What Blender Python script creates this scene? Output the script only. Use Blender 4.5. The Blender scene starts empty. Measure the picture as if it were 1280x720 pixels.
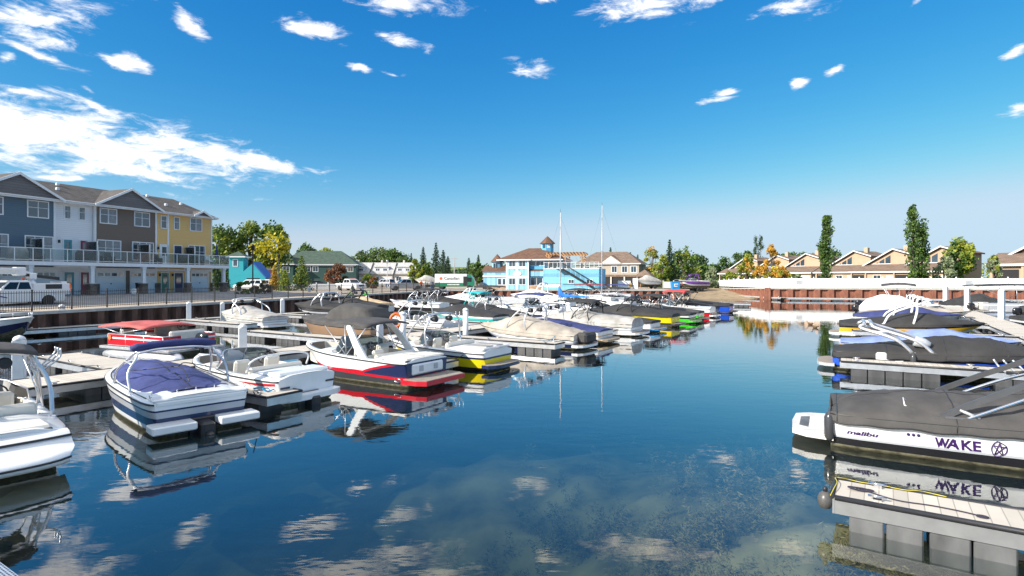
import bpy, bmesh, math, random
from math import sin, cos, pi, radians, sqrt, atan2, asin
from mathutils import Vector, Matrix, Euler, noise as mnoise
import numpy as np
rnd = random.Random(7)
SC = bpy.context.scene
COL = SC.collection
F, CU, CV, H = 711.1, 640.0, 347.0, 3.5

def at(u, v, z=0.0):
    Y = F*(H-z)/(v-CV)
    return ((u-CU)/F*Y, Y)
def px(u, Y): return (u-CU)/F*Y
def pz(v, Y): return H-(v-CV)/F*Y
TA = radians(32)
AX, BX = (sin(TA), cos(TA)), (-cos(TA), sin(TA))
def row(s, t): return (-6+s*AX[0]+t*BX[0], 13+s*AX[1]+t*BX[1])
def rrow(s, t): return (6.4+s*AX[0]-t*BX[0], 12.4+s*AX[1]-t*BX[1])

# ------------------------------------------------------------------ materials
MATS = {}
def _new(name):
    m = bpy.data.materials.new(name); m.use_nodes = True
    nt = m.node_tree; b = nt.nodes['Principled BSDF']
    MATS[name] = m
    return m, nt, b
def _nd(nt, t, **k):
    n = nt.nodes.new(t)
    for a, v in k.items():
        if a in n.inputs.keys() if isinstance(a, str) else False: n.inputs[a].default_value = v
        else: setattr(n, a, v)
    return n
def _mixcol(nt, fac, c1, c2):
    mx = nt.nodes.new('ShaderNodeMix'); mx.data_type = 'RGBA'
    if fac is not None: nt.links.new(fac, mx.inputs[0])
    for i, c in ((6, c1), (7, c2)):
        if isinstance(c, tuple): mx.inputs[i].default_value = (*c, 1)
        else: nt.links.new(c, mx.inputs[i])
    return mx
def mat(name, col, rough=.5, metal=0, var=.1, scale=5, bump=0, bscale=40, coat=0, stretch=None):
    m, nt, b = _new(name)
    tc = nt.nodes.new('ShaderNodeTexCoord'); src = tc.outputs['Object']
    if stretch:
        mp = nt.nodes.new('ShaderNodeMapping'); mp.inputs['Scale'].default_value = stretch
        nt.links.new(src, mp.inputs[0]); src = mp.outputs[0]
    n = _nd(nt, 'ShaderNodeTexNoise'); n.inputs['Scale'].default_value = scale; n.inputs['Detail'].default_value = 5
    nt.links.new(src, n.inputs['Vector'])
    mr = nt.nodes.new('ShaderNodeMapRange'); mr.inputs[1].default_value = .3; mr.inputs[2].default_value = .7
    nt.links.new(n.outputs[0], mr.inputs[0])
    mx = _mixcol(nt, mr.outputs[0], tuple(c*(1-var) for c in col), tuple(min(1, c*(1+var)) for c in col))
    nt.links.new(mx.outputs[2], b.inputs['Base Color'])
    b.inputs['Roughness'].default_value = rough; b.inputs['Metallic'].default_value = metal
    if coat: b.inputs['Coat Weight'].default_value = coat; b.inputs['Coat Roughness'].default_value = .08
    if bump:
        n2 = _nd(nt, 'ShaderNodeTexNoise'); n2.inputs['Scale'].default_value = bscale; n2.inputs['Detail'].default_value = 4
        nt.links.new(src, n2.inputs['Vector'])
        bp = nt.nodes.new('ShaderNodeBump'); bp.inputs['Strength'].default_value = bump; bp.inputs['Distance'].default_value = .02
        nt.links.new(n2.outputs[0], bp.inputs['Height']); nt.links.new(bp.outputs[0], b.inputs['Normal'])
    return m
def gel(name, col, rough=.22): return mat(name, col, rough, var=.05, scale=2, coat=.25)
def fabric(name, col, var=.28): return mat(name, col, .8, var=var, scale=1.6, bump=.9, bscale=6)
def lines(name, col, axis, period, depth=.6, var=.08, rough=.6, gap=.08, dark=.55):
    """boards, siding or grooves: repeating joints along one object axis"""
    m, nt, b = _new(name)
    tc = nt.nodes.new('ShaderNodeTexCoord'); sp = nt.nodes.new('ShaderNodeSeparateXYZ')
    nt.links.new(tc.outputs['Object'], sp.inputs[0])
    d = nt.nodes.new('ShaderNodeMath'); d.operation = 'DIVIDE'; d.inputs[1].default_value = period
    nt.links.new(sp.outputs['XYZ'.index(axis)], d.inputs[0])
    fr = nt.nodes.new('ShaderNodeMath'); fr.operation = 'FRACT'; nt.links.new(d.outputs[0], fr.inputs[0])
    fl = nt.nodes.new('ShaderNodeMath'); fl.operation = 'FLOOR'; nt.links.new(d.outputs[0], fl.inputs[0])
    wn = nt.nodes.new('ShaderNodeTexWhiteNoise'); wn.noise_dimensions = '1D'; nt.links.new(fl.outputs[0], wn.inputs['W'])
    ns = _nd(nt, 'ShaderNodeTexNoise'); ns.inputs['Scale'].default_value = 3; ns.inputs['Detail'].default_value = 6
    nt.links.new(tc.outputs['Object'], ns.inputs['Vector'])
    ad = nt.nodes.new('ShaderNodeMath'); ad.operation = 'ADD'; nt.links.new(wn.outputs[0], ad.inputs[0]); nt.links.new(ns.outputs[0], ad.inputs[1])
    hf = nt.nodes.new('ShaderNodeMath'); hf.operation = 'MULTIPLY'; hf.inputs[1].default_value = .5; nt.links.new(ad.outputs[0], hf.inputs[0])
    mx = _mixcol(nt, hf.outputs[0], tuple(c*(1-var) for c in col), tuple(min(1, c*(1+var)) for c in col))
    lt = nt.nodes.new('ShaderNodeMath'); lt.operation = 'LESS_THAN'; lt.inputs[1].default_value = gap; nt.links.new(fr.outputs[0], lt.inputs[0])
    mx2 = _mixcol(nt, lt.outputs[0], mx.outputs[2], tuple(c*dark for c in col))
    nt.links.new(mx2.outputs[2], b.inputs['Base Color']); b.inputs['Roughness'].default_value = rough
    bp = nt.nodes.new('ShaderNodeBump'); bp.inputs['Strength'].default_value = depth; bp.inputs['Distance'].default_value = .02
    nt.links.new(fr.outputs[0], bp.inputs['Height']); nt.links.new(bp.outputs[0], b.inputs['Normal'])
    return m
def bricks(name, c1, c2, mortar, w, h, rough=.8, vec=None, ms=.01, bump=.5):
    m, nt, b = _new(name)
    tc = nt.nodes.new('ShaderNodeTexCoord'); sp = nt.nodes.new('ShaderNodeSeparateXYZ'); nt.links.new(tc.outputs['Object'], sp.inputs[0])
    ad = nt.nodes.new('ShaderNodeMath'); nt.links.new(sp.outputs[0], ad.inputs[0]); nt.links.new(sp.outputs[1], ad.inputs[1])
    cb = nt.nodes.new('ShaderNodeCombineXYZ')
    nt.links.new(ad.outputs[0] if vec is None else sp.outputs[vec[0]], cb.inputs[0])
    nt.links.new(sp.outputs[2] if vec is None else sp.outputs[vec[1]], cb.inputs[1])
    br = nt.nodes.new('ShaderNodeTexBrick'); nt.links.new(cb.outputs[0], br.inputs['Vector'])
    for k, v in (('Color1', c1), ('Color2', c2), ('Mortar', mortar)): br.inputs[k].default_value = (*v, 1)
    br.inputs['Scale'].default_value = 1; br.inputs['Brick Width'].default_value = w; br.inputs['Row Height'].default_value = h
    br.inputs['Mortar Size'].default_value = ms
    ns = _nd(nt, 'ShaderNodeTexNoise'); ns.inputs['Scale'].default_value = 1.3; ns.inputs['Detail'].default_value = 6
    nt.links.new(tc.outputs['Object'], ns.inputs['Vector'])
    mx = nt.nodes.new('ShaderNodeMix'); mx.data_type = 'RGBA'; mx.blend_type = 'OVERLAY'; mx.inputs[0].default_value = .45
    nt.links.new(br.outputs[0], mx.inputs[6]); nt.links.new(ns.outputs[0], mx.inputs[7])
    nt.links.new(mx.outputs[2], b.inputs['Base Color']); b.inputs['Roughness'].default_value = rough
    bp = nt.nodes.new('ShaderNodeBump'); bp.inputs['Strength'].default_value = bump; bp.inputs['Distance'].default_value = .015
    nt.links.new(br.outputs['Fac'], bp.inputs['Height']); bp.invert = True; nt.links.new(bp.outputs[0], b.inputs['Normal'])
    return m
def glassy(name, tint, refl=1.5, clear=.75):
    """thin sheet: clear, tinted, with Fresnel reflections"""
    m, nt, b = _new(name); nt.nodes.remove(b)
    out = nt.nodes['Material Output']
    tr = nt.nodes.new('ShaderNodeBsdfTransparent'); tr.inputs[0].default_value = (*tint, 1)
    df = nt.nodes.new('ShaderNodeBsdfDiffuse'); df.inputs[0].default_value = (*[c*.5 for c in tint], 1)
    mx0 = nt.nodes.new('ShaderNodeMixShader'); mx0.inputs[0].default_value = clear
    nt.links.new(df.outputs[0], mx0.inputs[1]); nt.links.new(tr.outputs[0], mx0.inputs[2])
    gl = nt.nodes.new('ShaderNodeBsdfGlossy'); gl.inputs['Roughness'].default_value = .03
    fr = nt.nodes.new('ShaderNodeFresnel'); fr.inputs[0].default_value = refl
    geo = nt.nodes.new('ShaderNodeNewGeometry')
    mx = nt.nodes.new('ShaderNodeMixShader'); nt.links.new(fr.outputs[0], mx.inputs[0])
    nt.links.new(mx0.outputs[0], mx.inputs[1]); nt.links.new(gl.outputs[0], mx.inputs[2])
    nt.links.new(mx.outputs[0], out.inputs[0])
    return m

WHITE = gel('white_gelcoat', (.80, .80, .79)); OFFW = gel('cream_gelcoat', (.72, .69, .62))
BLACK = gel('black_gelcoat', (.015, .015, .018)); RED = gel('red_gelcoat', (.55, .012, .025)); NAVY = gel('navy_gelcoat', (.02, .03, .09))
YEL = gel('yellow_gelcoat', (.80, .62, .01)); LIME = gel('lime_gelcoat', (.06, .62, .03)); TEAL = gel('teal_gelcoat', (.03, .48, .45))
BLUE = gel('blue_gelcoat', (.02, .09, .55)); PURP = gel('purple_gelcoat', (.17, .04, .36)); CHAR = gel('charcoal_gelcoat', (.05, .05, .055))
GOLD = gel('gold_gelcoat', (.62, .36, .03)); SILV = gel('silver_gelcoat', (.42, .43, .45)); BROWNH = gel('bronze_gelcoat', (.30, .19, .12)); SKYB = gel('sky_blue_gelcoat', (.05, .33, .65))
C_DARK = fabric('charcoal_canvas', (.030, .029, .029)); C_GREY = fabric('grey_canvas', (.062, .058, .055)); C_BEIGE = fabric('beige_canvas', (.40, .35, .29))
C_NAVY = fabric('navy_canvas', (.035, .045, .15)); C_PERI = fabric('deep_blue_canvas', (.042, .055, .18)); GRIME = mat('waterline_grime', (.13, .12, .075), .7, var=.6, scale=8); C_LBLUE = fabric('pale_blue_canvas', (.21, .28, .55)); C_TAN = fabric('tan_canvas', (.55, .40, .24))
C_BLUE = fabric('bright_blue_canvas', (.015, .17, .62)); C_MAR = fabric('maroon_canvas', (.20, .03, .04)); C_RED = fabric('red_canvas', (.55, .06, .06)); C_PALE = fabric('pale_grey_canvas', (.40, .38, .35)); C_TEAL = fabric('teal_canvas', (.02, .36, .40))
C_PINK = fabric('faded_red_canvas', (.47, .10, .09)); C_WHT = fabric('white_canvas', (.78, .76, .74))
ALU = mat('aluminium', (.68, .68, .70), .35, .75, var=.12, scale=4); CHROME = mat('polished_steel', (.78, .78, .8), .12, 1, var=.04)
DMET = mat('dark_metal', (.03, .03, .034), .4, .2); BLKP = mat('black_plastic', (.03, .03, .032), .5); GRYP = mat('grey_float_plastic', (.11, .11, .11), .5, var=.4, scale=3, stretch=(1, 1, .4))
BLKF = mat('black_float_plastic', (.06, .06, .062), .5, var=.35, scale=3, stretch=(1, 1, .3))
VINYL = mat('ivory_vinyl', (.70, .66, .58), .45, var=.06); VGREY = mat('grey_vinyl', (.30, .29, .28), .5); CARPET = mat('taupe_carpet', (.28, .24, .20), .95, bump=.6, bscale=120); VDARK = mat('dark_vinyl', (.03, .03, .035), .45)
RUBBER = mat('tyre_rubber', (.022, .022, .022), .8); PAINTW = mat('white_paint', (.78, .78, .77), .5, var=.05); TRIM = mat('white_trim', (.74, .75, .76), .55, var=.05)
DECKP = lines('dock_decking', (.52, .47, .40), 'X', .17, .5, .22, .8, .07, .6); DECKW = lines('weathered_boards', (.42, .40, .37), 'X', .145, .5, .2, .85, .1, .5)
PILEW = mat('pile_sleeve', (.74, .75, .76), .45, var=.08, scale=3); GLASS = glassy('clear_glass', (.86, .92, .93), 1.45, .85); SMOKE = glassy('smoked_glass', (.25, .33, .36), 1.6, .7); BALG = glassy('balcony_glass', (.84, .90, .90), 1.3, .88)
BLACKI = mat('black_iron', (.015, .015, .017), .45); ROPEY = mat('yellow_rope', (.60, .50, .06), .8); ROPEB = mat('dark_rope', (.03, .025, .045), .85); ROPEC = mat('blue_rope', (.05, .35, .60), .8)
ORANGE = mat('orange_plastic', (.75, .14, .02), .5)
def window_pane():
    m, nt, b = _new('window_glass')
    tc = nt.nodes.new('ShaderNodeTexCoord'); n = _nd(nt, 'ShaderNodeTexNoise'); n.inputs['Scale'].default_value = .6
    nt.links.new(tc.outputs['Object'], n.inputs['Vector'])
    mx = _mixcol(nt, n.outputs[0], (.015, .03, .05), (.07, .10, .13)); nt.links.new(mx.outputs[2], b.inputs['Base Color'])
    b.inputs['Roughness'].default_value = .05; b.inputs['IOR'].default_value = 1.9
    return m
PANE = window_pane()
# ------------------------------------------------------------------ mesh builder
class MB:
    def __init__(s): s.v = []; s.f = []; s.m = []; s.sm = []; s.mats = []
    def mi(s, m):
        if m not in s.mats: s.mats.append(m)
        return s.mats.index(m)
    def add(s, vs, fs, m, smooth=False, M=None):
        o = len(s.v); i = s.mi(m)
        if M is not None: vs = [M @ Vector(v) for v in vs]
        s.v += [tuple(v) for v in vs]
        for f in fs: s.f.append(tuple(o+k for k in f)); s.m.append(i); s.sm.append(smooth)
        return s
    def box(s, x0, x1, y0, y1, z0, z1, m, M=None):
        vs = [(x, y, z) for z in (z0, z1) for y in (y0, y1) for x in (x0, x1)]
        return s.add(vs, [(0, 2, 3, 1), (4, 5, 7, 6), (0, 1, 5, 4), (2, 6, 7, 3), (0, 4, 6, 2), (1, 3, 7, 5)], m, M=M)
    def rbox(s, c, size, m, r=.03, rot=None, M=None):
        a, b, d = size[0]/2, size[1]/2, size[2]/2; r = min(r, a*.9, b*.9, d*.9)
        R = Matrix.Translation(c) @ ((Euler(rot).to_matrix().to_4x4()) if rot else Matrix())
        if M is not None: R = M @ R
        vs = []; ix = {}
        for sx in (-1, 1):
            for sy in (-1, 1):
                for sz in (-1, 1):
                    for k, p in enumerate(((sx*a, sy*(b-r), sz*(d-r)), (sx*(a-r), sy*b, sz*(d-r)), (sx*(a-r), sy*(b-r), sz*d))):
                        ix[(sx, sy, sz, k)] = len(vs); vs.append(p)
        fs = []
        for q in (-1, 1):
            fs.append([ix[(q, y, z, 0)] for y, z in ((-1, -1), (1, -1), (1, 1), (-1, 1))][::q])
            fs.append([ix[(x, q, z, 1)] for x, z in ((-1, -1), (-1, 1), (1, 1), (1, -1))][::q])
            fs.append([ix[(x, y, q, 2)] for x, y in ((-1, -1), (1, -1), (1, 1), (-1, 1))][::q])
        for q in (-1, 1):
            for w in (-1, 1):
                e = q*w
                fs.append([ix[(q, w, -1, 0)], ix[(q, w, -1, 1)], ix[(q, w, 1, 1)], ix[(q, w, 1, 0)]][::e])
                fs.append([ix[(q, -1, w, 2)], ix[(q, -1, w, 0)], ix[(q, 1, w, 0)], ix[(q, 1, w, 2)]][::-e if 0 else e])
                fs.append([ix[(-1, q, w, 1)], ix[(-1, q, w, 2)], ix[(1, q, w, 2)], ix[(1, q, w, 1)]][::e])
        for sx in (-1, 1):
            for sy in (-1, 1):
                for sz in (-1, 1): fs.append([ix[(sx, sy, sz, k)] for k in range(3)][::sx*sy*sz])
        return s.add(vs, fs, m, False, R)
    def loft(s, rings, m, closed=True, smooth=True, caps=True, M=None):
        n = len(rings[0]); vs = [p for r in rings for p in r]; fs = []
        for i in range(len(rings)-1):
            for j in range(n if closed else n-1):
                k = (j+1) % n; fs.append((i*n+j, i*n+k, (i+1)*n+k, (i+1)*n+j))
        s.add(vs, fs, m, smooth, M)
        if caps and closed:
            s.add(rings[0], [tuple(range(n))[::-1]], m, False, M); s.add(rings[-1], [tuple(range(n))], m, False, M)
        return s
    def tube(s, pts, r, m, n=7, closed=False, M=None):
        P = [Vector(p) for p in pts]; rings = []; N = len(P); up = None
        for i, p in enumerate(P):
            d = (P[(i+1) % N]-P[i-1]) if closed else (P[min(i+1, N-1)]-P[max(i-1, 0)])
            d = d.normalized() if d.length > 1e-9 else Vector((0, 0, 1))
            if up is None: up = Vector((0, 0, 1)) if abs(d.z) < .9 else Vector((1, 0, 0))
            x = d.cross(up)
            if x.length < 1e-4: x = d.orthogonal()
            x.normalize(); y = x.cross(d); up = y
            rr = r[i] if isinstance(r, (list, tuple)) else r
            rings.append([p+x*(rr*cos(2*pi*k/n))+y*(rr*sin(2*pi*k/n)) for k in range(n)])
        if closed: rings.append(rings[0])
        return s.loft(rings, m, caps=not closed, M=M)
    def lathe(s, prof, m, n=14, M=None, smooth=True):
        return s.loft([[(r*cos(2*pi*k/n), r*sin(2*pi*k/n), z) for k in range(n)] for r, z in prof], m, smooth=smooth, M=M)
    def prism(s, poly, y0, y1, m, M=None):
        """poly in x,z extruded along y"""
        n = len(poly); vs = [(x, y0, z) for x, z in poly]+[(x, y1, z) for x, z in poly]
        fs = [tuple(range(n)), tuple(range(2*n-1, n-1, -1))]+[(i, i+n, (i+1) % n+n, (i+1) % n) for i in range(n)]
        return s.add(vs, fs, m, M=M)
    def grid(s, P, m, smooth=True, M=None): return s.loft(P, m, closed=False, smooth=smooth, caps=False, M=M)
    def build(s, name, parent=None, fix=True, loc=None):
        me = bpy.data.meshes.new(name); me.from_pydata(s.v, [], s.f)
        for m in s.mats: me.materials.append(m)
        me.polygons.foreach_set('material_index', s.m); me.polygons.foreach_set('use_smooth', s.sm)
        if fix:
            bm = bmesh.new(); bm.from_mesh(me); bmesh.ops.remove_doubles(bm, verts=bm.verts, dist=1e-5)
            bmesh.ops.recalc_face_normals(bm, faces=bm.faces); bm.to_mesh(me); bm.free()
        me.update()
        o = bpy.data.objects.new(name, me); COL.objects.link(o)
        if parent: o.parent = parent
        if loc: o.location = loc
        return o
def tag(o, label, cat, group=None, kind=None):
    if label: o['label'] = label
    if cat: o['category'] = cat
    if group: o['group'] = group
    if kind: o['kind'] = kind
    return o
def struct(o): o['kind'] = 'structure'; return o
def thing(name, label, cat, loc=(0, 0, 0), rz=0, group=None):
    o = bpy.data.objects.new(name, None); COL.objects.link(o); o.empty_display_size = .3
    o.location = loc; o.rotation_euler = (0, 0, rz)
    return tag(o, label, cat, group)
def dup(root, loc, rz=0, label=None, scale=None):
    r = root.copy(); COL.objects.link(r); r.location = loc; r.rotation_euler = (0, 0, rz)
    if label: r['label'] = label
    if scale: r.scale = scale
    for ch in list(root.children):
        c = ch.copy(); COL.objects.link(c); c.parent = r
        for g in list(ch.children):
            d = g.copy(); COL.objects.link(d); d.parent = c
    return r
def spline(pts, n=6):
    P = [Vector(p) for p in pts]; P = [2*P[0]-P[1]]+P+[2*P[-1]-P[-2]]; out = []
    for i in range(1, len(P)-2):
        for k in range(n):
            t = k/n; a, b, c, d = P[i-1:i+3]
            out.append(.5*((2*b)+(c-a)*t+(2*a-5*b+4*c-d)*t*t+(3*b-a-3*c+d)*t**3))
    out.append(P[-2]); return out
def lerp(tab, t):
    for (a, x), (b, y) in zip(tab, tab[1:]):
        if t <= b: q = (t-a)/(b-a) if b > a else 0; q = max(0, q); q = q*q*(3-2*q)*.6+q*.4; return x+(y-x)*q
    return tab[-1][1]
def text2d(body, size, shear=0, bold=0, space=1):
    cu = bpy.data.curves.new('lettering', 'FONT'); cu.body = body; cu.size = size; cu.shear = shear; cu.offset = bold; cu.space_character = space; cu.resolution_u = 3
    ob = bpy.data.objects.new('lettering', cu); COL.objects.link(ob)
    me = ob.to_mesh(); vs = [tuple(v.co) for v in me.vertices]; fs = [tuple(p.vertices) for p in me.polygons]
    ob.to_mesh_clear(); bpy.data.objects.remove(ob); bpy.data.curves.remove(cu)
    return vs, fs
# ------------------------------------------------------------------ boats
class Hull:
    def __init__(s, L, B, fs, fb, rake=.7, full=2.4, chine=.86):
        s.L, s.B, s.fs, s.fb, s.rake, s.full, s.ch = L, B, fs, fb, rake, full, chine
    def w(s, t):
        if t < .45: return s.B/2*(.92+.08*sin(t/.45*pi/2))*(1 if t > .08 else .90+.10*sqrt(max(0, t)/.08))
        q = min(1, (t-.45)/.55); return s.B/2*max(0, 1-q**s.full)**.85
    def zs(s, t): return s.fs+(s.fb-s.fs)*t**1.5
    def zc(s, t): q = max(0, (t-.5)/.5); return .05+s.fb*.5*q*q
    def wc(s, t): q = max(0, (t-.5)/.5); return s.w(t)*s.ch*(1-.38*q*q)
    def pt(s, t, fr, sd, off=0):
        w, c = s.w(t), s.wc(t); y = c+(w-c)*max(fr, 0)**.8+off
        return (t*s.L-s.rake*(1-fr)*t**4-.10*(fr)*(t < .02)*0, sd*y, s.zc(t)+(s.zs(t)-s.zc(t))*fr)
def make_hull(h, bands, parent, nt=26, name='hull', bottom=None):
    mb = MB(); T = [i/nt for i in range(nt+1)]; T = sorted([1-(1-t)**1.25 for t in T]+[.012, .03])
    fn = lambda f: f if callable(f) else (lambda t, f=f: f)
    bs = [(fn(a), m) for a, m in bands]
    if callable(bands[0][0]) or bands[0][0] > .11: bs = [(lambda t: .07*(1-t*t), GRIME)]+bs
    for sd in (1, -1):
        lo = lambda t: 0
        for k, (hi, m) in enumerate(bs):
            sub = 2 if k < 2 else 1
            for q in range(sub):
                for i in range(len(T)-1):
                    def P(t, q): a, b = lo(t), hi(t); return h.pt(t, a+(b-a)*q/sub, sd)
                    f4 = [P(T[i], q), P(T[i+1], q), P(T[i+1], q+1), P(T[i], q+1)]
                    if abs(hi(T[i])-lo(T[i]))+abs(hi(T[i+1])-lo(T[i+1])) > 1e-4: mb.add(f4, [(0, 1, 2, 3)], m, True)
            lo = hi
    bot = bottom or bs[0][1]
    keel = lambda t: (t*h.L-h.rake*t**4, 0, -.42 + (h.zc(t)+.42)*max(0, (t-.55)/.45)**2.5)
    for sd in (1, -1):
        for i in range(len(T)-1):
            mb.add([h.pt(T[i], 0, sd), h.pt(T[i+1], 0, sd), keel(T[i+1]), keel(T[i])], [(0, 1, 2, 3)], bot, True)
    lo = lambda t: 0
    for hi, m in bs:                                                # transom in the same bands
        a, b = lo(0), hi(0)
        if b-a > 1e-4: mb.add([h.pt(0, a, 1), h.pt(0, b, 1), h.pt(0, b, -1), h.pt(0, a, -1)], [(0, 1, 2, 3)], m)
        lo = hi
    mb.add([h.pt(0, 0, 1), h.pt(0, 0, -1), keel(0)], [(0, 1, 2)], bot)
    return mb.build(name, parent)
def rub_rail(h, parent, m=DMET, r=.022, fr=.97):
    T = [0, .012, .03]+[i/22 for i in range(1, 23)]
    pts = [h.pt(t, fr, 1, .008) for t in T]+[h.pt(t, fr, -1, .008) for t in T[::-1]][1:]
    return MB().tube(pts, r, m, 6).build('rub_rail', parent)
def make_cover(h, m, prof, parent, skirt=.14, t0=0.0, t1=.985, nt=30, nc=14, seed=0, wr=.018, name='cover', power=2.3, ins=-.02, seams=None, seam_m=None):
    mb = MB(); rings = []
    for i in range(nt+1):
        t = t0+(t1-t0)*i/nt; w = max(.02, h.w(t)-ins); hc = lerp(prof, t); r = []
        r.append((h.pt(t, .5, 1)[0], w+.012, h.zs(t)-skirt*(1+.07*sin(t*61+seed)+.05*sin(t*23+seed))))
        for j in range(nc+1):
            f = 1-2*j/nc; z = h.zs(t)+.02+hc*(1-abs(f)**power)
            nz = mnoise.noise(Vector((t*h.L*1.6+seed*7, f*3.2, seed)))
            nz2 = abs(mnoise.noise(Vector((t*h.L*.9+f*2.5+seed*3, f*1.2-t*h.L*.7, seed+9))))
            fo = abs(mnoise.noise(Vector((t*h.L*2.6+f*1.5+seed, f*.9+t*h.L*.4, seed+4)))); r.append((t*h.L, w*f, z+(wr*nz-wr*1.6*(.3-nz2)-wr*1.1*max(0, .22-fo)/.22)*(1-abs(f)**6)))
        r.append((h.pt(t, .5, -1)[0], -w-.012, h.zs(t)-skirt*(1+.07*sin(t*57+seed)+.05*sin(t*29+seed))))
        rings.append(r)
    mb.grid(rings, m)
    r0 = rings[0]; mb.add(r0, [tuple(range(len(r0)))], m)
    drop = [(p[0]-.03, p[1], h.zs(t0)-skirt) for p in r0]; mb.grid([r0, drop], m)
    cv = mb.build(name, parent)
    if seams:
        q = MB(); 
        for i in seams: q.tube([(p[0], p[1], p[2]+.006) for p in rings[int(i*nt)]], .009, seam_m or VDARK, 5)
        q.tube([(r[0][0], r[0][1]+.004, r[0][2]+.03) for r in rings], .012, seam_m or VDARK, 5).tube([(r[-1][0], r[-1][1]-.004, r[-1][2]+.03) for r in rings], .012, seam_m or VDARK, 5)
        q.tube([(r[len(r)//2][0], 0, r[len(r)//2][2]+.006) for r in rings], .008, seam_m or VDARK, 5); q.build('seam', cv)
    return cv
def make_platform(h, parent, m, top=CARPET, ln=.55, z=.24, th=.11, wf=.9):
    w = h.B/2*wf; mb = MB(); n = 10; out = []
    for k in range(n+1):
        f = -1+2*k/n; out.append((-ln*(1-abs(f)**5*.55), w*f))
    for za, zb, mm, ins in ((z-th, z, m, 0), (z, z+.012, top, .04)):
        A = [(x*(1-ins*1.2)-.0, y*(1-ins), za) for x, y in out]+[(.06, w*(1-ins), za), (.06, -w*(1-ins), za)]
        B = [(x, y, zb) for x, y, _ in A]
        mb.loft([A, B], mm, smooth=False)
    return mb.build('swim_platform', parent)
def make_deck(h, parent, wells, m=WHITE, inner=VINYL, floor=CARPET, nt=44):
    """gunwales and foredeck, with cockpit wells (t0, t1, side width, floor z)"""
    mb = MB(); T = sorted(set([i/nt for i in range(nt+1)]+[.012, .03]+[x for a, b, *_ in wells for x in (a, a+.002, b, b-.002)]))
    def R(t, sd):
        w, z = h.w(t), h.zs(t); q = None
        for a, b, sw, fz in wells:
            if a+.001 < t < b-.001: q = (max(w-sw, .02), fz)
        wi = q[0] if q else w*.6
        if q is None:
            zc = z+.06+.05*(1-t); return [h.pt(t, 1, sd), (t*h.L, sd*w*.96, z+.03), (t*h.L, sd*wi, zc), (t*h.L, sd*wi*.9, zc+.005), (t*h.L, 0, zc+.015)]
        return [h.pt(t, 1, sd), (t*h.L, sd*w*.96, z+.03), (t*h.L, sd*wi, z+.05), (t*h.L, sd*wi*.96, q[1]), (t*h.L, 0, q[1])]
    for sd in (1, -1):
        G = [R(t, sd) for t in T]
        for i in range(len(G)-1):
            well = any(a < (T[i]+T[i+1])/2 < b for a, b, *_ in wells)
            for j in range(4):
                mm = m if j < 2 or not well else (inner if j == 2 else floor)
                mb.add([G[i][j], G[i+1][j], G[i+1][j+1], G[i][j+1]], [(0, 1, 2, 3)], mm, j < 2 or not well)
    z = h.zs(0); w = h.w(0)
    mb.add([h.pt(0, 1, 1), (0, w*.96, z+.03), (0, w*.6, z+.11), (0, -w*.6, z+.11), (0, -w*.96, z+.03), h.pt(0, 1, -1)], [(0, 1, 2, 3, 4, 5)], m)
    return mb.build('deck', parent)
def make_windshield(h, parent, tb, tf, ht=.42, m=SMOKE, fm=ALU, lean=.28, inset=.12):
    n = 18; lo = []; hi = []
    for k in range(n+1):
        a = -1+2*k/n; s = abs(a)
        t = tf-(tf-tb)*s**2.6; w = (h.w(tf)*.80)*(1-(1-s)**1.5*.0)
        y = a*min(h.w(t)-inset, h.w(tb)-inset); z = h.zs(t)+.06
        e = ht*(1-.35*max(0, s-.75)/.25)
        lo.append((t*h.L, y, z)); hi.append((t*h.L-lean*(1-s*.3)-.02, y*.93, z+e))
    g = MB().grid([lo, hi], m).build('windshield', parent)
    mb = MB().tube(hi, .018, fm, 6).tube(lo, .014, fm, 6)
    for k in (0, 6, 12, n): mb.tube([lo[k], hi[k]], .014, fm, 6)
    mb.build('frame', g)
    return g
def seat(mb, x, y, z, w=.55, m=VINYL, back=-1, hb=.5, d=.5):
    mb.rbox((x, y, z+.2), (d, w, .38), m, .06); mb.rbox((x+back*d*.5, y, z+.4+hb*.25), (.16, w, hb+.1), m, .06, (0, back*.14, 0))
def wheel(parent, x, y, z, r=.18):
    M = Matrix.Translation((x, y, z)) @ Euler((0, radians(-62), 0)).to_matrix().to_4x4()
    mb = MB().tube([(r*cos(a*pi/9), r*sin(a*pi/9), 0) for a in range(18)], .018, VDARK, 6, True, M)
    for a in range(3): mb.tube([(0, 0, -.02), (r*cos(a*2.1), r*sin(a*2.1), 0)], .012, ALU, 5, M=M)
    mb.tube([(0, 0, -.22), (0, 0, 0)], .03, VDARK, 6, M=M); return mb.build('steering_wheel', parent)
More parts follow.
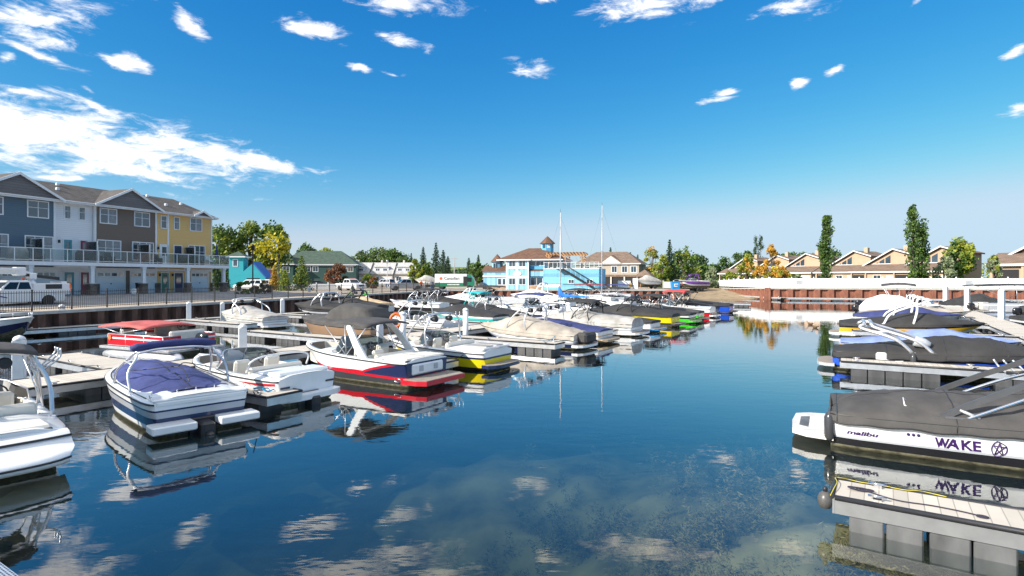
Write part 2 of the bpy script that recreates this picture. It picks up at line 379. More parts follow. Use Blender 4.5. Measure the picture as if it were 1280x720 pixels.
def make_tower(h, parent, xf, xr, xt, zt, m=ALU, r=.035, yt=None, racks=True, speak=True, lean=0, plate=False, boot=None, rm=None, pod=DMET):
    yt = yt or h.B/2*.72; mb = MB()
    tops = []
    for sd in (1, -1):
        yb = h.w(xf/h.L)-.06; yr = h.w(xr/h.L)-.06
        zf, zr = h.zs(xf/h.L)+.03, h.zs(xr/h.L)+.03
        a = spline([(xf, sd*yb, zf), (xf*.75+xt*.25+lean*.2, sd*(yb*.98), zf+(zt-zf)*.45), (xt+.28, sd*(yt+.07), zt-.12), (xt+.10, sd*yt, zt)], 5)
        b = spline([(xr, sd*yr, zr), (xr*.6+xt*.4, sd*(yr), zr+(zt-zr)*.5), (xt-.22, sd*(yt+.07), zt-.14), (xt-.12, sd*yt, zt)], 5)
        mb.tube(a, r, m, 8); mb.tube(b, r, m, 8)
        mb.tube([a[len(a)//2], b[len(b)//2]], r*.7, m, 6)
        mb.rbox((xf, sd*yb, zf), (.2, .1, .05), m, .02); mb.rbox((xr, sd*yr, zr), (.2, .1, .05), m, .02)
        if plate:
            for i in range(len(a)-1): pass
        tops.append((a[-1], b[-1]))
    for k in (0, 1):
        p, q = Vector(tops[0][k]), Vector(tops[1][k]); mid = (p+q)/2+Vector((0, 0, .07))
        mb.tube(spline([p, p.lerp(mid, .5)+Vector((0, 0, .03)), mid, q.lerp(mid, .5)+Vector((0, 0, .03)), q], 4), r, m, 8)
    for y in (-yt*.45, yt*.45): mb.tube([(xt+.1, y, zt+.05), (xt-.12, y, zt+.05)], r*.7, m, 6)
    tw = mb.build('tower', parent)
    if speak:
        for sd in (1, -1):
            M = Matrix.Translation((xt-.1, sd*yt*.55, zt-.14)) @ Euler((0, radians(-90), 0)).to_matrix().to_4x4()
            MB().lathe([(.0, -.17), (.06, -.16), (.10, -.08), (.115, .06), (.115, .12), (.095, .125), (.0, .1)], pod, 12, M).build('speaker', tw)
    if racks:
        for sd in (1, -1):
            q = MB(); y0 = sd*(yt+.09); rm2 = rm or m
            for dz in (0, .0):
                pass
            for k in range(3):
                x = xt-.22+k*.2
                q.tube(spline([(x, y0, zt-.35), (x, y0+sd*.1, zt-.33), (x, y0+sd*.36, zt-.12+.03*k), (x, y0+sd*.38, zt+.08)], 4), .018, rm2, 6)
            q.tube([(xt-.24, y0, zt-.35), (xt+.2, y0, zt-.35)], .025, rm2, 6)
            q.build('board_rack', tw)
    if boot is not None:
        L2 = yt+.12; pts = [(xt+.02, -L2+2*L2*k/12, zt+.12+.05*sin(pi*k/12)) for k in range(13)]
        rr = [.06]+[.105+.012*((k*7) % 3-1) for k in range(11)]+[.06]
        MB().tube(pts, rr, boot, 10).build('rolled_bimini', tw)
    return tw
def make_bimini(h, parent, x0, x1, z, m, wd=None, fm=ALU, legs=None, dome=.12, th=.03, name='bimini', lean=0):
    wd = wd or h.B/2*.86; n, k = 10, 10; top = []; bot = []
    for i in range(n+1):
        a = i/n; x = x0+(x1-x0)*a; row_ = []
        zz = z+.10*sin(pi*a)+lean*(a-.5)
        top.append([(x, wd*(1-2*j/k), zz+dome*(1-abs(1-2*j/k)**2.4)+.012*sin(a*9*pi)*(1-abs(1-2*j/k))) for j in range(k+1)])
        bot.append([(x, y, q-th) for x, y, q in top[-1]])
    mb = MB().grid(top, m).grid(bot, m)
    rim = lambda G: [*G[0], *[r[-1] for r in G[1:]], *G[-1][::-1][1:], *[r[0] for r in G[::-1][1:]]]
    mb.grid([rim(top), [(x, y, q-.03) for x, y, q in rim(bot)]], m)
    can = mb.build(name, parent)
    fr = MB(); xc = legs if legs is not None else (x0+x1)/2
    zb = h.zs(max(0, min(1, xc/h.L)))+.05; yb = h.w(max(0, min(.9, xc/h.L)))-.05
    for sd in (1, -1):
        for x in (x0+.06, (x0+x1)/2, x1-.06): fr.tube([(xc, sd*yb, zb), (x, sd*wd*.97, z-.02)], .016, fm, 6)
    for x in (x0+.06, (x0+x1)/2, x1-.06): fr.tube([(x, wd*.97, z-.02), (x, wd*.5, z+dome*.75), (x, 0, z+dome*.9), (x, -wd*.5, z+dome*.75), (x, -wd*.97, z-.02)], .014, fm, 6)
    fr.build('frame', can)
    return can
def outboard(parent, x=-.25, z=.62, m=BLACK, y=0):
    mb = MB()
    mb.loft([[(x+dx*s, y+dy*s*.75, z+zz) for dx, dy in ((.26, -.16), (.3, 0), (.26, .16), (-.1, .2), (-.3, .12), (-.34, 0), (-.3, -.12), (-.1, -.2))] for zz, s in ((-.12, .8), (0, 1), (.25, 1), (.38, .8), (.43, .45))], m)
    mb.rbox((x+.02, y, z-.45), (.22, .14, .75), m, .04); mb.rbox((x+.3, y, z-.1), (.2, .2, .3), DMET, .03)
    return mb.build('outboard_motor', parent)
def cleat(parent, p):
    mb = MB().tube([(p[0]-.09, p[1], p[2]+.05), (p[0]+.09, p[1], p[2]+.05)], .012, CHROME, 6)
    for d in (-.03, .03): mb.tube([(p[0]+d, p[1], p[2]), (p[0]+d, p[1], p[2]+.05)], .01, CHROME, 5)
    return mb.build('cleat', parent)
def fender(parent, p, m=WHITE):
    mb = MB().lathe([(.0, -.3), (.06, -.29), (.1, -.22), (.1, .18), (.06, .27), (.02, .3), (.02, .36)], m, 12, Matrix.Translation(p)); return mb.build('fender', parent)
def bow_rail(h, parent, t0, t1, m=ALU, ht=.32):
    mb = MB(); T = [t0+(t1-t0)*k/8 for k in range(9)]
    for sd in (1,):
        P = [(t*h.L, (h.w(t)-.08), h.zs(t)+ht) for t in T]; Q = [(x, -y, z) for x, y, z in P[::-1]]
        mb.tube(P+Q, .016, m, 6)
    for t in T[::2]:
        for sd in (1, -1): mb.tube([(t*h.L, sd*(h.w(t)-.08), h.zs(t)), (t*h.L, sd*(h.w(t)-.08), h.zs(t)+ht)], .012, m, 5)
    return mb.build('bow_rail', parent)
WAKEP = [(0, .10), (.10, .24), (.35, .40), (.52, .62), (.62, .58), (.8, .24), (1, .02)]
FLATP = [(0, .06), (.15, .16), (.4, .26), (.6, .42), (.75, .22), (1, .02)]
HIGHP = [(0, .12), (.15, .45), (.4, .85), (.58, .95), (.72, .5), (.88, .16), (1, .02)]
def bnd(low, stripe=None, up=WHITE, a=.35, b=.5):
    return [(a, low), (b, stripe or low), (1, up)]
def boat(name, label, cat, pos, head, L, B=2.45, fs=.68, fb=.95, bands=None, cover=None, prof=WAKEP, skirt=.16, tower=None, bimini=None,
         platform=None, open_=None, ins=-.02, t0=0, seams=None, group='boats moored along the docks', nt=18, seed=0, extra=None, shield=True, rail=None, power=2.3, bottom=None, wr=.018):
    o = thing(name, label, cat, (pos[0], pos[1], 0), radians(head), group)
    h = Hull(L, B, fs, fb); o_h = h
    make_hull(h, bands or bnd(NAVY), o, nt, bottom=bottom)
    rub_rail(h, o, rail or DMET)
    if cover is not None:
        make_cover(h, cover, prof, o, skirt, t0=t0, nt=max(16, nt), seed=seed, power=power, wr=wr, ins=ins, seams=seams)
        if ins > 0: make_deck(h, o, [])
    if open_ is not None:
        make_deck(h, o, open_, nt=max(20, nt))
        a, b, sw, fz = open_[0]
        mb = MB(); xm = (a*.35+b*.65)*L
        seat(mb, xm, B*.22, fz, .5); seat(mb, xm, -B*.22, fz, .5)
        mb.rbox(((a+.05)*L, 0, fz+.22), (.5, B-2*sw-.1, .4), VINYL, .06); mb.rbox((a*L+.1, 0, fz+.5), (.16, B-2*sw-.1, .42), VINYL, .06)
        mb.build('seats', o)
        for sd in (1, -1): MB().rbox((b*L-.1, sd*B*.25, fz+.4), (.4, B*.26, .62), VGREY, .06).build('helm_console', o)
        wheel(o, b*L-.42, -B*.25, fz+.72)
        if shield: make_windshield(h, o, b-.1, b+.06)
    if platform is not None: make_platform(h, o, platform)
    if tower is not None: make_tower(h, o, **tower)
    if bimini is not None: make_bimini(h, o, **bimini)
    if extra: extra(o, h)
    return o, h
def pontoon(name, label, pos, head, L=5.6, B=2.5, panel=RED, bim=C_PINK, cover=None, group='pontoon boats tied up at the docks', stripe=None, zb=2.35, railh=.62, bx=(.12, .62), logo=None, bare=False):
    o = thing(name, label, 'pontoon boat', (pos[0], pos[1], 0), radians(head), group)
    for sd in (1, -1):
        prof = [(.03, -.25), (.2, -.1), (.29, .12), (.3, .4), (.3, L-.9), (.25, L-.4), (.12, L-.05), (.02, L)]
        M = Matrix.Translation((0, sd*(B/2-.34), .12)) @ Euler((0, radians(90), 0)).to_matrix().to_4x4()
        MB().lathe(prof, ALU, 16, M).build('pontoon', o)
    MB().rbox((L/2-.05, 0, .47), (L-.3, B, .12), ALU, .02).box(.16, L-.3, -B/2+.05, B/2-.05, .532, .54, CARPET).build('deck', o)
    z0, z1 = .60, .60+railh; x0, x1 = .55, L-.75; y = B/2-.06
    segs = [((x0, y), (x1, y)), ((x1, y), (x1+.3, y*.55)), ((x1+.3, -y*.55), (x1, -y)), ((x1, -y), (x0, -y)), ((x0, -y), (x0, -.4)), ((x0, .4), (x0, y))]
    for a, b in segs:
        pn = MB(); d = Vector((b[0]-a[0], b[1]-a[1], 0)); nn = d.normalized().cross(Vector((0, 0, 1)))*.012
        if not bare:
            for (za, zb_, m) in ((z0, z1-.2, panel), (z1-.2, z1-.13, stripe or WHITE), (z1-.13, z1-.02, panel)):
                c = [Vector((*a, za)), Vector((*b, za)), Vector((*b, zb_)), Vector((*a, zb_))]
                pn.loft([[p+nn for p in c], [p-nn for p in c]], m, smooth=False)
            f = pn.build('fence_panel', o)
        fr = MB(); k = max(1, int(d.length/1.1))
        for zz in (z0-.02, z1): fr.tube([(*a, zz), (*b, zz)], .02, ALU, 6)
        for i in range(k+1):
            q = Vector((*a, 0)).lerp(Vector((*b, 0)), i/k); fr.tube([(q.x, q.y, .53), (q.x, q.y, z1+.0)], .02, ALU, 6)
        fr.build('railing', o)
    if cover is not None:
        h = Hull(L-1, B-.1, z1, z1); c = make_cover(h, cover, [(0, .1), (.3, .34), (.6, .3), (.9, .2), (1, .1)], o, .5, nt=18, nc=10, seed=L, t1=.86); c.location = (.5, 0, 0)
    else:
        for nm, bx_ in (('rear_bench', (x0+.4, 0, .55, B-.9)), ('bow_seat', (x1-.4, y*.62, .8, .55)), ('bow_seat', (x1-.4, -y*.62, .8, .55))):
            mb = MB(); mb.rbox((bx_[0], bx_[1], .75), (bx_[2], bx_[3], .42), VINYL, .06); mb.rbox((bx_[0]-.22, bx_[1], 1.05), (.18, bx_[3], .4), VINYL, .06); mb.build(nm, o)
        MB().rbox((L*.5, -y*.6, .95), (.5, .7, .85), VGREY, .06).build('helm_console', o); wheel(o, L*.5-.35, -y*.6, 1.3)
    h = Hull(L, B, z1, z1, full=8)
    if bim is not None: make_bimini(h, o, L*bx[0], L*bx[1], zb, bim, B/2-.08, legs=L*(bx[0]+bx[1])/2, dome=.1)
    outboard(o, -.2, .75)
    return o
# ------------------------------------------------------------------ docks
def dock(name, label, p0, p1, w, top=.46, group='finger docks', floats=(), fm=BLKF, deck=DECKP, rail=True, cat='dock', fd=.42, side=ALU, cap=False, fw=None):
    """deck from p0 (free end) to p1; floats = list of (x0, x1) along it"""
    d = Vector((p1[0]-p0[0], p1[1]-p0[1])); L = d.length
    o = thing(name, label, cat, (p0[0], p0[1], 0), atan2(d.y, d.x), group)
    MB().box(0, L, -w/2+.03, w/2-.03, top-.05, top, deck).build('decking', o)
    mb = MB()
    for sd in (1, -1):
        mb.box(.002, L-.002, sd*(w/2-.03)-.028, sd*(w/2-.03)+.028, top-.24, top-.055, side)
    mb.box(-.03, 0, -w/2, w/2, top-.24, top-.005, side); mb.build('side_beam', o)
    if rail:
        r = MB()
        for sd in (1, -1): r.tube([(.0, sd*(w/2+.01), top-.01), (L, sd*(w/2+.01), top-.01)], .034, DMET, 7)
        r.tube([(-.035, -w/2, top-.01), (-.035, w/2, top-.01)], .034, DMET, 7); r.build('rub_strip', o)
    for cx in ((.5, L*.5, L-.6) if L < 12 else [x for x in (3+5*i for i in range(14)) if x < L]):
        for sd in (1, -1):
            q = MB().tube([(cx-.11, sd*(w/2-.12), top+.06), (cx+.11, sd*(w/2-.12), top+.06)], .016, CHROME, 6).box(cx-.05, cx+.05, sd*(w/2-.12)-.02, sd*(w/2-.12)+.02, top, top+.05, CHROME); q.build('cleat', o)
    for a, b in floats:
        n = max(1, round((b-a)/.48)); q = MB()
        for i in range(n):
            xa, xb = a+(b-a)*i/n+.012, a+(b-a)*(i+1)/n-.012
            q.rbox(((xa+xb)/2, 0, top-.24-fd/2-.06), (xb-xa, fw or w-.04, fd+.1), fm, .02)
        q.build('float', o)
    return o
def float_runs(L, run=1.9, gap=.75, a=.25):
    out = []
    while a+run < L: out.append((a, a+run)); a += run+gap
    return out
def pile(p, zt=1.7, r=.13, label='', group='white dock piles', m=PILEW, square=False):
    o = thing('dock_pile', label, 'dock pile', (p[0], p[1], 0), .5, group)
    mb = MB()
    if square: mb.rbox((0, 0, zt/2-.7), (r*2, r*2, zt+1.4), m, .015)
    else: mb.lathe([(r, -1.4), (r, zt)], m, 14)
    mb.build('post', o)
    MB().lathe([(r*1.08, zt+.002), (r*1.08, zt+.05), (r*.7, zt+.12), (.01, zt+.16)], m, 14).build('cap', o)
    return o
# ------------------------------------------------------------------ camera, light, sky
SUN_H, EL = Vector((-.87, -.49)).normalized(), radians(29)
S = Vector((SUN_H.x*cos(EL), SUN_H.y*cos(EL), sin(EL)))
cam = bpy.data.cameras.new('camera'); co = bpy.data.objects.new('camera', cam); COL.objects.link(co); SC.camera = co
co.location = (0, 0, H); co.rotation_euler = (radians(90), 0, 0)
cam.sensor_width = 36; cam.lens = 20; cam.shift_y = -13/1280; cam.clip_end = 6000; cam.clip_start = .05
sl = bpy.data.lights.new('sun', 'SUN'); sl.energy = 4.6; sl.angle = radians(.53); sl.color = (1, .94, .84)
so = bpy.data.objects.new('sun', sl); COL.objects.link(so); so.rotation_euler = S.to_track_quat('Z', 'Y').to_euler()
SC.view_settings.view_transform = 'Standard'; SC.view_settings.look = 'None'; SC.view_settings.gamma = 1; EXPO = .70; SC.view_settings.exposure = EXPO
CLOUDS = [(25, 14, 95, 34, 0), (45, 66, 75, 11, -8), (2, 72, 20, 12, 0), (222, 28, 40, 22, -35), (385, 36, 48, 15, -14), (507, 53, 48, 11, -8), (500, 2, 85, 15, 0), (447, 87, 24, 6, -6), (493, 93, 20, 5, -5),
  (660, 88, 42, 12, -4), (118, 138, 52, 14, -14), (170, 76, 46, 10, -12), (110, 114, 26, 9, -5), (90, 176, 280, 46, -5), (250, 188, 170, 26, -7), (40, 165, 200, 44, 0), (160, 188, 230, 34, -6), (160, 212, 150, 12, -4), (345, 206, 90, 8, -3), (12, 121, 52, 9, -5), (85, 219, 48, 6, 0), (30, 185, 120, 22, 0),
  (805, 8, 75, 20, 0), (1002, 6, 60, 18, 0), (690, -2, 34, 8, 0), (900, 122, 36, 8, 8), (997, 104, 18, 9, 15), (1041, 90, 17, 7, 10), (1266, 140, 32, 12, 6), (1262, 70, 26, 9, 30), (880, -4, 40, 12, 0),
  (430, -22, 90, 20, 5), (560, -30, 60, 22, 0), (60, -40, 120, 40, 0), (1140, 2, 14, 8, 60)]
def world():
    w = bpy.data.worlds.new('World'); SC.world = w; w.use_nodes = True
    nt = w.node_tree; nt.nodes.clear(); L = nt.links.new
    N = lambda t: nt.nodes.new(t)
    sky = N('ShaderNodeTexSky'); sky.sky_type = 'NISHITA'; sky.sun_disc = False; sky.sun_elevation = EL; sky.sun_rotation = atan2(S.x, S.y)
    sky.air_density = 1.0; sky.dust_density = .35; sky.ozone_density = 2.2; sky.altitude = 700
    hs = N('ShaderNodeHueSaturation'); hs.inputs['Saturation'].default_value = 1.28; hs.inputs['Hue'].default_value = .485; L(sky.outputs[0], hs.inputs['Color'])
    tc = N('ShaderNodeTexCoord'); sp = N('ShaderNodeSeparateXYZ'); L(tc.outputs['Generated'], sp.inputs[0])
    def m(op, a, b=None):
        n = N('ShaderNodeMath'); n.operation = op
        for i, x in enumerate((a, b)):
            if x is None: continue
            if isinstance(x, (int, float)): n.inputs[i].default_value = x
            else: L(x, n.inputs[i])
        return n.outputs[0]
    az = m('ARCTAN2', sp.outputs[0], sp.outputs[1]); el = m('ARCSINE', sp.outputs[2])
    ns0 = N('ShaderNodeTexNoise'); ns0.inputs['Scale'].default_value = 9; ns0.inputs['Detail'].default_value = 3; L(tc.outputs['Generated'], ns0.inputs['Vector'])
    wob = m('MULTIPLY', m('SUBTRACT', ns0.outputs[0], .5), .09)
    cb = N('ShaderNodeCombineXYZ'); L(m('ADD', az, wob), cb.inputs[0]); L(m('ADD', el, m('MULTIPLY', wob, .6)), cb.inputs[1])
    best = None
    for u, v, ru, rv, rot in CLOUDS:
        a = math.atan((u-CU)/F); e = math.atan((CV-v)/sqrt(F*F+(u-CU)**2))
        mp = N('ShaderNodeMapping'); mp.vector_type = 'TEXTURE'
        mp.inputs['Location'].default_value = (a, e, 0); mp.inputs['Rotation'].default_value = (0, 0, radians(rot)); kk = 1.0 if ru > 70 else .86; mp.inputs['Scale'].default_value = (kk*ru/F*cos(a)**2, kk*rv/F*cos(a), 1)
        L(cb.outputs[0], mp.inputs[0]); ln = N('ShaderNodeVectorMath'); ln.operation = 'LENGTH'; L(mp.outputs[0], ln.inputs[0])
        best = ln.outputs['Value'] if best is None else m('SMOOTH_MIN', best, ln.outputs['Value'])
    hi = N('ShaderNodeMapRange'); hi.inputs[1].default_value = .54; hi.inputs[2].default_value = .70; hi.inputs[3].default_value = 2.5; hi.inputs[4].default_value = .12; L(sp.outputs[2], hi.inputs[0]); best = m('MINIMUM', best, hi.outputs[0])  # added cloud cover high overhead, out of view, to lift the fill light
    st = N('ShaderNodeMapping'); st.inputs['Scale'].default_value = (1, 1, 3.0); L(tc.outputs['Generated'], st.inputs[0])
    ns = N('ShaderNodeTexNoise'); ns.inputs['Scale'].default_value = 17; ns.inputs['Detail'].default_value = 10; ns.inputs['Roughness'].default_value = .66; ns.inputs['Distortion'].default_value = .4; L(st.outputs[0], ns.inputs['Vector'])
    d = m('ADD', m('SUBTRACT', 1.0, best), m('MULTIPLY', m('SUBTRACT', ns.outputs[0], .50), 3.3))
    mr = N('ShaderNodeMapRange'); mr.interpolation_type = 'SMOOTHSTEP'; mr.inputs[1].default_value = .05; mr.inputs[2].default_value = .95; L(d, mr.inputs[0])
    fd = N('ShaderNodeMapRange'); fd.inputs[1].default_value = 1.75; fd.inputs[2].default_value = .9; L(best, fd.inputs[0])
    al = m('MULTIPLY', m('MULTIPLY', mr.outputs[0], fd.outputs[0]), .92)
    sh = N('ShaderNodeMapRange'); sh.inputs[1].default_value = .2; sh.inputs[2].default_value = 1.2; L(d, sh.inputs[0])
    cc = _mixcol(nt, sh.outputs[0], (7.2, 7.5, 8.2), (11.5, 11.2, 10.8))
    ss = N('ShaderNodeSeparateColor'); L(hs.outputs[0], ss.inputs[0]); sc_ = N('ShaderNodeCombineColor'); KO = .085*2**EXPO
    for i, (a_, g_, top) in enumerate(((2.25, 1.60, .52), (1.05, .95, .70), (1.02, .52, .87))):
        sm = N('ShaderNodeMath'); sm.operation = 'SMOOTH_MIN'; L(m('MULTIPLY', m('POWER', m('MULTIPLY', ss.outputs[i], .1244), g_), a_/KO), sm.inputs[0]); sm.inputs[1].default_value = (top+.05)/KO; sm.inputs[2].default_value = .30/KO
        L(sm.outputs[0], sc_.inputs[i])
    mx = _mixcol(nt, al, sc_.outputs[0], cc.outputs[2])
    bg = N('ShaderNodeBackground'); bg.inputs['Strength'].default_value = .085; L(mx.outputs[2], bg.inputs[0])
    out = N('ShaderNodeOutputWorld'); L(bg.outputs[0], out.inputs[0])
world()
# ------------------------------------------------------------------ water, lake bed, ground
def water_mat():
    m, nt, b = _new('lake_water'); nt.nodes.remove(b); out = nt.nodes['Material Output']; L = nt.links.new
    tc = nt.nodes.new('ShaderNodeTexCoord')
    def nz(scale, st, det=3):
        mp = nt.nodes.new('ShaderNodeMapping'); mp.inputs['Scale'].default_value = st; mp.inputs['Rotation'].default_value = (0, 0, radians(-20)); L(tc.outputs['Object'], mp.inputs[0])
        n = nt.nodes.new('ShaderNodeTexNoise'); n.inputs['Scale'].default_value = scale; n.inputs['Detail'].default_value = det; L(mp.outputs[0], n.inputs['Vector']); return n.outputs[0]
    a = nz(1.6, (.7, 1.6, 1)); c = nz(.22, (1, 1, 1), 2)
    mr = nt.nodes.new('ShaderNodeMapRange'); mr.inputs[1].default_value = .38; mr.inputs[2].default_value = .68; mr.inputs[3].default_value = .25; mr.inputs[4].default_value = 1.; L(c, mr.inputs[0])
    ml = nt.nodes.new('ShaderNodeMath'); ml.operation = 'MULTIPLY'; L(a, ml.inputs[0]); L(mr.outputs[0], ml.inputs[1])
    bp = nt.nodes.new('ShaderNodeBump'); bp.inputs['Strength'].default_value = .085; bp.inputs['Distance'].default_value = .06; L(ml.outputs[0], bp.inputs['Height'])
    df = nt.nodes.new('ShaderNodeBsdfDiffuse'); df.inputs[0].default_value = (.05, .12, .15, 1)
    tr = nt.nodes.new('ShaderNodeBsdfTransparent'); tr.inputs[0].default_value = (.93, .96, .95, 1)
    bo = nt.nodes.new('ShaderNodeMixShader'); bo.inputs[0].default_value = .92; L(df.outputs[0], bo.inputs[1]); L(tr.outputs[0], bo.inputs[2])
    gl = nt.nodes.new('ShaderNodeBsdfGlossy'); gl.inputs['Roughness'].default_value = .0; L(bp.outputs[0], gl.inputs['Normal'])
    ge = nt.nodes.new('ShaderNodeNewGeometry'); vd = nt.nodes.new('ShaderNodeVectorMath'); vd.operation = 'DOT_PRODUCT'; L(ge.outputs['Incoming'], vd.inputs[0]); L(bp.outputs[0], vd.inputs[1])
    def mm(op, a, b=0.0):
        n = nt.nodes.new('ShaderNodeMath'); n.operation = op
        for i, x in enumerate((a, b)):
            if isinstance(x, (int, float)): n.inputs[i].default_value = x
            else: L(x, n.inputs[i])
        return n.outputs[0]
    R0 = .03; fres = mm('ADD', mm('MULTIPLY', mm('POWER', mm('MAXIMUM', mm('SUBTRACT', 1.0, mm('ABSOLUTE', vd.outputs['Value'])), 0.0), 3.6), 1.42), R0); fres = mm('MINIMUM', fres, .97)
    mx = nt.nodes.new('ShaderNodeMixShader'); L(fres, mx.inputs[0]); L(bo.outputs[0], mx.inputs[1]); L(gl.outputs[0], mx.inputs[2])
    L(mx.outputs[0], out.inputs[0]); va = nt.nodes.new('ShaderNodeVolumeAbsorption'); va.inputs['Color'].default_value = (.46, .53, .46, 1); va.inputs['Density'].default_value = .50; L(va.outputs[0], out.inputs['Volume']); return m
WATER = water_mat()
BASIN = [(-51.2, -40), (-18.4, 72.8), (-11.3, 97), (28, 97), (28, 109), (40.5, 109), (40.5, 90), (75, 79.5), (140, 60), (140, -40)]
struct(MB().box(-60, 150, -45, 112, -3.4, 0, WATER).build('water'))
bedm = mat('lake_bed_mud', (.50, .41, .24), .95, var=.6, scale=.9, bump=.6, bscale=3)
def bed_z(x, y):
    z = -3.3+.5*mnoise.noise(Vector((x*.12, y*.12, 3)))+.22*mnoise.noise(Vector((x*.5, y*.5, 8)))
    z += 2.25*math.exp(-(((x-5.2)/3.9)**2+((y-9)/4.8)**2)) + 1.2*math.exp(-(((x-8)/4.5)**2+((y-15)/5)**2)) + 1.35*math.exp(-(((x+.6)/4.8)**2+((y-16)/3.8)**2)) + .30*mnoise.noise(Vector((x*.9, y*.9, 2)))
    return min(z, -.5+.1*mnoise.noise(Vector((x, y, 4))))
G = [[(x, y, bed_z(x, y)) for x in [-60+3*i for i in range(15)]+[-15+.5*i for i in range(80)]+[25+5*i for i in range(26)]] for y in [-45+5*j for j in range(9)]+[.5*j for j in range(60)]+[30+4*j for j in range(21)]]
struct(MB().grid(G, bedm).build('lake_bed'))
def weeds():
    ms = [mat('water_weed_ochre', (.36, .29, .14), .9, var=.3), mat('water_weed_olive', (.27, .23, .11), .9, var=.3), mat('water_weed_brown', (.23, .17, .085), .9, var=.3)]
    mb = MB(); n = 0
    while n < 950:
        x, y = rnd.uniform(-5, 14), rnd.uniform(4.5, 18)
        q = mnoise.noise(Vector((x*.55, y*.55, 1)))+.6*mnoise.noise(Vector((x*1.7, y*1.7, 5)))
        dens = math.exp(-(((x-4.3)/3.4)**2+((y-8.8)/3.6)**2))*1.25+.7*math.exp(-(((x-7.5)/3)**2+((y-14)/3)**2))
        if rnd.random() > dens*(.35+q*1.9): continue
        n += 1; z = bed_z(x, y); h_ = min(rnd.uniform(.25, .8), -z-.22); r = rnd.uniform(.10, .30); m = ms[rnd.choice((0, 0, 1, 2))]; lx, ly = rnd.uniform(-.3, .3), rnd.uniform(-.3, .3)
        for k in range(90):
            f = rnd.random(); a = rnd.uniform(0, 6.28); rr = r*(1-.5*f)*rnd.random()**.5; c = Vector((x+lx*f*f+rr*cos(a), y+ly*f*f+rr*sin(a), z+h_*f)); d = Vector((rnd.uniform(-1, 1), rnd.uniform(-1, 1), rnd.uniform(-.2, 1))).normalized(); e = d.orthogonal().normalized()*rnd.uniform(.005, .010); d *= rnd.uniform(.03, .07)
            mb.add([c-d, c+e, c+d, c-e], [(0, 1, 2, 3)], m)
    tag(mb.build('water_weed', fix=False), 'tan water weed growing on the shallow lake bed', 'water weed', kind='stuff')
weeds()
from mathutils.geometry import tessellate_polygon
def sheet(name, outer, z, m, hole=None):
    loops = [[Vector((*p, 0)) for p in outer]]+([[Vector((*p, 0)) for p in hole]] if hole else [])
    fl = [p for l in loops for p in l]; tri = tessellate_polygon(loops)
    return struct(MB().add([(p.x, p.y, z) for p in fl], [tuple(t) for t in tri], m).build(name))
GRASSM = mat('dry_grass', (.13, .13, .045), .95, var=.45, scale=.25, bump=.5, bscale=5)
GRAVEL = mat('tan_gravel', (.40, .33, .26), .95, var=.18, scale=.35, bump=.5, bscale=14)
ASPH = mat('driveway_concrete', (.27, .265, .26), .9, var=.2, scale=.6, bump=.3, bscale=25)
sheet('ground', [(-3000, -60), (3000, -60), (3000, 4000), (-3000, 4000)], 1.4, GRASSM, BASIN)
sheet('parking_lot', [(-52, -38), (-18.7, 72.6), (-11.6, 97.3), (28, 97.3), (28, 180), (-90, 180), (-90, -38)], 1.404, GRAVEL)
RAMPM = mat('boat_ramp_sand', (.30, .22, .13), .95, var=.3, scale=.8, bump=.6, bscale=8)
struct(MB().grid([[(x, y, (y-87.5)/21.5*1.9-.49+.06*mnoise.noise(Vector((x*.5, y*.5, 0)))) for x in np.linspace(27.9, 40.6, 14)] for y in np.linspace(83, 109.2, 20)], RAMPM).build('boat_ramp'))
LAWN = mat('lawn', (.09, .12, .03), .95, var=.35, scale=.5, bump=.5, bscale=8)
sheet('lawn', [(40.62, 118), (40.62, 90.1), (75, 79.6), (140, 60.1), (600, 60.1), (600, 700), (60, 700)], 1.85, LAWN)
dF = (.3687, .9296); nF = (.9296, -.3687); FC = (-35.3, 66.8)
def fac(k, d=0, z=0): return (FC[0]-k*dF[0]+d*nF[0], FC[1]-k*dF[1]+d*nF[1], z)
def drive():
    rows = []
    for k in (60, 40, 20, 0, -6): rows.append([fac(k, -1, 1.9), fac(k, 2.5, 1.88), fac(k, 10.5, 1.43), fac(k, 11.5, 1.408)])
    struct(MB().grid(rows, ASPH, smooth=False).build('driveway'))
drive()
RUSTD = mat('dark_rust_steel', (.13, .066, .046), .8, .1, var=.45, scale=2.2, bump=.4, bscale=12, stretch=(1, 1, .35)); RUST = mat('orange_rust_steel', (.22, .085, .052), .85, 0, var=.35, scale=2.5, bump=.4, bscale=12, stretch=(1, 1, .35))
CONC = mat('concrete', (.42, .40, .37), .9, var=.15, scale=2, bump=.4, bscale=20)
def sheet_wall(label, p0, p1, zt, m, per=1.25, dp=.38, capm=None, zt1=None):
    d = Vector((p1[0]-p0[0], p1[1]-p0[1])); L = d.length; zt1 = zt1 or zt
    o = thing('retaining_wall', label, 'retaining wall', (p0[0], p0[1], 0), atan2(d.y, d.x))
    pts = []; x = 0
    while x < L:
        pts += [(x, 0), (x+per*.36, 0), (x+per*.5, -dp), (x+per*.86, -dp)]; x += per
    pts = [p for p in pts if p[0] < L]+[(L, 0)]
    mb = MB(); mb.grid([[(a, b, -2.2) for a, b in pts], [(a, b, zt+(zt1-zt)*a/L-.02) for a, b in pts]], m, smooth=False); mb.build('sheet_piling', o)
    MB().loft([[(0, -dp-.06, zt-.16), (0, .25, zt-.16), (0, .25, zt+.03), (0, -dp-.06, zt+.03)], [(L, -dp-.06, zt1-.16), (L, .25, zt1-.16), (L, .25, zt1+.03), (L, -dp-.06, zt1+.03)]], capm or CONC, smooth=False).build('cap', o)
    return o
sheet_wall('dark brown corrugated sheet pile wall below the townhouses', (-42, -9), (-11.4, 96.6), 1.4, RUSTD)
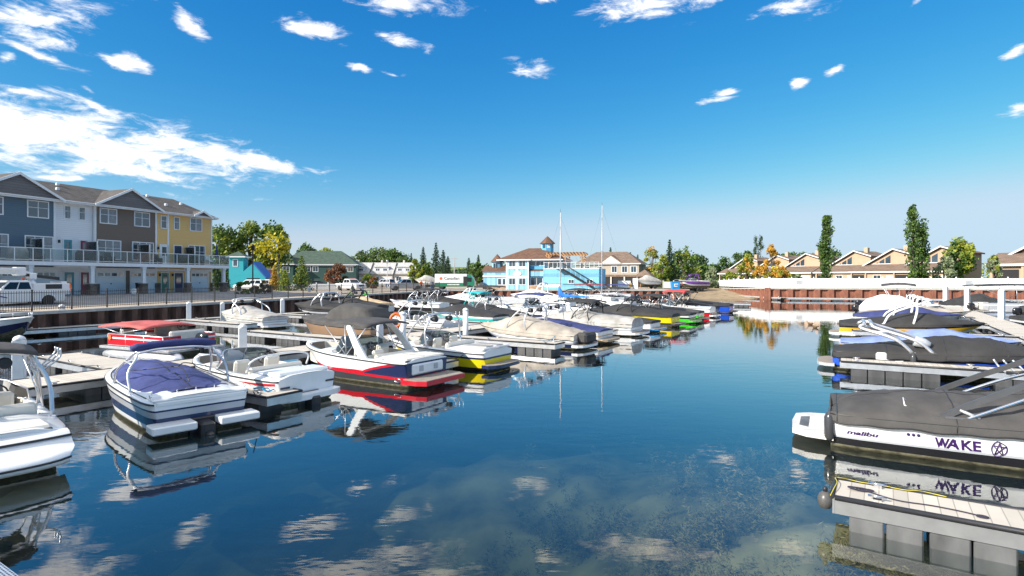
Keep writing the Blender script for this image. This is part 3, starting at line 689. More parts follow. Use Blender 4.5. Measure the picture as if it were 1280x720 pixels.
sheet_wall('rust red sheet pile wall in front of the blue clubhouse', (-11.2, 97), (28, 97), 1.4, RUST, 1.4)
sheet_wall('short rusty sheet pile wall beside the boat ramp', (40.5, 109), (40.5, 90.2), 1.45, RUST, 1.6, zt1=1.85)
lw = sheet_wall('long rust red sheet pile wall under the white fence', (40.5, 90), (139, 60.3), 1.85, RUST, 1.9)
MB().box(-.45, .3, -.5, .42, -2.2, 1.89, RUST).build('corner_pile', lw)
# ------------------------------------------------------------------ docks
LW0, LW1 = row(-14, 8.5), row(57, 8.5)
dock('walkway_dock', 'long main walkway dock running up the left side of the boats', LW0, LW1, 1.9, .46, 'main walkway docks', [(a, a+2.2) for a in np.arange(.5, 70, 4.4)], side=ALU)
RW0, RW1 = rrow(6, 8.6), rrow(72, 8.6)
dock('walkway_dock', 'wide pale walkway dock on the right behind the covered boats', RW0, RW1, 1.9, .46, 'main walkway docks', [(a, a+2.2) for a in np.arange(.5, 64, 4.4)], deck=DECKP)
dock('walkway_dock', 'narrow dark edged walkway dock at the foot of the brown wall', row(-2, 30.5), row(36, 30.5), 1.4, .42, 'main walkway docks', [(a, a+2.) for a in np.arange(.5, 36, 4.2)], deck=DECKW)
for lab, s, t0, t1, w, fl in (('finger dock end with pale blue rope between the blue covered boat and the white bowrider', 1.65, 1.0, 7.5, 1.05, [(.35, 1.6), (3.2, 5)]),
    ('finger dock between the red striped boat and the yellow sterned boat', 8.5, .9, 7.5, .95, [(.2, 1.9), (2.9, 4.6)]),
    ('finger dock with black floats beside the beige covered boat', 15.7, .15, 7.5, 1.0, [(.15, 2.0), (2.7, 4.5), (5.2, 7)]),
    ('finger dock beyond the grey covered runabout', 23.1, .4, 7.5, 1.0, [(.3, 2.0), (3, 4.6)]),
    ('finger dock before the yellow sided boat', 30.2, .4, 7.5, 1.0, [(.3, 2.0), (3, 4.6)]),
    ('far finger dock between the lime and the red sided boats', 42.1, .2, 7.5, 1.0, [(.3, 2.0), (3, 4.6)]),
    ('finger dock in front of the red pontoon boat, its grey planks bare', 1.7, 15.2, 9.5, 1.5, [(.2, 1.9), (2.5, 4.2)]),
    ('slim finger dock running toward the large charcoal canopy boat', 12.0, 18.2, 9.5, 1.0, [(.3, 2), (3, 5), (6, 8)]),
    ('finger dock behind the charcoal canopy boat', 18.3, 17.5, 9.5, 1.0, [(.3, 2), (3, 5), (6, 8)]),
    ('finger dock beside the white and teal runabout', 24.0, 17.0, 9.5, 1.0, [(.3, 2), (3, 5), (5.5, 7)]),
    ('finger dock near the sailboat with the blue sail cover', 38.0, 16.5, 9.5, 1.0, [(.3, 2), (3, 5)]),
    ('finger dock under the white covered boat near the brown wall', 14.6, 22.3, 29.8, 1.1, [(.2, 1.5), (2, 3.4), (4, 5.4)]),
    ('finger dock beside the black tower boats under the brown wall', 22.5, 23.0, 29.8, 1.0, [(.2, 1.5), (2, 3.4), (4, 5.4)])):
    dock('finger_dock', lab, row(s, t0), row(s, t1), w, .46, floats=fl)
d0 = dock('finger_dock', 'pale planked finger dock nearest the camera with black rope and grey floats', (4.72, 8.27), (11.5, 3.85), .8, .45, floats=[(.16, 1.02), (1.06, 1.95), (2.9, 4.6)], fm=GRYP, side=mat('pale_aluminium', (.22, .22, .22), .5, .2), fd=.34, fw=.78)
R1A = (12.4, 20.9)
for lab, p, L_, fl in (('finger dock hidden behind the wakeboard boat with lettering', (8.8, 14.3), 6.6, [(3, 5)]),
    ('finger dock with grey floats below the charcoal covered boat', (12.05, 20.85), 7.6, [(.3, 2.9), (4.3, 7)]),
    ('finger dock between the pale blue cover and the black and gold boat', (16.2, 27.2), 7.2, [(.3, 2.4), (3.2, 5)]),
    ('finger dock with black floats in front of the black and gold boat', (19.6, 32.7), 7.2, [(.4, 2.6), (3.4, 4.8)]),
    ('finger dock in front of the navy and beige covered boat', (24.2, 40.0), 7.2, [(.4, 2.6), (3.4, 4.8)]),
    ('finger dock before the boat with the white rounded cover', (28.6, 46.5), 7.2, [(.4, 2.6), (3.4, 4.8)])):
    a = radians(-30)
    dock('finger_dock', lab, p, (p[0]+L_*cos(a), p[1]+L_*sin(a)), .95, .5, floats=fl)
dock('service_dock', 'grey service dock along the foot of the right hand rusty wall', (42.2, 87.3), (100, 69.7), 1.3, .42, 'service docks', [(a, a+1.4) for a in np.arange(.5, 60, 2.8)], rail=False)
dock('service_dock', 'curved end of the service dock beside the boat ramp', (38.9, 101), (41.9, 87.6), 1.3, .43, 'service docks', [(a, a+1.2) for a in np.arange(.5, 13, 2.8)], rail=False)
dock('service_dock', 'short cross dock at the far end of the left boats', (28.6, 68.2), (22.5, 71), 1.6, .46, 'service docks', [(.2, 1.8), (2.6, 4.2)])
dock('grating_dock', 'corner of a dark grating walkway in the lower left foreground', (-2.6, 3.36), (-9.6, 7.83), 1.5, .5, 'service docks', (), deck=bricks('steel_grating', (.02, .035, .06), (.025, .04, .07), (.30, .36, .44), .05, .03, .5, (0, 1), .008, 1), rail=False, side=DMET)
# ropes, buoy and cleat on the nearest finger dock
M0 = d0.matrix_world
def ondock(x, y, z): a = atan2(3.85-8.27, 11.5-4.72); return (4.72+x*cos(a)-y*sin(a), 8.27+x*sin(a)+y*cos(a), z)
pts = [(.22+.10*cos(k*1.1)+.006*k, .02+.055*sin(k*1.1)*(1-.02*k), .47+.004*(k % 5)) for k in range(26)]
pts += [(.45, -.02, .465), (.62, -.10, .462), (.8, -.14, .462), (1.1, -.10, .462), (1.4, -.12, .462), (1.56, -.16, .463)]+[(1.62+.06*cos(k), -.19+.04*sin(k), .466) for k in range(8)]
tag(MB().tube([ondock(*p) for p in spline(pts, 3)], .009, ROPEB, 5).build('rope'), 'dark mooring rope coiled and trailing along the nearest pale dock', 'rope', 'mooring ropes')
pts = spline([(-.05, -.42, .46), (-.02, -.2, .5), (0, .1, .5), (-.04, .36, .48), (.05, .42, .47), (.3, .38, .468), (.5, .40, .47), (.8, .36, .468), (1.0, .42, .47), (1.3, .37, .468)], 5)
tag(MB().tube([ondock(*p) for p in pts], .006, ROPEY, 5).build('rope'), 'thin yellow rope lying round the end of the nearest dock', 'rope', 'mooring ropes')
bo = thing('buoy', 'grey round fender buoy hanging at the corner of the nearest dock', 'buoy', ondock(-.12, -.36, .36))
MB().lathe([(.005, -.12), (.07, -.1), (.098, -.02), (.10, .03), (.075, .09), (.03, .125), (.005, .13)], mat('grey_buoy', (.09, .085, .08), .35), 16).build('ball', bo)
MB().lathe([(.03, .12), (.035, .17), (.02, .19)], DMET, 10).build('eye', bo)
pts = [row(1.65+.35*cos(k*1.3)*.6, 1.4+.08*k+.2*sin(k*1.3)) for k in range(12)]
tag(MB().tube(spline([(p[0], p[1], .49+.03*(k % 3)) for k, p in enumerate(pts)], 4), .02, ROPEC, 5).build('rope'), 'pale blue rope heaped on the dock end by the white bowrider', 'rope', 'mooring ropes')
for lab, p, zt, r, sq in (('white square dock pile behind the white bowrider', (-10.75, 22.7), 1.5, .15, 1), ('white dock pile with pointed cap behind the red striped boat canopy', at(503, 428, .45), 1.75, .17, 0), ('white dock pile left of the beige covered boat', at(582, 417, .45), 1.7, .15, 0),
     ('thin white pile standing at the foot of the brown wall on the far left', (-29.6, 37.4), 1.6, .16, 1), ('white pile by the brown wall beyond the red pontoon boat', (-24.2, 42.6), 1.55, .16, 1), ('white pile behind the white covered boat near the brown wall', at(278, 398, .4), 1.5, .15, 1), ('white pile between the two boat groups below the brown wall', at(353, 391, .4), 1.5, .16, 1), ('small white pile beside the tan covered boat', at(459, 384, .4), 1.5, .16, 1),
     ('white square pile at the left edge behind the leftmost boat', (-16.2, 18.7), 1.45, .16, 1), ('white pile beyond the blue sun canopy', at(681, 404, .45), 1.6, .15, 0), ('white pile left of the grey covered runabout', at(711, 402, .45), 1.6, .15, 0),
     ('tall white dock pile nearest on the right hand walkway', at(1252, 399, .45), 2.5, .17, 1), ('middle white pile of the right hand walkway', at(1209, 388, .45), 2.4, .18, 1), ('farthest white pile of the right hand walkway', at(1182, 380, .45), 2.4, .2, 1), ('thin white pile beside the charcoal canopy boat', at(475, 428, .45), 1.25, .13, 1)):
    pile(p, zt, r, lab, square=bool(sq))
lr = thing('life_ring', 'orange life ring hanging on the white pile behind the red striped boat canopy', 'life ring', (*[a+b for a, b in zip(at(503, 428, .45), (-.28, -.1))], 1.5))
MB().tube([(.26*cos(k*pi/10), 0, .30*sin(k*pi/10)) for k in range(20)], .07, ORANGE, 8, True).build('ring', lr)
# ------------------------------------------------------------------ the boats
BL, BR = 148, -30
def TW(x, ht=1.95, **k): d = dict(xf=x+.9, xr=x-.35, xt=x-.1, zt=ht); d.update(k); return d
# --- near left row
def ex_blue(o, h):
    mb = MB(); 
    for sd in (1, -1): mb.rbox((-.2, sd*.68, .235), (.5, .88, .17), WHITE, .025); mb.rbox((-.17, sd*.68, .14), (.44, .84, .04), NAVY, .01)
    mb.build('swim_platform', o)
    mb = MB(); mb.rbox((.22, 0, .80), (.46, 2.0, .07), WHITE, .03); mb.rbox((.03, 0, .72), (.1, 1.9, .12), WHITE, .03); mb.build('rear_deck', o)
    q = MB(); q.rbox((-.22, 0, .05), (.42, .3, .42), BLKP, .05); q.rbox((-.45, 0, -.12), (.3, .16, .35), BLKP, .04); q.rbox((-.02, 0, .12), (.08, .62, .4), DMET, .03); q.build('outdrive', o)
    for y in (.9, -.9, .4, -.4, 0): MB().tube([(.46, y, .86), (.46, y, .93)], .012, CHROME, 6).build('snap', o)
    for y in (1, -1): cleat(o, (.2, y, .84))
    st = MB()
    for pts in ([(.6, .1, 1.06), (1.6, .05, 1.28), (2.3, .7, 1.2), (3.4, .8, 1.1)], [(2.3, -.9, 1.1), (1.9, -.2, 1.33), (1.6, .05, 1.3)], [(1.2, -1.0, 1.0), (2.0, -.95, 1.07)]):
        st.tube(spline(pts, 5), .013, VDARK, 5)
    st.build('cover_strap', o)
bl, h = boat('wakeboard_boat', 'white boat under a smooth navy cover with rolled navy bimini on its tower', 'motorboat', ((at(180, 551)[0]+at(318, 526)[0])/2, (at(180, 551)[1]+at(318, 526)[1])/2), 136, 6.4, 2.35, .74, .92,
   [(.22, WHITE), (.52, NAVY), (.60, SILV), (.72, SILV), (.78, NAVY), (1, WHITE)], C_PERI, [(0, .02), (.10, .14), (.35, .27), (.55, .34), (.75, .24), (1, .03)], -.02, ins=.13, t0=.085, tower= dict(xf=3.0, xr=1.5, xt=2.05, zt=1.66, racks=False, speak=False, boot=C_NAVY, r=.03), extra=ex_blue, nt=50, wr=.03, seams=[.01])
for ch in bl.children:
    if ch.name.startswith('cover') and not ch.name.startswith('cover_strap'): ch.location = (.0, 0, 0)
def ex_bowrider(o, h):
    mb = MB()
    for sd in (1, -1):
        P = []
        for k in range(9):
            t = .02+.28*k/8; a = h.pt(t, .80-.05*sin(k/8*pi), sd, .006); b = h.pt(t, .80+.10*(1-k/8), sd, .006); P.append([a, b])
        mb.grid(P, RED)
    mb.build('swoosh', o)
    q = MB(); q.rbox((-.2, 0, .02), (.4, .3, .42), BLKP, .05); q.rbox((-.03, 0, .12), (.08, .7, .42), GRYP, .03); q.build('outdrive', o)
    q = MB(); q.rbox((.5, 0, .84), (.75, 1.7, .12), WHITE, .05); q.build('engine_hatch', o)
    q = MB()
    for sd in (.75, -.75): q.rbox((-.012, sd, .52), (.03, .3, .05), VDARK, .01)
    q.build('transom_vent', o)
    MB().tube(spline([(1.35, 1.0, .85), (1.2, .95, 1.15), (1.15, .5, 1.28), (1.15, -.5, 1.28), (1.2, -.95, 1.15), (1.35, -1.0, .85)], 5), .025, PAINTW, 7).build('roll_bar', o)
    make_platform(h, o, WHITE, WHITE, .35, .3, .14)
    for x, y in ((.25, .98), (.25, -.98), (3.2, 1.06), (3.2, -1.06), (4.9, .3)): cleat(o, (x, y, h.zs(x/h.L)+.05))
    q = MB(); q.tube([h.pt(t, .60, 1, .006) for t in (.1, .2, .4, .6, .8, .93)], .008, SILV, 5).tube([h.pt(t, .60, -1, .006) for t in (.1, .2, .4, .6, .8, .93)], .008, SILV, 5); q.build('pinstripe', o)
p = ((at(340, 513)[0]+at(425, 494)[0])/2, (at(340, 513)[1]+at(425, 494)[1])/2)
boat('bowrider_boat', 'open white bowrider with small red swooshes and a clear windscreen', 'motorboat', p, 148, 5.5, 2.25, .72, .92, [(.3, WHITE), (.36, SILV), (1, WHITE)], open_=[(.24, .60, .2, .25), (.68, .9, .16, .38)], extra=ex_bowrider, nt=30)
def ex_cobalt(o, h):
    mb = MB(); w = 1.1
    mb.loft([[(-.80, -w*.86, z), (-.80, w*.86, z), (-.5, w, z), (.1, w+.04, z), (.1, -w-.04, z), (-.5, -w, z)] for z in (.16, .30)], RED, smooth=False)
    mb.loft([[(-.78, -w*.83, z), (-.78, w*.83, z), (-.5, w*.96, z), (.06, w*.98, z), (.06, -w*.98, z), (-.5, -w*.96, z)] for z in (.30, .318)], CARPET, smooth=False); mb.build('swim_platform', o)
    q = MB(); q.rbox((.62, 0, .86), (1.15, 1.9, .12), VINYL, .05); q.rbox((.08, 0, .83), (.12, 1.92, .09), VDARK, .03); q.rbox((.62, -.0, .925), (1.0, .03, .012), VGREY, .004); q.build('sun_pad', o)
    q = MB(); q.rbox((-.0, 0, .56), (.10, 1.5, .34), WHITE, .04); q.rbox((-.055, .35, .58), (.02, .2, .18), SILV, .01); q.rbox((-.055, -.35, .58), (.02, .2, .18), SILV, .01); q.build('transom_locker', o)
    mb = MB()
    for sd in (1, -1):
        C = spline([(1.75, sd*1.13, .80), (2.1, sd*1.1, 1.2), (2.45, sd*1.02, 1.6), (2.75, sd*.9, 1.86)], 5); rings = []
        for i, c in enumerate(C):
            k = i/(len(C)-1); l, th = .17-.06*k, .04
            rings.append([(c.x-l, c.y-th, c.z+.03), (c.x+l, c.y-th, c.z-.03), (c.x+l, c.y+th, c.z-.03), (c.x-l, c.y+th, c.z+.03)])
        mb.loft(rings, WHITE, smooth=False)
    mb.tube([(2.78, .92, 1.86), (2.82, 0, 1.93), (2.78, -.92, 1.86)], .05, WHITE, 8); mb.build('tower', o)
    make_bimini(h, o, 1.75, 4.0, 1.88, C_GREY, 1.0, legs=2.6, dome=.10)
    rg = MB(); rg.tube([(h.pt(.06, .18, 1, .012)[0]+.14*cos(k*pi/8), h.pt(.06, .18, 1, .012)[1], .24+.06*sin(k*pi/8)) for k in range(16)], .018, CHROME, 6, True); rg.build('badge', o)
    for x, y in ((.9, 1.12), (.9, -1.12), (3.4, 1.1), (3.4, -1.1), (5.2, .55), (5.2, -.55)): cleat(o, (x, y, h.zs(x/h.L)+.05))
    ex = MB(); seat(ex, 2.0, .55, .25, .5); seat(ex, 2.9, -.5, .3, .5); seat(ex, 2.9, .5, .3, .5); ex.build('cockpit_seats', o)
def f1(t): return .27+.10*t
def f2(t): return f1(t)+.12-.03*t
def f3(t): return f2(t)+max(0, (.30-t)/.30)**.8*.62
def f4(t): return min(.99, f3(t)+max(0, .10*min(1, (.62-t)*4)) if t < .62 else f3(t))
p = (at(531, 490)[0]*.5+at(586, 478)[0]*.5+.85*-.84, at(531, 490)[1]*.5+at(586, 478)[1]*.5+.85*.54)
boat('bowrider_boat', 'white bowrider with bold red stripes, red swim platform and grey canopy', 'motorboat', p, 147, 6.1, 2.4, .78, 1.02, [(f1, CHAR), (f2, RED), (f3, NAVY), (f4, RED), (1, WHITE)], open_=[(.22, .60, .2, .25), (.68, .9, .16, .42)], extra=ex_cobalt, nt=40)
def ex_yellow(o, h):
    q = MB(); q.rbox((.7, 0, .80), (1.3, 1.9, .1), C_WHT, .05); q.rbox((.7, .35, .86), (1.1, .5, .05), VGREY, .02); q.rbox((.7, -.35, .86), (1.1, .5, .05), VGREY, .02); q.build('sun_pad', o)
boat('wakeboard_boat', 'open boat with yellow lower hull and stern beside the red striped boat', 'motorboat', row(10.5, .1), 148, 5.8, 2.35, .66, .9, [(.1, BLACK), (.62, YEL), (.74, NAVY), (1, WHITE)], open_=[(.3, .6, .2, .25), (.68, .88, .16, .4)], platform=NAVY, tower=TW(3.0, 1.95, boot=None), extra=ex_yellow, nt=24)
def ex_l0(o, h):
    q = MB(); q.rbox((.5, 0, .74), (.8, 1.8, .1), VINYL, .05); q.rbox((.08, 0, .72), (.08, 1.8, .05), VDARK, .02); q.build('sun_pad', o)
    n = 12; sec = []
    for x, z, k in ((.02, .70, .93), (-.12, .66, .94), (-.30, .52, .95), (-.5, .44, .95), (-.72, .42, .9), (-.86, .36, .84), (-.88, .28, .84), (-.82, .22, .84), (0, .16, .9)): sec.append([(x*(1-.25*abs(1-2*j/n)**4), 1.18*k*(1-2*j/n), z) for j in range(n+1)])
    MB().grid(sec, WHITE).build('swim_platform', o)
    MB().tube([(-.22*(1-.25*abs(1-2*j/n)**4), 1.12*(1-2*j/n), .605) for j in range(n+1)], .022, BLACK, 6).tube([(-.882*(1-.25*abs(1-2*j/n)**4), 1.0*(1-2*j/n), .325) for j in range(n+1)], .02, BLACK, 6).build('stripe', o)
    make_bimini(h, o, 1.4, 2.9, 2.0, C_GREY, .95, legs=2.2)
c0 = at(93, 580)
boat('wakeboard_boat', 'white boat with black stripes cut off by the left edge, silver tower above', 'motorboat', (c0[0]-1.2*.64, c0[1]-1.2*.77), 141, 6.4, 2.5, .66, .95, [(.12, BLACK), (.34, WHITE), (.46, BLACK), (.84, WHITE), (.94, BLACK), (1, WHITE)], open_=[(.24, .58, .22, .28), (.66, .9, .16, .42)], tower=dict(xf=2.6, xr=1.3, xt=1.9, zt=1.95, r=.04, speak=True, racks=True), extra=ex_l0, nt=30)
# --- left row, further out
LAB = 'boats moored along the docks'
def ex_beige(o, h):
    MB().rbox((-.25, 0, .55), (.5, 1.3, .5), C_GREY, .1).build('motor_cover', o)
boat('covered_motorboat', 'runabout under a wrinkled beige cover behind black dock floats', 'motorboat', row(17.9, 0), 148, 6.2, 2.45, .68, .95, bnd(NAVY, SILV), C_BEIGE, [(0, .12), (.12, .3), (.35, .55), (.55, .72), (.65, .6), (.85, .2), (1, .02)], .2, TW(2.9, 1.95, r=.03), platform=WHITE, nt=44, wr=.034, seed=2, extra=ex_beige)
boat('covered_motorboat', 'runabout with navy cover and pale gunwales beside the beige one', 'motorboat', row(20.9, 0), 148, 6.0, 2.4, .66, .92, [(.3, NAVY), (.5, WHITE), (.62, C_TAN), (1, WHITE)], C_NAVY, [(0, .06), (.2, .2), (.5, .4), (.65, .35), (.85, .15), (1, .02)], .03, TW(3.4, 1.95, r=.028), platform=C_TAN, seed=3)
boat('covered_motorboat', 'large runabout under a pale grey box sterned cover with black racks', 'motorboat', row(25.3, -.2), 148, 6.6, 2.5, .74, .95, [(.4, WHITE), (.5, SILV), (1, WHITE)], C_PALE, [(0, .34), (.1, .36), (.3, .42), (.55, .62), (.68, .5), (.85, .2), (1, .02)], .2, TW(3.0, 1.9, m=DMET, boot=None), dict(x0=2.4, x1=4.4, z=1.95, m=C_DARK), platform=WHITE, seed=4, power=3.2)
boat('covered_motorboat', 'white hulled boat under a low black cover behind the pale grey one', 'motorboat', row(28.5, -.3), 148, 6.2, 2.4, .66, .92, [(.25, NAVY), (1, WHITE)], C_DARK, FLATP, .1, None, None, platform=SKYB, seed=5)
boat('wakeboard_boat', 'charcoal covered boat with a bright yellow hull side', 'motorboat', row(33.1, -.3), 148, 6.9, 2.5, .82, 1.05, [(.3, CHAR), (lambda t: .86-.5*max(0, t-.6), YEL), (1, CHAR)], C_DARK, WAKEP, .14, TW(3.2, 2.0, m=DMET), platform=CHAR, seed=6)
boat('wakeboard_boat', 'lime green and white boat with green stern', 'motorboat', row(36.6, -.6), 148, 6.4, 2.4, .74, .95, [(.45, LIME), (.62, BLACK), (1, WHITE)], C_DARK, FLATP, .12, TW(3.2, 1.95, m=DMET), dict(x0=2.2, x1=4, z=2.0, m=C_DARK), platform=LIME, seed=7)
boat('wakeboard_boat', 'pale grey and lime sided boat beyond the lime sterned one', 'motorboat', row(39.6, -.5), 148, 6.4, 2.4, .74, .95, [(.3, BLACK), (.6, LIME), (1, SILV)], C_GREY, FLATP, .12, TW(3.2, 1.95, m=ALU), platform=BLACK, seed=8)
boat('bowrider_boat', 'white boat with red lower hull and red canopy', 'motorboat', row(44.2, -.4), 148, 6.4, 2.45, .8, 1.1, [(.42, RED), (.52, BLACK), (1, WHITE)], open_=[(.2, .6, .2, .25), (.68, .9, .16, .4)], bimini=dict(x0=2.2, x1=4.2, z=2.2, m=C_RED), seed=9, platform=WHITE)
boat('covered_motorboat', 'cobalt blue hulled boat under a charcoal cover at the end of the left row', 'motorboat', row(51.2, -.6), 148, 6.8, 2.5, .84, 1.05, [(.75, BLUE), (1, BLACK)], C_DARK, FLATP, .14, None, platform=BLACK, seed=10)
boat('wakeboard_boat', 'dark boat with black bimini between the red hulled and the blue hulled boats', 'motorboat', row(47.8, 0), 148, 6.2, 2.4, .72, .95, bnd(BLACK, SILV, CHAR), C_DARK, WAKEP, .14, TW(3.1, 2.0, m=DMET), dict(x0=2, x1=3.8, z=2.05, m=C_DARK), seed=11)
# --- back of the left walkway
tb = at(207, 455)
P = pontoon('pontoon_boat', 'red pontoon boat with faded red canopy beyond the navy covered boat', (tb[0]+.5*2.5*AX[0]+.1, tb[1]+.5*2.5*AX[1]), 155, 5.0, 2.5, RED, C_PINK, zb=1.36, bx=(.36, 1.0), railh=.46)
lg = MB(); vs = [(-.14*cos(k*pi/6)*(1 if k % 2 else .6), .0, .16*sin(k*pi/6)*(1 if k % 2 else .6)) for k in range(12)]
lg.add([(4.05+x, 1.25+.0, .92+z) for x, y, z in vs], [tuple(range(12))], ORANGE); lg.build('emblem', P)
def ex_camper(o, h):
    mb = MB(); rings = []
    for x, w, z0, z1 in ((.3, .95, .85, 1.35), (.7, 1.0, .85, 1.85), (2.6, 1.0, .85, 2.05), (3.4, .96, .85, 1.75), (4.3, .8, .9, 1.15)):
        rings.append([(x, w, z0), (x, w*.93, (z0+z1)/2), (x, w*.84, z1-.06), (x, w*.5, z1), (x, 0, z1+.04), (x, -w*.5, z1), (x, -w*.84, z1-.06), (x, -w*.93, (z0+z1)/2), (x, -w, z0)])
    fine = []
    for a, b in zip(rings, rings[1:]):
        for k in range(5): fine.append([tuple(Vector(p).lerp(Vector(q), k/5)+Vector((0, (.03*mnoise.noise(Vector((p[0]*3+k, j*2.2, 1)))), .03*mnoise.noise(Vector((p[0]*3+k, j*1.5, 7)))))) for j, (p, q) in enumerate(zip(a, b))])
    fine.append(rings[-1]); mb.grid(fine, C_GREY); mb.add(fine[0], [tuple(range(9))], C_GREY); mb.build('camper_canopy', o)
boat('cabin_cruiser', 'bronze sided cruiser under a tall charcoal camper canopy', 'motorboat', row(14.4, 9.9), 148, 6.8, 2.6, .95, 1.2, [(.15, WHITE), (.8, BROWNH), (1, C_DARK)], C_GREY, [(0, .1), (.5, .3), (.7, .3), (1, .03)], .15, extra=ex_camper, nt=24, seed=12)
boat('wakeboard_boat', 'open silver wakeboard boat with bare arched tower behind the yellow stern', 'motorboat', row(20.6, 10.2), 148, 6.2, 2.4, .7, .95, bnd(CHAR, SILV), open_=[(.2, .6, .2, .25), (.68, .9, .16, .4)], tower=TW(2.9, 1.95, r=.04, boot=None), seed=13)
boat('covered_motorboat', 'white and turquoise runabout under a low charcoal cover', 'motorboat', row(25.9, 10.0), 148, 6.4, 2.45, .8, 1.05, [(.5, WHITE), (.75, TEAL), (1, WHITE)], C_DARK, WAKEP, .06, None, seed=14)
boat('wakeboard_boat', 'white boat with turquoise tower canopy behind the turquoise runabout', 'motorboat', row(33.5, 14.5), 148, 6.0, 2.4, .7, .95, [(.3, TEAL), (1, WHITE)], open_=[(.2, .6, .2, .25), (.68, .9, .16, .4)], tower=TW(2.9, 2.0, m=TEAL), bimini=dict(x0=2, x1=3.6, z=2.1, m=C_TEAL), seed=15)
boat('covered_motorboat', 'dark covered boat with grey tower between the turquoise boats', 'motorboat', row(29.3, 10.3), 148, 6.0, 2.4, .7, .95, bnd(BLACK, SILV), C_DARK, WAKEP, .14, TW(2.9, 1.95), seed=16)
boat('runabout_boat', 'white runabout with a deep blue sun canopy', 'motorboat', row(36.2, 10.2), 148, 6.2, 2.45, .8, 1.05, [(.3, NAVY), (1, WHITE)], open_=[(.2, .6, .2, .25), (.68, .9, .16, .4)], bimini=dict(x0=1.6, x1=4.4, z=1.95, m=C_NAVY), seed=17)
def sailboat(label, pos, head, L, mast, sail=None, group='sailboats at the docks'):
    o = thing('sailboat', label, 'sailboat', (*pos, 0), radians(head), group); h = Hull(L, L*.33, .75, .95, rake=1.0)
    make_hull(h, [(.2, NAVY), (1, WHITE)], o, 18); make_deck(h, o, [(.06, .34, .3, .3)], nt=20)
    mb = MB(); mb.loft([[(x, w, z0), (x, w*.85, z1), (x, -w*.85, z1), (x, -w, z0)] for x, w, z0, z1 in ((L*.36, .8, .8, 1.25), (L*.5, .8, .85, 1.3), (L*.68, .5, .9, 1.12), (L*.74, .35, .95, 1.0))], WHITE, smooth=False); mb.build('cabin', o)
    for sd in (1, -1): MB().rbox((L*.48, sd*.745, 1.07), (.8, .03, .14), SMOKE, .01).build('cabin_window', o)
    xm = L*.56; m_ = MB().tube([(xm, 0, 1.0), (xm-.05, 0, mast)], [.062, .042], mat('mast_grey', (.55, .55, .55), .4, .2) if 'mast_grey' not in MATS else MATS['mast_grey'], 9).build('mast', o)
    st = MB()
    for e in ((L*.98, 0, .95), (.05, 0, .8)): st.tube([(xm-.04, 0, mast-.3), e], .005, DMET, 4)
    for sd in (1, -1): st.tube([(xm-.04, 0, mast-1), (xm-.03, sd*.5, mast*.55), (xm-.1, sd*h.w(.55), .85)], .005, DMET, 4)
    st.tube([(xm-.03, .5, mast*.55), (xm-.03, -.5, mast*.55)], .02, ALU, 5); st.build('rigging', m_)
    MB().tube([(xm-.04, 0, mast), (xm-.04, 0, mast+.35)], .012, DMET, 5).build('masthead_antenna', m_)
    b = MB().tube([(xm, 0, 1.75), (xm-L*.46, 0, 1.7)], .05, ALU, 7).build('boom', o)
    if sail:
        n = 14; rings = []
        for i in range(n+1):
            a = i/n; x = xm+.12-L*.47*a; r = .16-.07*a; top = 1.80+.22*(1-a)+.75*max(0, 1-a*6)+.03*sin(i*2.3)
            rings.append([(x, .9*r*cos(k*pi/4), 1.68+(top-1.68)*(.5+.5*sin(k*pi/4))) for k in range(8)])
        MB().loft(rings, sail).build('sail_cover', o)
    tl = MB(); tl.rbox((-.04, 0, .1), (.06, .3, .9), WHITE, .02); tl.build('rudder', o)
    return o
sailboat('sailboat with bright blue sail cover and the shorter mast', (px(700, 53)+3.05, 51.1), 148, 6.4, 9.55, C_BLUE)
sailboat('sailboat with bare boom and the taller mast on the right', (px(752, 65.5)+3.25, 63.5), 148, 6.8, 11.8)
k = 0
for lab, s, t, kw in (('white boat with open cockpit near the shorter mast', 42.3, 10.2, dict(bands=bnd(SILV), open_=[(.2, .6, .2, .25), (.68, .9, .16, .4)], tower=TW(2.9, 2.0))),
    ('grey boat with black bimini near the taller mast', 45.4, 10.2, dict(bands=bnd(CHAR, RED, SILV), cover=C_GREY, tower=TW(2.9, 2.1, m=DMET), bimini=dict(x0=2, x1=4, z=2.2, m=C_DARK))),
    ('white cuddy boat with black canopy at the far end of the back row', 55.6, 10.4, dict(bands=bnd(NAVY), cover=C_DARK, bimini=dict(x0=2, x1=4, z=2.2, m=C_DARK))),
    ('low white runabout beyond the taller mast', 58.6, 10.4, dict(bands=bnd(RED), open_=[(.2, .6, .2, .25), (.68, .9, .16, .4)]))):
    boat('motorboat', lab, 'motorboat', row(s, t), 148, 6.0, 2.4, .72, 1.0, seed=20+k, nt=14, **kw); k += 1
pontoon('pontoon_boat', 'pontoon boat with maroon canopy in front of the blue clubhouse', (px(760, 76), 76), 158, 6.2, 2.5, PAINTW, C_MAR, zb=2.5, bx=(.05, .7))
pontoon('pontoon_boat', 'pontoon boat with navy canopy right of the maroon canopy', (px(795, 80), 80), 158, 6.2, 2.5, SILV, C_NAVY, zb=2.4, bx=(.1, .7))
pontoon('pontoon_boat', 'white pontoon boat with cream fence near the taller mast', (px(737, 60), 60.5), 150, 6.0, 2.5, OFFW, None, bx=(.1, .7))
pontoon('pontoon_boat', 'silver pontoon boat with black canopy behind the yellow sided boat', (px(790, 66), 66), 150, 6.0, 2.5, SILV, C_DARK, zb=2.2, bx=(.1, .7))
pontoon('pontoon_boat', 'silver pontoon boat with no canopy left of the sail cover', (px(668, 64), 64), 150, 6.0, 2.5, SILV, None)
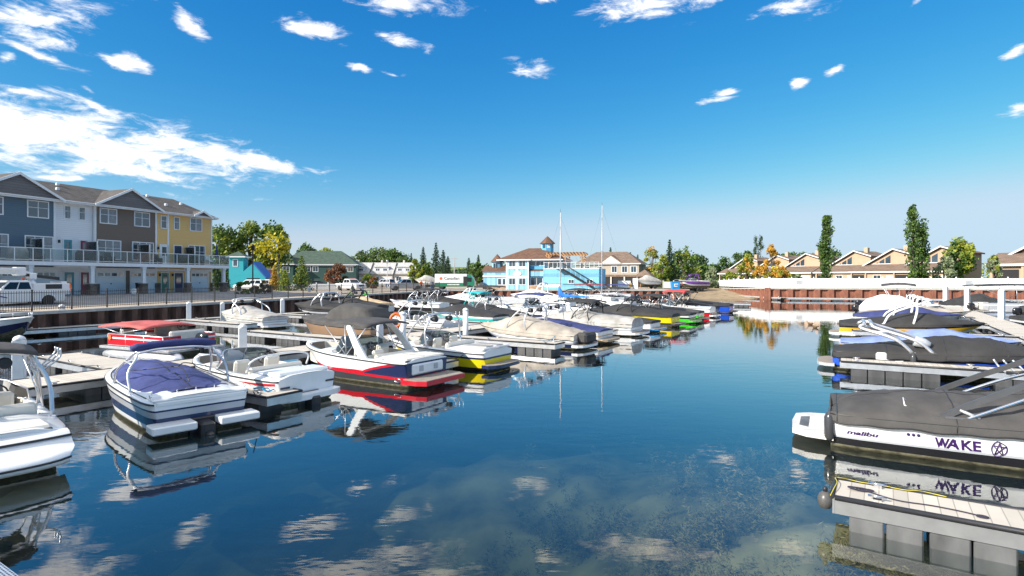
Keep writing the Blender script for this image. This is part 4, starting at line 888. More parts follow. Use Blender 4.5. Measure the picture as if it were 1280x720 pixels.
# --- along the brown wall
boat('cruiser_boat', 'white and navy bow with silver bow rail at the left edge by the brown wall', 'motorboat', (-33.2, 34.2), -18, 6.2, 2.5, .85, 1.25, [(.55, NAVY), (1, WHITE)], open_=[(.15, .5, .2, .3)], rail=ALU, extra=lambda o, h: bow_rail(h, o, .62, .985), nt=20, seed=30, bimini=dict(x0=.5, x1=2.4, z=2.3, m=C_NAVY))
boat('covered_motorboat', 'white sterned boat under a cream cover with folded silver tower', 'motorboat', row(16.9, 22.8), 148, 6.2, 2.45, .75, 1.0, [(.25, NAVY), (.5, WHITE), (.58, SILV), (1, WHITE)], C_PALE, WAKEP, .2, dict(xf=2.2, xr=3.2, xt=3.3, zt=1.95, racks=False, r=.045), platform=WHITE, seed=31)
for lab, u, v, L_, kw in (('black covered boat with large silver tower by the brown wall', 440, 397, 6.4, dict(bands=bnd(BLACK, SILV, CHAR), cover=C_DARK, tower=TW(2.6, 2.1, r=.06))),
    ('black boat with dark tower and racks by the brown wall', 478, 394, 6.2, dict(bands=bnd(BLACK, LIME, CHAR), cover=C_DARK, tower=TW(2.8, 2.2, m=DMET, r=.06, rm=LIME))),
    ('boat under a tan cover by the brown wall', 486, 391, 5.6, dict(bands=bnd(WHITE), cover=C_TAN)),
    ('white boat with yellow deck trim and black canvas by the brown wall', 556, 390, 6.6, dict(bands=bnd(BLACK), open_=[(.2, .6, .2, .25), (.68, .9, .16, .4)], tower=TW(2.9, 2.1), bimini=dict(x0=1, x1=3, z=2.2, m=C_DARK))),
    ('black covered boat with teal stern beyond the yellow trimmed boat', 580, 387, 6.4, dict(bands=[(.5, TEAL), (1, BLACK)], cover=C_DARK, tower=TW(2.9, 2.1), platform=TEAL)),
    ('white boat under a white cover left of the clubhouse', 612, 384, 6.2, dict(bands=bnd(SILV), cover=C_WHT, tower=TW(2.4, 2.2, m=WHITE, r=.07, racks=False))),
    ('boat with paired black canopies in front of the clubhouse', 640, 382, 6.6, dict(bands=bnd(BLACK), cover=C_DARK, bimini=dict(x0=1.2, x1=4.6, z=2.3, m=C_DARK), tower=TW(2.9, 2.0, m=DMET))),
    ('white cabin cruiser with arched radar bar in front of the clubhouse', 700, 379, 7.4, dict(bands=bnd(NAVY), cover=C_WHT, prof=HIGHP, tower=TW(2.4, 2.7, m=WHITE, r=.09, racks=False, speak=False)))):
    boat('motorboat', lab, 'motorboat', at(u, v), 158, L_, 2.5, .85, 1.15, seed=40+k, nt=14, **kw); k += 1
# --- right row
def ex_wake(o, h):
    mb = MB(); w = 1.05
    mb.loft([[(-.72, -w*.72, z), (-.76, 0, z), (-.72, w*.72, z), (-.45, w*.92, z), (.05, w, z), (.05, -w, z), (-.45, -w*.92, z)] for z in (.16, .27)], mat('worn_platform_white', (.60, .58, .55), .5, var=.15), smooth=False)
    mb.loft([[(-.60, -w*.4, z), (-.60, w*.4, z), (-.42, w*.5, z), (-.42, -w*.5, z)] for z in (.27, .276)], GRYP, smooth=False); mb.build('swim_platform', o)
    def side_text(body, x0, zf, size, m, name, mirror=-1, **k):
        vs, fs = text2d(body, 1, **k); xs = [v[0] for v in vs]; ys = [v[1] for v in vs]
        mb = MB(); out = []
        for x, y, _ in vs:
            t = (x0+x*size[0])/h.L; fr = zf+y*size[1]; p_ = h.pt(t, fr, -1, .007); out.append(p_)
        mb.add(out, fs, m); return mb.build(name, o, fix=False)
    ink = mat('dark_violet_decal', (.045, .015, .10), .35, var=.1)
    side_text('malibu', .28, .43, (.20, .17), ink, 'lettering', shear=.2, bold=.035)
    side_text('W', 1.72, .36, (.20, .36), ink, 'lettering', bold=.03); side_text('A', 1.90, .36, (.27, .36), ink, 'lettering', bold=.03); side_text('KE', 2.11, .36, (.26, .36), ink, 'lettering', shear=-.1, bold=.03)
    mb = MB()
    for a, b in ((2.0, 2.03), (1.80, 1.83)): mb.grid([[h.pt(x/h.L, fr, -1, .009) for fr in (.40, .60)] for x in (a, b)], ink)
    mb.build('lettering_stroke', o)
    em = MB(); cx, cf, R = 2.66, .47, .11
    ring = [h.pt((cx+R*cos(k*pi/10))/h.L, cf+.18*sin(k*pi/10)*(1+.15*cos(3*k*pi/10)), -1, .01) for k in range(20)]
    em.tube(ring, .009, ink, 5, True)
    for a in ((90, 235), (90, 305), (150, 20), (150, 300), (30, 240)):
        em.tube([h.pt((cx+R*.95*cos(radians(q)))/h.L, cf+.17*sin(radians(q)), -1, .01) for q in a], .009, ink, 5)
    em.build('emblem', o)
    em = MB()
    for x in (1.30, 1.38, 1.46): em.lathe([(.028, 0), (.028, .012), (.001, .014)], ink, 12, Matrix.Translation(h.pt(x/h.L, .62, -1, 0)) @ Euler((radians(90), 0, 0)).to_matrix().to_4x4())
    em.build('exhaust_port', o)
    # swept tower of flat plates and polished tubes
    PLT = mat('grey_tower_plate', (.10, .10, .105), .4, .3)
    tw = MB()
    for sd in (1, -1):
        y = sd*1.08
        def plate(C, l, th, m): 
            rings = []
            for i, c in enumerate(C):
                rings.append([(c[0]-l, c[1]-th, c[2]+l*.4), (c[0]+l, c[1]-th, c[2]-l*.4), (c[0]+l, c[1]+th, c[2]-l*.4), (c[0]-l, c[1]+th, c[2]+l*.4)])
            tw.loft(rings, m, smooth=False)
        plate([(1.72, y, .78), (2.2, y*.98, 1.10), (2.8, y*.94, 1.43), (3.6, y*.86, 1.84), (3.9, y*.8, 1.95)], .065, .025, PLT)
        tw.tube(spline([(2.15, y, .84), (2.5, y, 1.02), (3.2, y*.95, 1.38), (4.1, y*.86, 1.75), (4.3, y*.78, 1.92)], 6), .036, CHROME, 10)
        tw.rbox((2.12, y, .86), (.5, .12, .08), PLT, .03); tw.rbox((1.8, y, .79), (.4, .13, .08), DMET, .03)
        tw.tube([(2.1, y*.99, 1.03), (2.4, y*.99, .9)], .03, SILV, 6)
    tw.tube(spline([(4.2, .86, 1.95), (4.25, .5, 2.05), (4.25, -.5, 2.05), (4.2, -.86, 1.95)], 5), .05, SILV, 9); tw.tube([(3.9, .86, 1.86), (3.9, -.86, 1.86)], .04, SILV, 8)
    t = tw.build('tower', o)
    for sd in (1, -1):
        q = MB()
        for k in range(3): q.tube(spline([(3.3+.16*k, sd*1.0, 1.5), (3.3+.16*k, sd*1.25, 1.45), (3.2+.16*k, sd*1.5, 1.55+.03*k), (3.1+.16*k, sd*1.55, 1.72)], 4), .02, ALU, 6)
        q.tube([(3.2, sd*1.0, 1.5), (3.75, sd*1.0, 1.6)], .03, DMET, 6); q.build('board_rack', t)
    hd = MB().tube([(1.32, -.5, 1.03), (1.28, -.5, 1.07), (1.28, -.78, .97), (1.34, -.78, .94)], .013, PAINTW, 6); hd.build('grab_handle', o)
    fender(o, (-.02, -1.0, .45), CHAR)
p = at(1040, 561); hd = radians(-29.2)
p = (p[0]+1.14*-sin(hd)*.9*1.0, p[1]+1.14*cos(hd)*.95)
boat('wakeboard_boat', 'wakeboard boat with dark lettering on its white side under a charcoal cover', 'motorboat', p, -29.2, 6.9, 2.5, .74, .98, [(.28, BLACK), (.34, SILV), (1, WHITE)], C_GREY, [(0, -.06), (.05, .16), (.12, .29), (.22, .37), (.35, .36), (.55, .46), (.65, .42), (.85, .2), (1, .02)], .19, extra=ex_wake, nt=60, seed=50, wr=.034, seams=[.02, .3, .52, .72])
def ex_r1(o, h):
    MB().rbox((1.55, -1.26, .62), (.34, .12, .3), WHITE, .05).build('fender_step', o)
    fender(o, (2.5, -1.3, .5), CHAR)
    M = Matrix.Translation((2.75, -1.0, 1.18)) @ Euler((0, radians(-75), 0)).to_matrix().to_4x4(); MB().lathe([(.02, -.3), (.1, -.28), (.17, -.1), (.19, .1), (.19, .2), (.15, .21), (.02, .16)], SILV, 16, M).build('speaker', o)
c_ = (cos(radians(-30)), sin(radians(-30)))
boat('wakeboard_boat', 'charcoal covered boat with royal blue hull strip and big silver speakers', 'motorboat', (12.75, 22.6), -30, 7.0, 2.5, .72, .95, [(.2, BLACK), (.6, BLUE), (1, BLACK)], C_DARK, [(0, .05), (.1, .15), (.3, .32), (.5, .55), (.65, .5), (.85, .2), (1, .02)], .22, dict(xf=3.1, xr=2.5, xt=1.15, zt=1.75, r=.06, racks=False, speak=False), platform=SILV, extra=ex_r1, seed=51, nt=44, wr=.034, seams=[.25, .5, .75])
boat('covered_motorboat', 'white boat under a pale blue cover', 'motorboat', (14.8, 25.6), -30, 6.2, 2.4, .7, .95, [(.3, SILV), (1, WHITE)], C_LBLUE, [(0, .03), (.2, .16), (.45, .5), (.6, .55), (.75, .3), (1, .02)], .06, None, seed=52)
boat('wakeboard_boat', 'black covered boat with gold hull band and swept silver tower', 'motorboat', (19.9, 34.6), -30, 7.0, 2.5, .78, 1.0, [(.35, WHITE), (.7, GOLD), (1, BLACK)], C_DARK, WAKEP, .12, dict(xf=2.2, xr=3.6, xt=4.0, zt=2.3, r=.06, racks=True, speak=True, m=WHITE), platform=WHITE, seed=53, nt=20)
boat('covered_motorboat', 'navy covered boat with white gunwale behind the black and gold boat', 'motorboat', (25.3, 42.2), -30, 6.4, 2.4, .72, .95, [(.4, NAVY), (1, WHITE)], C_NAVY, WAKEP, .06, dict(xf=2.4, xr=3.4, xt=3.6, zt=2.2, r=.05, m=WHITE), seed=54)
boat('covered_motorboat', 'boat under a long beige cover before the white rounded cover', 'motorboat', (27.4, 44.9), -30, 7.0, 2.5, .8, 1.05, bnd(SILV), C_BEIGE, FLATP, .2, None, dict(x0=1.5, x1=3.6, z=2.9, m=C_GREY), seed=55)
boat('covered_motorboat', 'boat under a white rounded cover with an outboard motor', 'motorboat', (31.6, 51.8), -30, 6.0, 2.4, .8, 1.1, bnd(SILV), C_WHT, [(0, .1), (.1, .8), (.3, 1.15), (.5, 1.0), (.7, .5), (1, .02)], .2, None, seed=56, extra=lambda o, h: outboard(o))
pontoon('pontoon_boat', 'blue sided pontoon boat under the right hand rusty wall', (36.5, 59.5), -30, 6.5, 2.5, SKYB, None)
pontoon('pontoon_boat', 'grey pontoon boat with wide charcoal canopy right of the far piles', (42.2, 52.0), -12, 7.2, 2.6, SILV, C_DARK, zb=2.75, bx=(-.05, .8))
pontoon('pontoon_boat', 'silver railed pontoon boat half hidden at the right edge', (39.5, 44.2), -12, 6.5, 2.5, VGREY, None, cover=C_GREY)
boat('covered_motorboat', 'boat under a black cover at the right edge beyond the walkway', 'motorboat', (35.3, 39.8), -20, 6.5, 2.5, .75, 1., bnd(BLACK), C_DARK, FLATP, .2, None, seed=57)
boat('covered_motorboat', 'small white and blue boat with dark cover behind the middle white pile', 'motorboat', (46.5, 61.5), -20, 6.0, 2.4, .75, 1., bnd(BLUE, BLUE), C_DARK, HIGHP, .2, None, seed=58)
# two ducks
def duck(label, p, rz):
    o = thing('duck', label, 'duck', (*p, 0), rz, 'ducks on the water'); bm_ = mat('duck_feathers' if 'duck_feathers' not in MATS else 'duck_feathers_dark', (.12, .075, .04), .8, var=.4, scale=20)
    mb = MB(); mb.loft([[(x, w*cos(k*pi/5), z+h_*sin(k*pi/5)) for k in range(10)] for x, w, z, h_ in ((-.26, .01, .17, .01), (-.2, .06, .13, .03), (-.1, .1, .08, .08), (.05, .11, .07, .09), (.14, .08, .09, .08), (.18, .045, .15, .05), (.19, .035, .22, .04), (.20, .045, .27, .045), (.25, .03, .27, .03), (.27, .005, .265, .005))], bm_); mb.build('body', o)
    MB().loft([[(.26, .018, .262), (.26, -.018, .262), (.26, 0, .278)], [(.32, .02, .25), (.32, -.02, .25), (.32, 0, .256)]], ORANGE, smooth=False).build('bill', o)
duck('brown duck swimming, the left of the pair on the open water', at(1013, 406), 2.6); duck('darker duck swimming just right of the first duck', at(1019, 410), 2.2)
# mooring lines
def line(lab, a, b, sag=.12, m=ROPEB, r=.012):
    A, B = Vector(a), Vector(b); tag(MB().tube(spline([A, A.lerp(B, .25)-Vector((0, 0, sag*.75)), A.lerp(B, .5)-Vector((0, 0, sag)), A.lerp(B, .75)-Vector((0, 0, sag*.75)), B], 4), r, m, 5).build('mooring_line'), lab, 'mooring line', 'mooring lines')
def l3(p, z): return (p[0], p[1], z)
line('dark mooring line from the blue covered boat to the dock end beside it', l3((-6.25, 13.75), .74), l3(row(1.4, 1.6), .48))
line('white mooring line from the white bowrider stern to the blue roped dock end', l3((-6.3, 15.3), .72), l3(row(1.9, 1.5), .48), .08, PAINTW)
line('dark mooring line from the yellow sterned boat to the finger dock', l3(row(9.5, .9), .66), l3(row(8.8, 1.3), .48), .1)
line('blue mooring line from the beige covered boat to the black floated dock', l3(row(16.7, .9), .66), l3(row(16.0, 1.2), .48), .1, ROPEC)
line('dark mooring line from the lettered boat to the hidden finger dock', l3((9.0, 13.2), .72), l3((9.6, 13.9), .52), .1)
line('white mooring line from the charcoal covered boat to its finger dock', l3((13.3, 21.0), .7), l3((13.9, 20.2), .53), .1, PAINTW)
# ------------------------------------------------------------------ buildings
SB = lines('blue_grey_siding', (.095, .15, .20), 'Z', .18, .5, .05, .6, .07, .6); SW = lines('white_siding', (.76, .77, .79), 'Z', .18, .5, .04, .6, .07, .7); SBR = lines('brown_siding', (.165, .125, .10), 'Z', .18, .5, .05, .6, .07, .6); SY = lines('yellow_siding', (.74, .47, .17), 'Z', .18, .5, .05, .6, .07, .7)
SHAKE = lines('grey_gable_shakes', (.16, .15, .15), 'Z', .22, .7, .2, .7, .1, .5)
SHG = bricks('dark_roof_shingles', (.085, .075, .07), (.13, .115, .105), (.05, .045, .04), .33, .16, .95, (0, 1), .012, .6)
SHB = bricks('brown_roof_shingles', (.135, .068, .042), (.18, .095, .06), (.08, .042, .028), .5, .22, .95, (0, 1), .015, .5); SHT = bricks('taupe_roof_shingles', (.175, .118, .085), (.22, .155, .115), (.11, .075, .055), .5, .22, .95, (0, 1), .015, .5)
SHGR = bricks('green_roof_shingles', (.055, .085, .065), (.07, .11, .08), (.04, .06, .045), .5, .25, .95, (0, 1), .015, .5); SHLG = bricks('light_grey_shingles', (.42, .41, .40), (.5, .49, .47), (.3, .3, .29), .5, .25, .95, (0, 1), .015, .5)
STONE = bricks('stone_veneer', (.11, .085, .07), (.17, .14, .12), (.06, .055, .05), .35, .16, .9); STONEL = bricks('tan_stone_veneer', (.38, .24, .15), (.48, .34, .23), (.24, .17, .12), .6, .25, .9)
GARD = lines('garage_door_panel', (.72, .75, .78), 'Z', .53, .5, .03, .5, .04, .75); STUC = mat('beige_stucco', (.50, .35, .24), .9, var=.06, scale=.8, bump=.2, bscale=30); CREAM = mat('cream_stucco', (.62, .57, .50), .9, var=.06, bump=.2)
CLB = lines('sky_blue_siding', (.10, .42, .68), 'Z', .3, .4, .10, .6, .06, .75); CLW = lines('blue_white_board_siding', (.24, .48, .64), 'X', .9, .4, .45, .6, .12, .6); CLA = lines('aqua_siding', (.19, .47, .64), 'Z', .55, .4, .38, .6, .08, .75); TEALS = lines('turquoise_siding', (.02, .36, .42), 'Z', .2, .4, .05, .6, .07, .7)
GRN = lines('dark_green_siding', (.025, .075, .065), 'Z', .2, .4, .05, .6, .07, .7); REDS = lines('red_brown_siding', (.36, .085, .06), 'Z', .2, .4, .05, .6, .07, .7); TIMB = mat('timber', (.44, .23, .10), .7, var=.2, scale=3, stretch=(1, 1, .2)); DARKW = mat('shade_and_trim_black', (.02, .02, .022), .8)  # near-black: shade inside openings painted as flat panels, also dark barge boards
CURT = mat('shaded_curtain_cloth', (.26, .27, .28), .7, var=.2, scale=4)  # grey includes the shade behind the glass, put into the cloth colour
def win(parent, x0, x1, y, z0, z1, n=2, fw=.09, trans=False, face=1, trim=None, M=None, name='window'):
    """white framed window in the x-z plane at y, facing +y (face=1) or -y"""
    mb = MB(); t = trim or TRIM; f = face; ya, yb = sorted((y-.02*f, y+.06*f))
    mb.box(x0-fw, x0, ya, yb, z0-fw, z1+fw, t, M).box(x1, x1+fw, ya, yb, z0-fw, z1+fw, t, M).box(x0, x1, ya, yb, z1, z1+fw, t, M).box(x0, x1, ya, yb, z0-fw, z0, t, M)
    yc, yd = sorted((y, y+.04*f))
    for i in range(1, n): xm = x0+(x1-x0)*i/n; mb.box(xm-.03, xm+.03, yc, yd, z0, z1, t, M)
    if trans: mb.box(x0, x1, yc-.001, yd-.001, (z0*.4+z1*.6)-.02, (z0*.4+z1*.6)+.02, t, M)
    w = mb.build(name, parent)
    ya, yb = sorted((y+.005*f, y+.02*f)); MB().box(x0, x1, ya, yb, z0, z1, PANE, M).build('pane', w)
    if trans and rnd.random() < .6:
        ca, cb = sorted((y+.021*f, y+.026*f)); k = rnd.choice((.3, .45, .6)); MB().box(x0+.02, x0+(x1-x0)*k, ca, cb, z0+.02, z1-.02, CURT, M).build('curtain', w)
    return w
def door(parent, x0, x1, y, z0, z1, m, face=1, M=None, glass=True):
    ya, yb = sorted((y, y+.05*face)); mb = MB()
    mb.box(x0, x1, ya, yb, z0, z1, m, M); d = mb.build('door', parent)
    if glass: a, b = sorted((y+.052*face, y+.06*face)); MB().box(x0+.2, x1-.2, a, b, z0+(z1-z0)*.45, z1-.2, PANE, M).build('pane', d)
    a, b = sorted((y+.0*face, y+.07*face))
    MB().box(x0-.09, x0, a, b, z0, z1+.09, TRIM, M).box(x1, x1+.09, a, b, z0, z1+.09, TRIM, M).box(x0, x1, a, b, z1, z1+.09, TRIM, M).build('frame', d)
    return d
def kf(u, d=0):
    r = (u-CU)/F; x0, y0 = FC[0]+d*nF[0], FC[1]+d*nF[1]; return (r*y0-x0)/(r*dF[1]-dF[0])
TH = thing('townhouse_block', 'three storey townhouse row with blue, white, brown and yellow fronts and glass balconies', 'townhouses', (*FC, 1.9), atan2(-dF[1], -dF[0]))
def townhouses():
    o = TH
    U = [(0, 6.85, SY), (6.85, 13.0, SBR), (13.0, 16.5, SW), (16.5, 22.65, SB), (22.65, 26.2, SW), (26.2, 33, SBR)]
    for a, b, m in U:
        MB().box(a+.003, b-.003, -9.5, 0 if m is not SW else -.25, -.8, 8.6, m).build('wall', o)
    tr = MB()
    for x in (0, 6.85, 13.0, 16.5, 22.65, 26.2): tr.box(x-.09, x+.09, -.2, .045, 0, 8.6, TRIM)
    tr.box(kf(210)-.09, kf(210)+.09, -.1, .05, 0, 8.6, TRIM); tr.box(-.05, 33, -.3, .10, 2.3, 2.55, TRIM); tr.build('corner_trim', o)
    ov, sl = .5, 2.2/4.8
    ez = 8.62; rz_ = ez+2.2; rk = 1.5
    rf = MB(); E = [(-.45, ov, ez), (33.4, ov, ez), (33.4, -9.9, ez), (-.45, -9.9, ez)]; R0, R1 = (rk, -4.3, rz_), (33.4, -4.3, rz_)
    rf.add([E[0], E[1], R1, R0], [(0, 1, 2, 3)], SHG).add([E[0], R0, E[3]], [(0, 1, 2)], SHG).add([E[3], R0, R1, E[2]], [(0, 1, 2, 3)], SHG)
    rf.add(E, [(0, 1, 2, 3)], TRIM); roof = rf.build('roof', o, fix=False)
    fa = MB(); fa.box(-.5, 33.4, ov, ov+.05, ez-.2, ez+.02, TRIM).box(-.5, -.45, -9.9, ov, ez-.2, ez+.02, TRIM); fa.tube([(-.5, ov+.1, ez-.02), (33, ov+.1, ez-.02)], .06, TRIM, 6); fa.build('gutter', roof)
    for a, b, h_, dz in ((6.4, 13.45, 1.95, 0), (16.05, 23.1, 1.95, 0), (.5, 2.9, .62, .0)):
        m_ = (a+b)/2; yb = ov-h_/sl; g = MB(); y1 = ov+.28
        g.add([(a, y1, ez), (m_, y1, ez+h_), (m_, yb, ez+h_), (a, ov, ez+.004)], [(0, 1, 2, 3)], SHG).add([(b, y1, ez), (m_, y1, ez+h_), (m_, yb, ez+h_), (b, ov, ez+.004)], [(0, 1, 2, 3)], SHG)
        gb = g.build('gable_roof', o, fix=False)
        MB().add([(a+.2, ov+.10, ez), (b-.2, ov+.10, ez), (m_, ov+.10, ez+h_-.1)], [(0, 1, 2)], SHAKE).build('gable_face', gb)
        t = MB(); 
        for p, q in (((a, ez), (m_, ez+h_)), ((m_, ez+h_), (b, ez))):
            t.loft([[(p[0], y1-.02, p[1]-.2), (p[0], y1+.05, p[1]-.2), (p[0], y1+.05, p[1]+.03), (p[0], y1-.02, p[1]+.03)], [(q[0], y1-.02, q[1]-.2), (q[0], y1+.05, q[1]-.2), (q[0], y1+.05, q[1]+.03), (q[0], y1-.02, q[1]+.03)]], TRIM, smooth=False)
        t.build('barge_board', gb)
    for x, y in ((4.5, -1.6), (8.0, -3.0), (15, -2.2), (14.2, -3.6), (5, -3.9), (1.9, -2.6)):
        z = ez+(ov-y)*sl; MB().rbox((x, y, z+.1), (.28, .28, .3), TRIM, .05).build('roof_vent', roof)
    for u0, u1, z0, z1, n in ((201.5, 207.5, 6.95, 8.2, 1), (218, 223.5, 6.95, 8.2, 1), (238, 251.5, 6.95, 8.3, 2), (125.5, 145, 6.95, 8.3, 2), (168.5, 186, 6.95, 8.3, 2), (35, 59.5, 6.95, 8.3, 2), (-12, 2.5, 6.95, 8.3, 2), (236, 255.5, 3.55, 5.2, 3), (122.5, 150, 3.45, 5.2, 3), (166, 191, 3.45, 5.2, 3), (32, 65, 3.3, 5.2, 3), (-20, 9, 3.3, 5.2, 2)):
        win(o, kf(u1), kf(u0), 0, z0, z1, n, trans=True)
    for u0, u1 in ((81, 87.5), (99, 105.5)): win(o, kf(u1, -.25), kf(u0, -.25), -.25, 7.1, 8.2, 1, trans=True)
    DT, DM, DG, DN = mat('teal_door', (.06, .26, .31), .4), mat('maroon_door', (.23, .02, .05), .4), mat('green_door', (.07, .22, .15), .4), mat('navy_door', (.02, .035, .10), .4)
    for u0, u1, m, y, z0, z1 in ((79.5, 89.5, DT, -.25, 3.02, 5.1), (100, 109, DM, -.25, 3.02, 5.1), (200, 210, PAINTW, 0, 3.02, 5.1), (217.5, 226.5, DN, 0, 3.02, 5.1), (80, 92, DT, -.25, 0, 2.1), (100.5, 111, DM, -.25, 0, 2.1), (201.5, 210.5, DG, 0, 0, 2.1), (218, 228, DN, 0, 0, 2.1)):
        door(o, kf(u1, y), kf(u0, y), y, z0, z1, m)
    for a, b in ((kf(259), kf(239)), (kf(193.5), kf(163.5)), (kf(155), kf(121)), (kf(69), kf(38)), (kf(30), kf(2))):
        g = MB().box(a, b, 0, .05, 0, 2.2, GARD).build('garage_door', o)
        t = MB().box(a-.12, a, 0, .08, 0, 2.32, TRIM).box(b, b+.12, 0, .08, 0, 2.32, TRIM).box(a, b, 0, .08, 2.2, 2.32, TRIM); t.build('frame', g)
        w = MB(); n = 4
        for i in range(n): w.box(a+(b-a)*(i+.12)/n, a+(b-a)*(i+.88)/n, .052, .06, 1.75, 2.05, PANE)
        w.build('pane', g); MB().rbox(((a+b)/2, .07, 1.0), (.12, .05, .12), DMET, .01).build('handle', g)
    for a, b in ((13-.35, 13+.1), (6.85-.2, 7.0), (kf(196), kf(200)), (-.1, .15), (kf(118), kf(114))): MB().box(a, b, .046, .14, -.1, 1.0, STONE).build('stone_pier', o)
    for u, z in ((197, 4.75), (233, 4.75), (199, 1.9), (215, 1.9)):
        k = kf(u); MB().rbox((k, .14, z), (.16, .18, .3), DMET, .03).build('wall_lamp', o)
    for k in (12.85, 16.2): MB().rbox((k, .14, 4.9), (.16, .18, .3), DMET, .03).build('wall_lamp', o)
    # balcony
    D = 2.3; MB().box(-.35, 32.9, .101, D+.2, 2.66, 2.98, TRIM).box(-.33, 32.8, .12, D+.18, 2.981, 3.0, DECKW).build('balcony_deck', o)
    rl = MB(); ks = [-.3+1.32*i for i in range(25)]
    for k in ks: rl.box(k-.03, k+.03, D+.10, D+.16, 3.0, 4.07, TRIM)
    rl.box(-.33, 32.8, D+.09, D+.17, 4.07, 4.13, TRIM).box(-.33, -.27, .1, D+.09, 4.07, 4.13, TRIM).box(-.33, 32.8, D+.11, D+.15, 3.08, 3.13, TRIM); rail = rl.build('railing', o)
    for a, b in zip(ks, ks[1:]): MB().box(a+.04, b-.04, D+.125, D+.137, 3.14, 4.06, BALG).build('glass_panel', rail)
    MB().box(-.31, -.30, .15, D+.05, 3.14, 4.06, BALG).build('glass_panel', rail)
    for k in (kf(229), kf(172), kf(106), kf(38)):
        s = MB().box(k-.03, k+.03, .15, 1.75, 3.01, 4.95, BALG).build('privacy_screen', o); MB().box(k-.05, k+.05, 1.75, 1.83, 3.0, 5.0, TRIM).box(k-.04, k+.04, .15, 1.75, 4.951, 5.0, TRIM).build('frame', s)
    for k in (.27, 4.9, 9.8, 14.7, 19.6, 24.5):
        c = MB().box(k-.15, k+.15, D-.22, D+.08, 1.0, 2.66, TRIM).box(k-.2, k+.2, D-.27, D+.13, 2.45, 2.658, TRIM).build('column', o); MB().box(k-.28, k+.28, D-.35, D+.21, -.6, 1.0, STONE).box(k-.33, k+.33, D-.4, D+.26, 1.001, 1.08, CONC).build('stone_base', c)
townhouses()
THM = Matrix.Translation((*FC, 1.9)) @ Matrix.Rotation(atan2(-dF[1], -dF[0]), 4, 'Z')
def on_th(k, d, z): return tuple(THM @ Vector((k, d, z)))
WICK = mat('dark_wicker', (.03, .028, .026), .8, var=.3, scale=30)
for lab, u, d in (('dark wicker chair on the balcony of the brown house, left one', 122, 1.4), ('dark wicker chair on the brown balcony beside the first', 137, 1.5), ('dark chair on the balcony at the yellow and brown boundary', 197, 1.6), ('dark chair at the right end of the yellow balcony', 250, 1.5), ('pale chair on the yellow balcony corner', 262, 1.6), ('dark chair below the patio window of the blue house', 48, 1.5)):
    o = thing('patio_chair', lab, 'chair', on_th(kf(u, d), d, 3.0), atan2(-dF[1], -dF[0]), 'balcony chairs'); m = PAINTW if 'pale' in lab else WICK
    MB().rbox((0, 0, .4), (.65, .65, .16), m, .04).build('seat', o); MB().rbox((0, -.3, .72), (.65, .12, .6), m, .04, (.18, 0, 0)).build('backrest', o)
    for sx in (-.3, .3): MB().rbox((sx, 0, .32), (.08, .6, .62), m, .02).build('armrest', o)
for lab, u, m in (('grey covered barbecue on the blue house balcony', 22, C_PALE), ('dark covered barbecue on the white house balcony', 106, C_DARK), ('black covered barbecue on the yellow house balcony', 231, C_DARK)):
    o = thing('barbecue', lab, 'barbecue', on_th(kf(u, 1.2), 1.2, 3.0), atan2(-dF[1], -dF[0]), 'covered barbecues')
    MB().loft([[(x*s, y*s*.8, z) for x, y in ((-.7, -.3), (-.6, -.42), (.6, -.42), (.7, -.3), (.7, .3), (.6, .42), (-.6, .42), (-.7, .3))] for z, s in ((.06, 1), (.85, .97), (1.1, .8), (1.2, .5))], m).build('cover', o)
    for sx in (-.5, .5): MB().rbox((sx, 0, .03), (.12, .4, .06), DMET, .01).build('foot', o)
o = thing('patio_umbrella', 'closed navy umbrella standing on the end of the yellow balcony', 'umbrella', on_th(kf(271, 1.2), 1.2, 3.0), 0)
MB().lathe([(.28, 0), (.28, .08), (.03, .1), (.025, 2.5)], DMET, 10).build('pole', o); MB().lathe([(.2, .95), (.22, 1.05), (.13, 1.7), (.05, 2.45), (.01, 2.5)], C_NAVY, 9).build('folded_canopy', o)
o = thing('trash_bin', 'black wheeled bin by a stone column under the balcony', 'bin', on_th(kf(174, 1.2), 1.4, 0), 0)
MB().loft([[(-.26, -.3, .05), (.26, -.3, .05), (.26, .3, .05), (-.26, .3, .05)], [(-.3, -.36, 1.0), (.3, -.36, 1.0), (.3, .36, 1.0), (-.3, .36, 1.0)]], BLKP, smooth=False).build('body', o); MB().rbox((0, 0, 1.04), (.64, .78, .08), BLKP, .02).build('lid', o)
o = thing('bucket', 'white bucket standing on the driveway', 'bucket', on_th(kf(167, 4), 4, -.06), 0)
MB().lathe([(.2, 0), (.24, .55), (.22, .55)], PAINTW, 12).build('body', o); MB().lathe([(.25, .552), (.25, .6), (.01, .61)], PAINTW, 12).build('lid', o)
# ------------------------------------------------------------------ blue clubhouse
def hip(mb, x0, x1, y0, y1, z0, z1, m, ov=.35, ins=None):
    ins = ins if ins is not None else min(x1-x0, y1-y0)/2; x0, x1, y0, y1 = x0-ov, x1+ov, y0-ov, y1+ov; ym = (y0+y1)/2; E = [(x0, y0, z0), (x1, y0, z0), (x1, y1, z0), (x0, y1, z0)]; A, B = (x0+ins+ov, ym, z1), (x1-ins-ov, ym, z1)
    mb.add([*E, A, B], [(0, 1, 5, 4), (1, 2, 5), (2, 3, 4, 5), (3, 0, 4)], m); mb.add(E, [(0, 1, 2, 3)], TRIM)
    mb.box(x0-.02, x1+.02, y0-.05, y0-.003, z0-.22, z0-.005, TRIM).box(x1+.003, x1+.05, y0, y1, z0-.22, z0-.005, TRIM).box(x0-.05, x0-.003, y0, y1, z0-.22, z0-.005, TRIM); return mb
CH = thing('clubhouse', 'sky blue waterfront clubhouse with brown hip roof and small cupola', 'building', (px(595, 103.5), 103.5, 1.4), radians(-16))
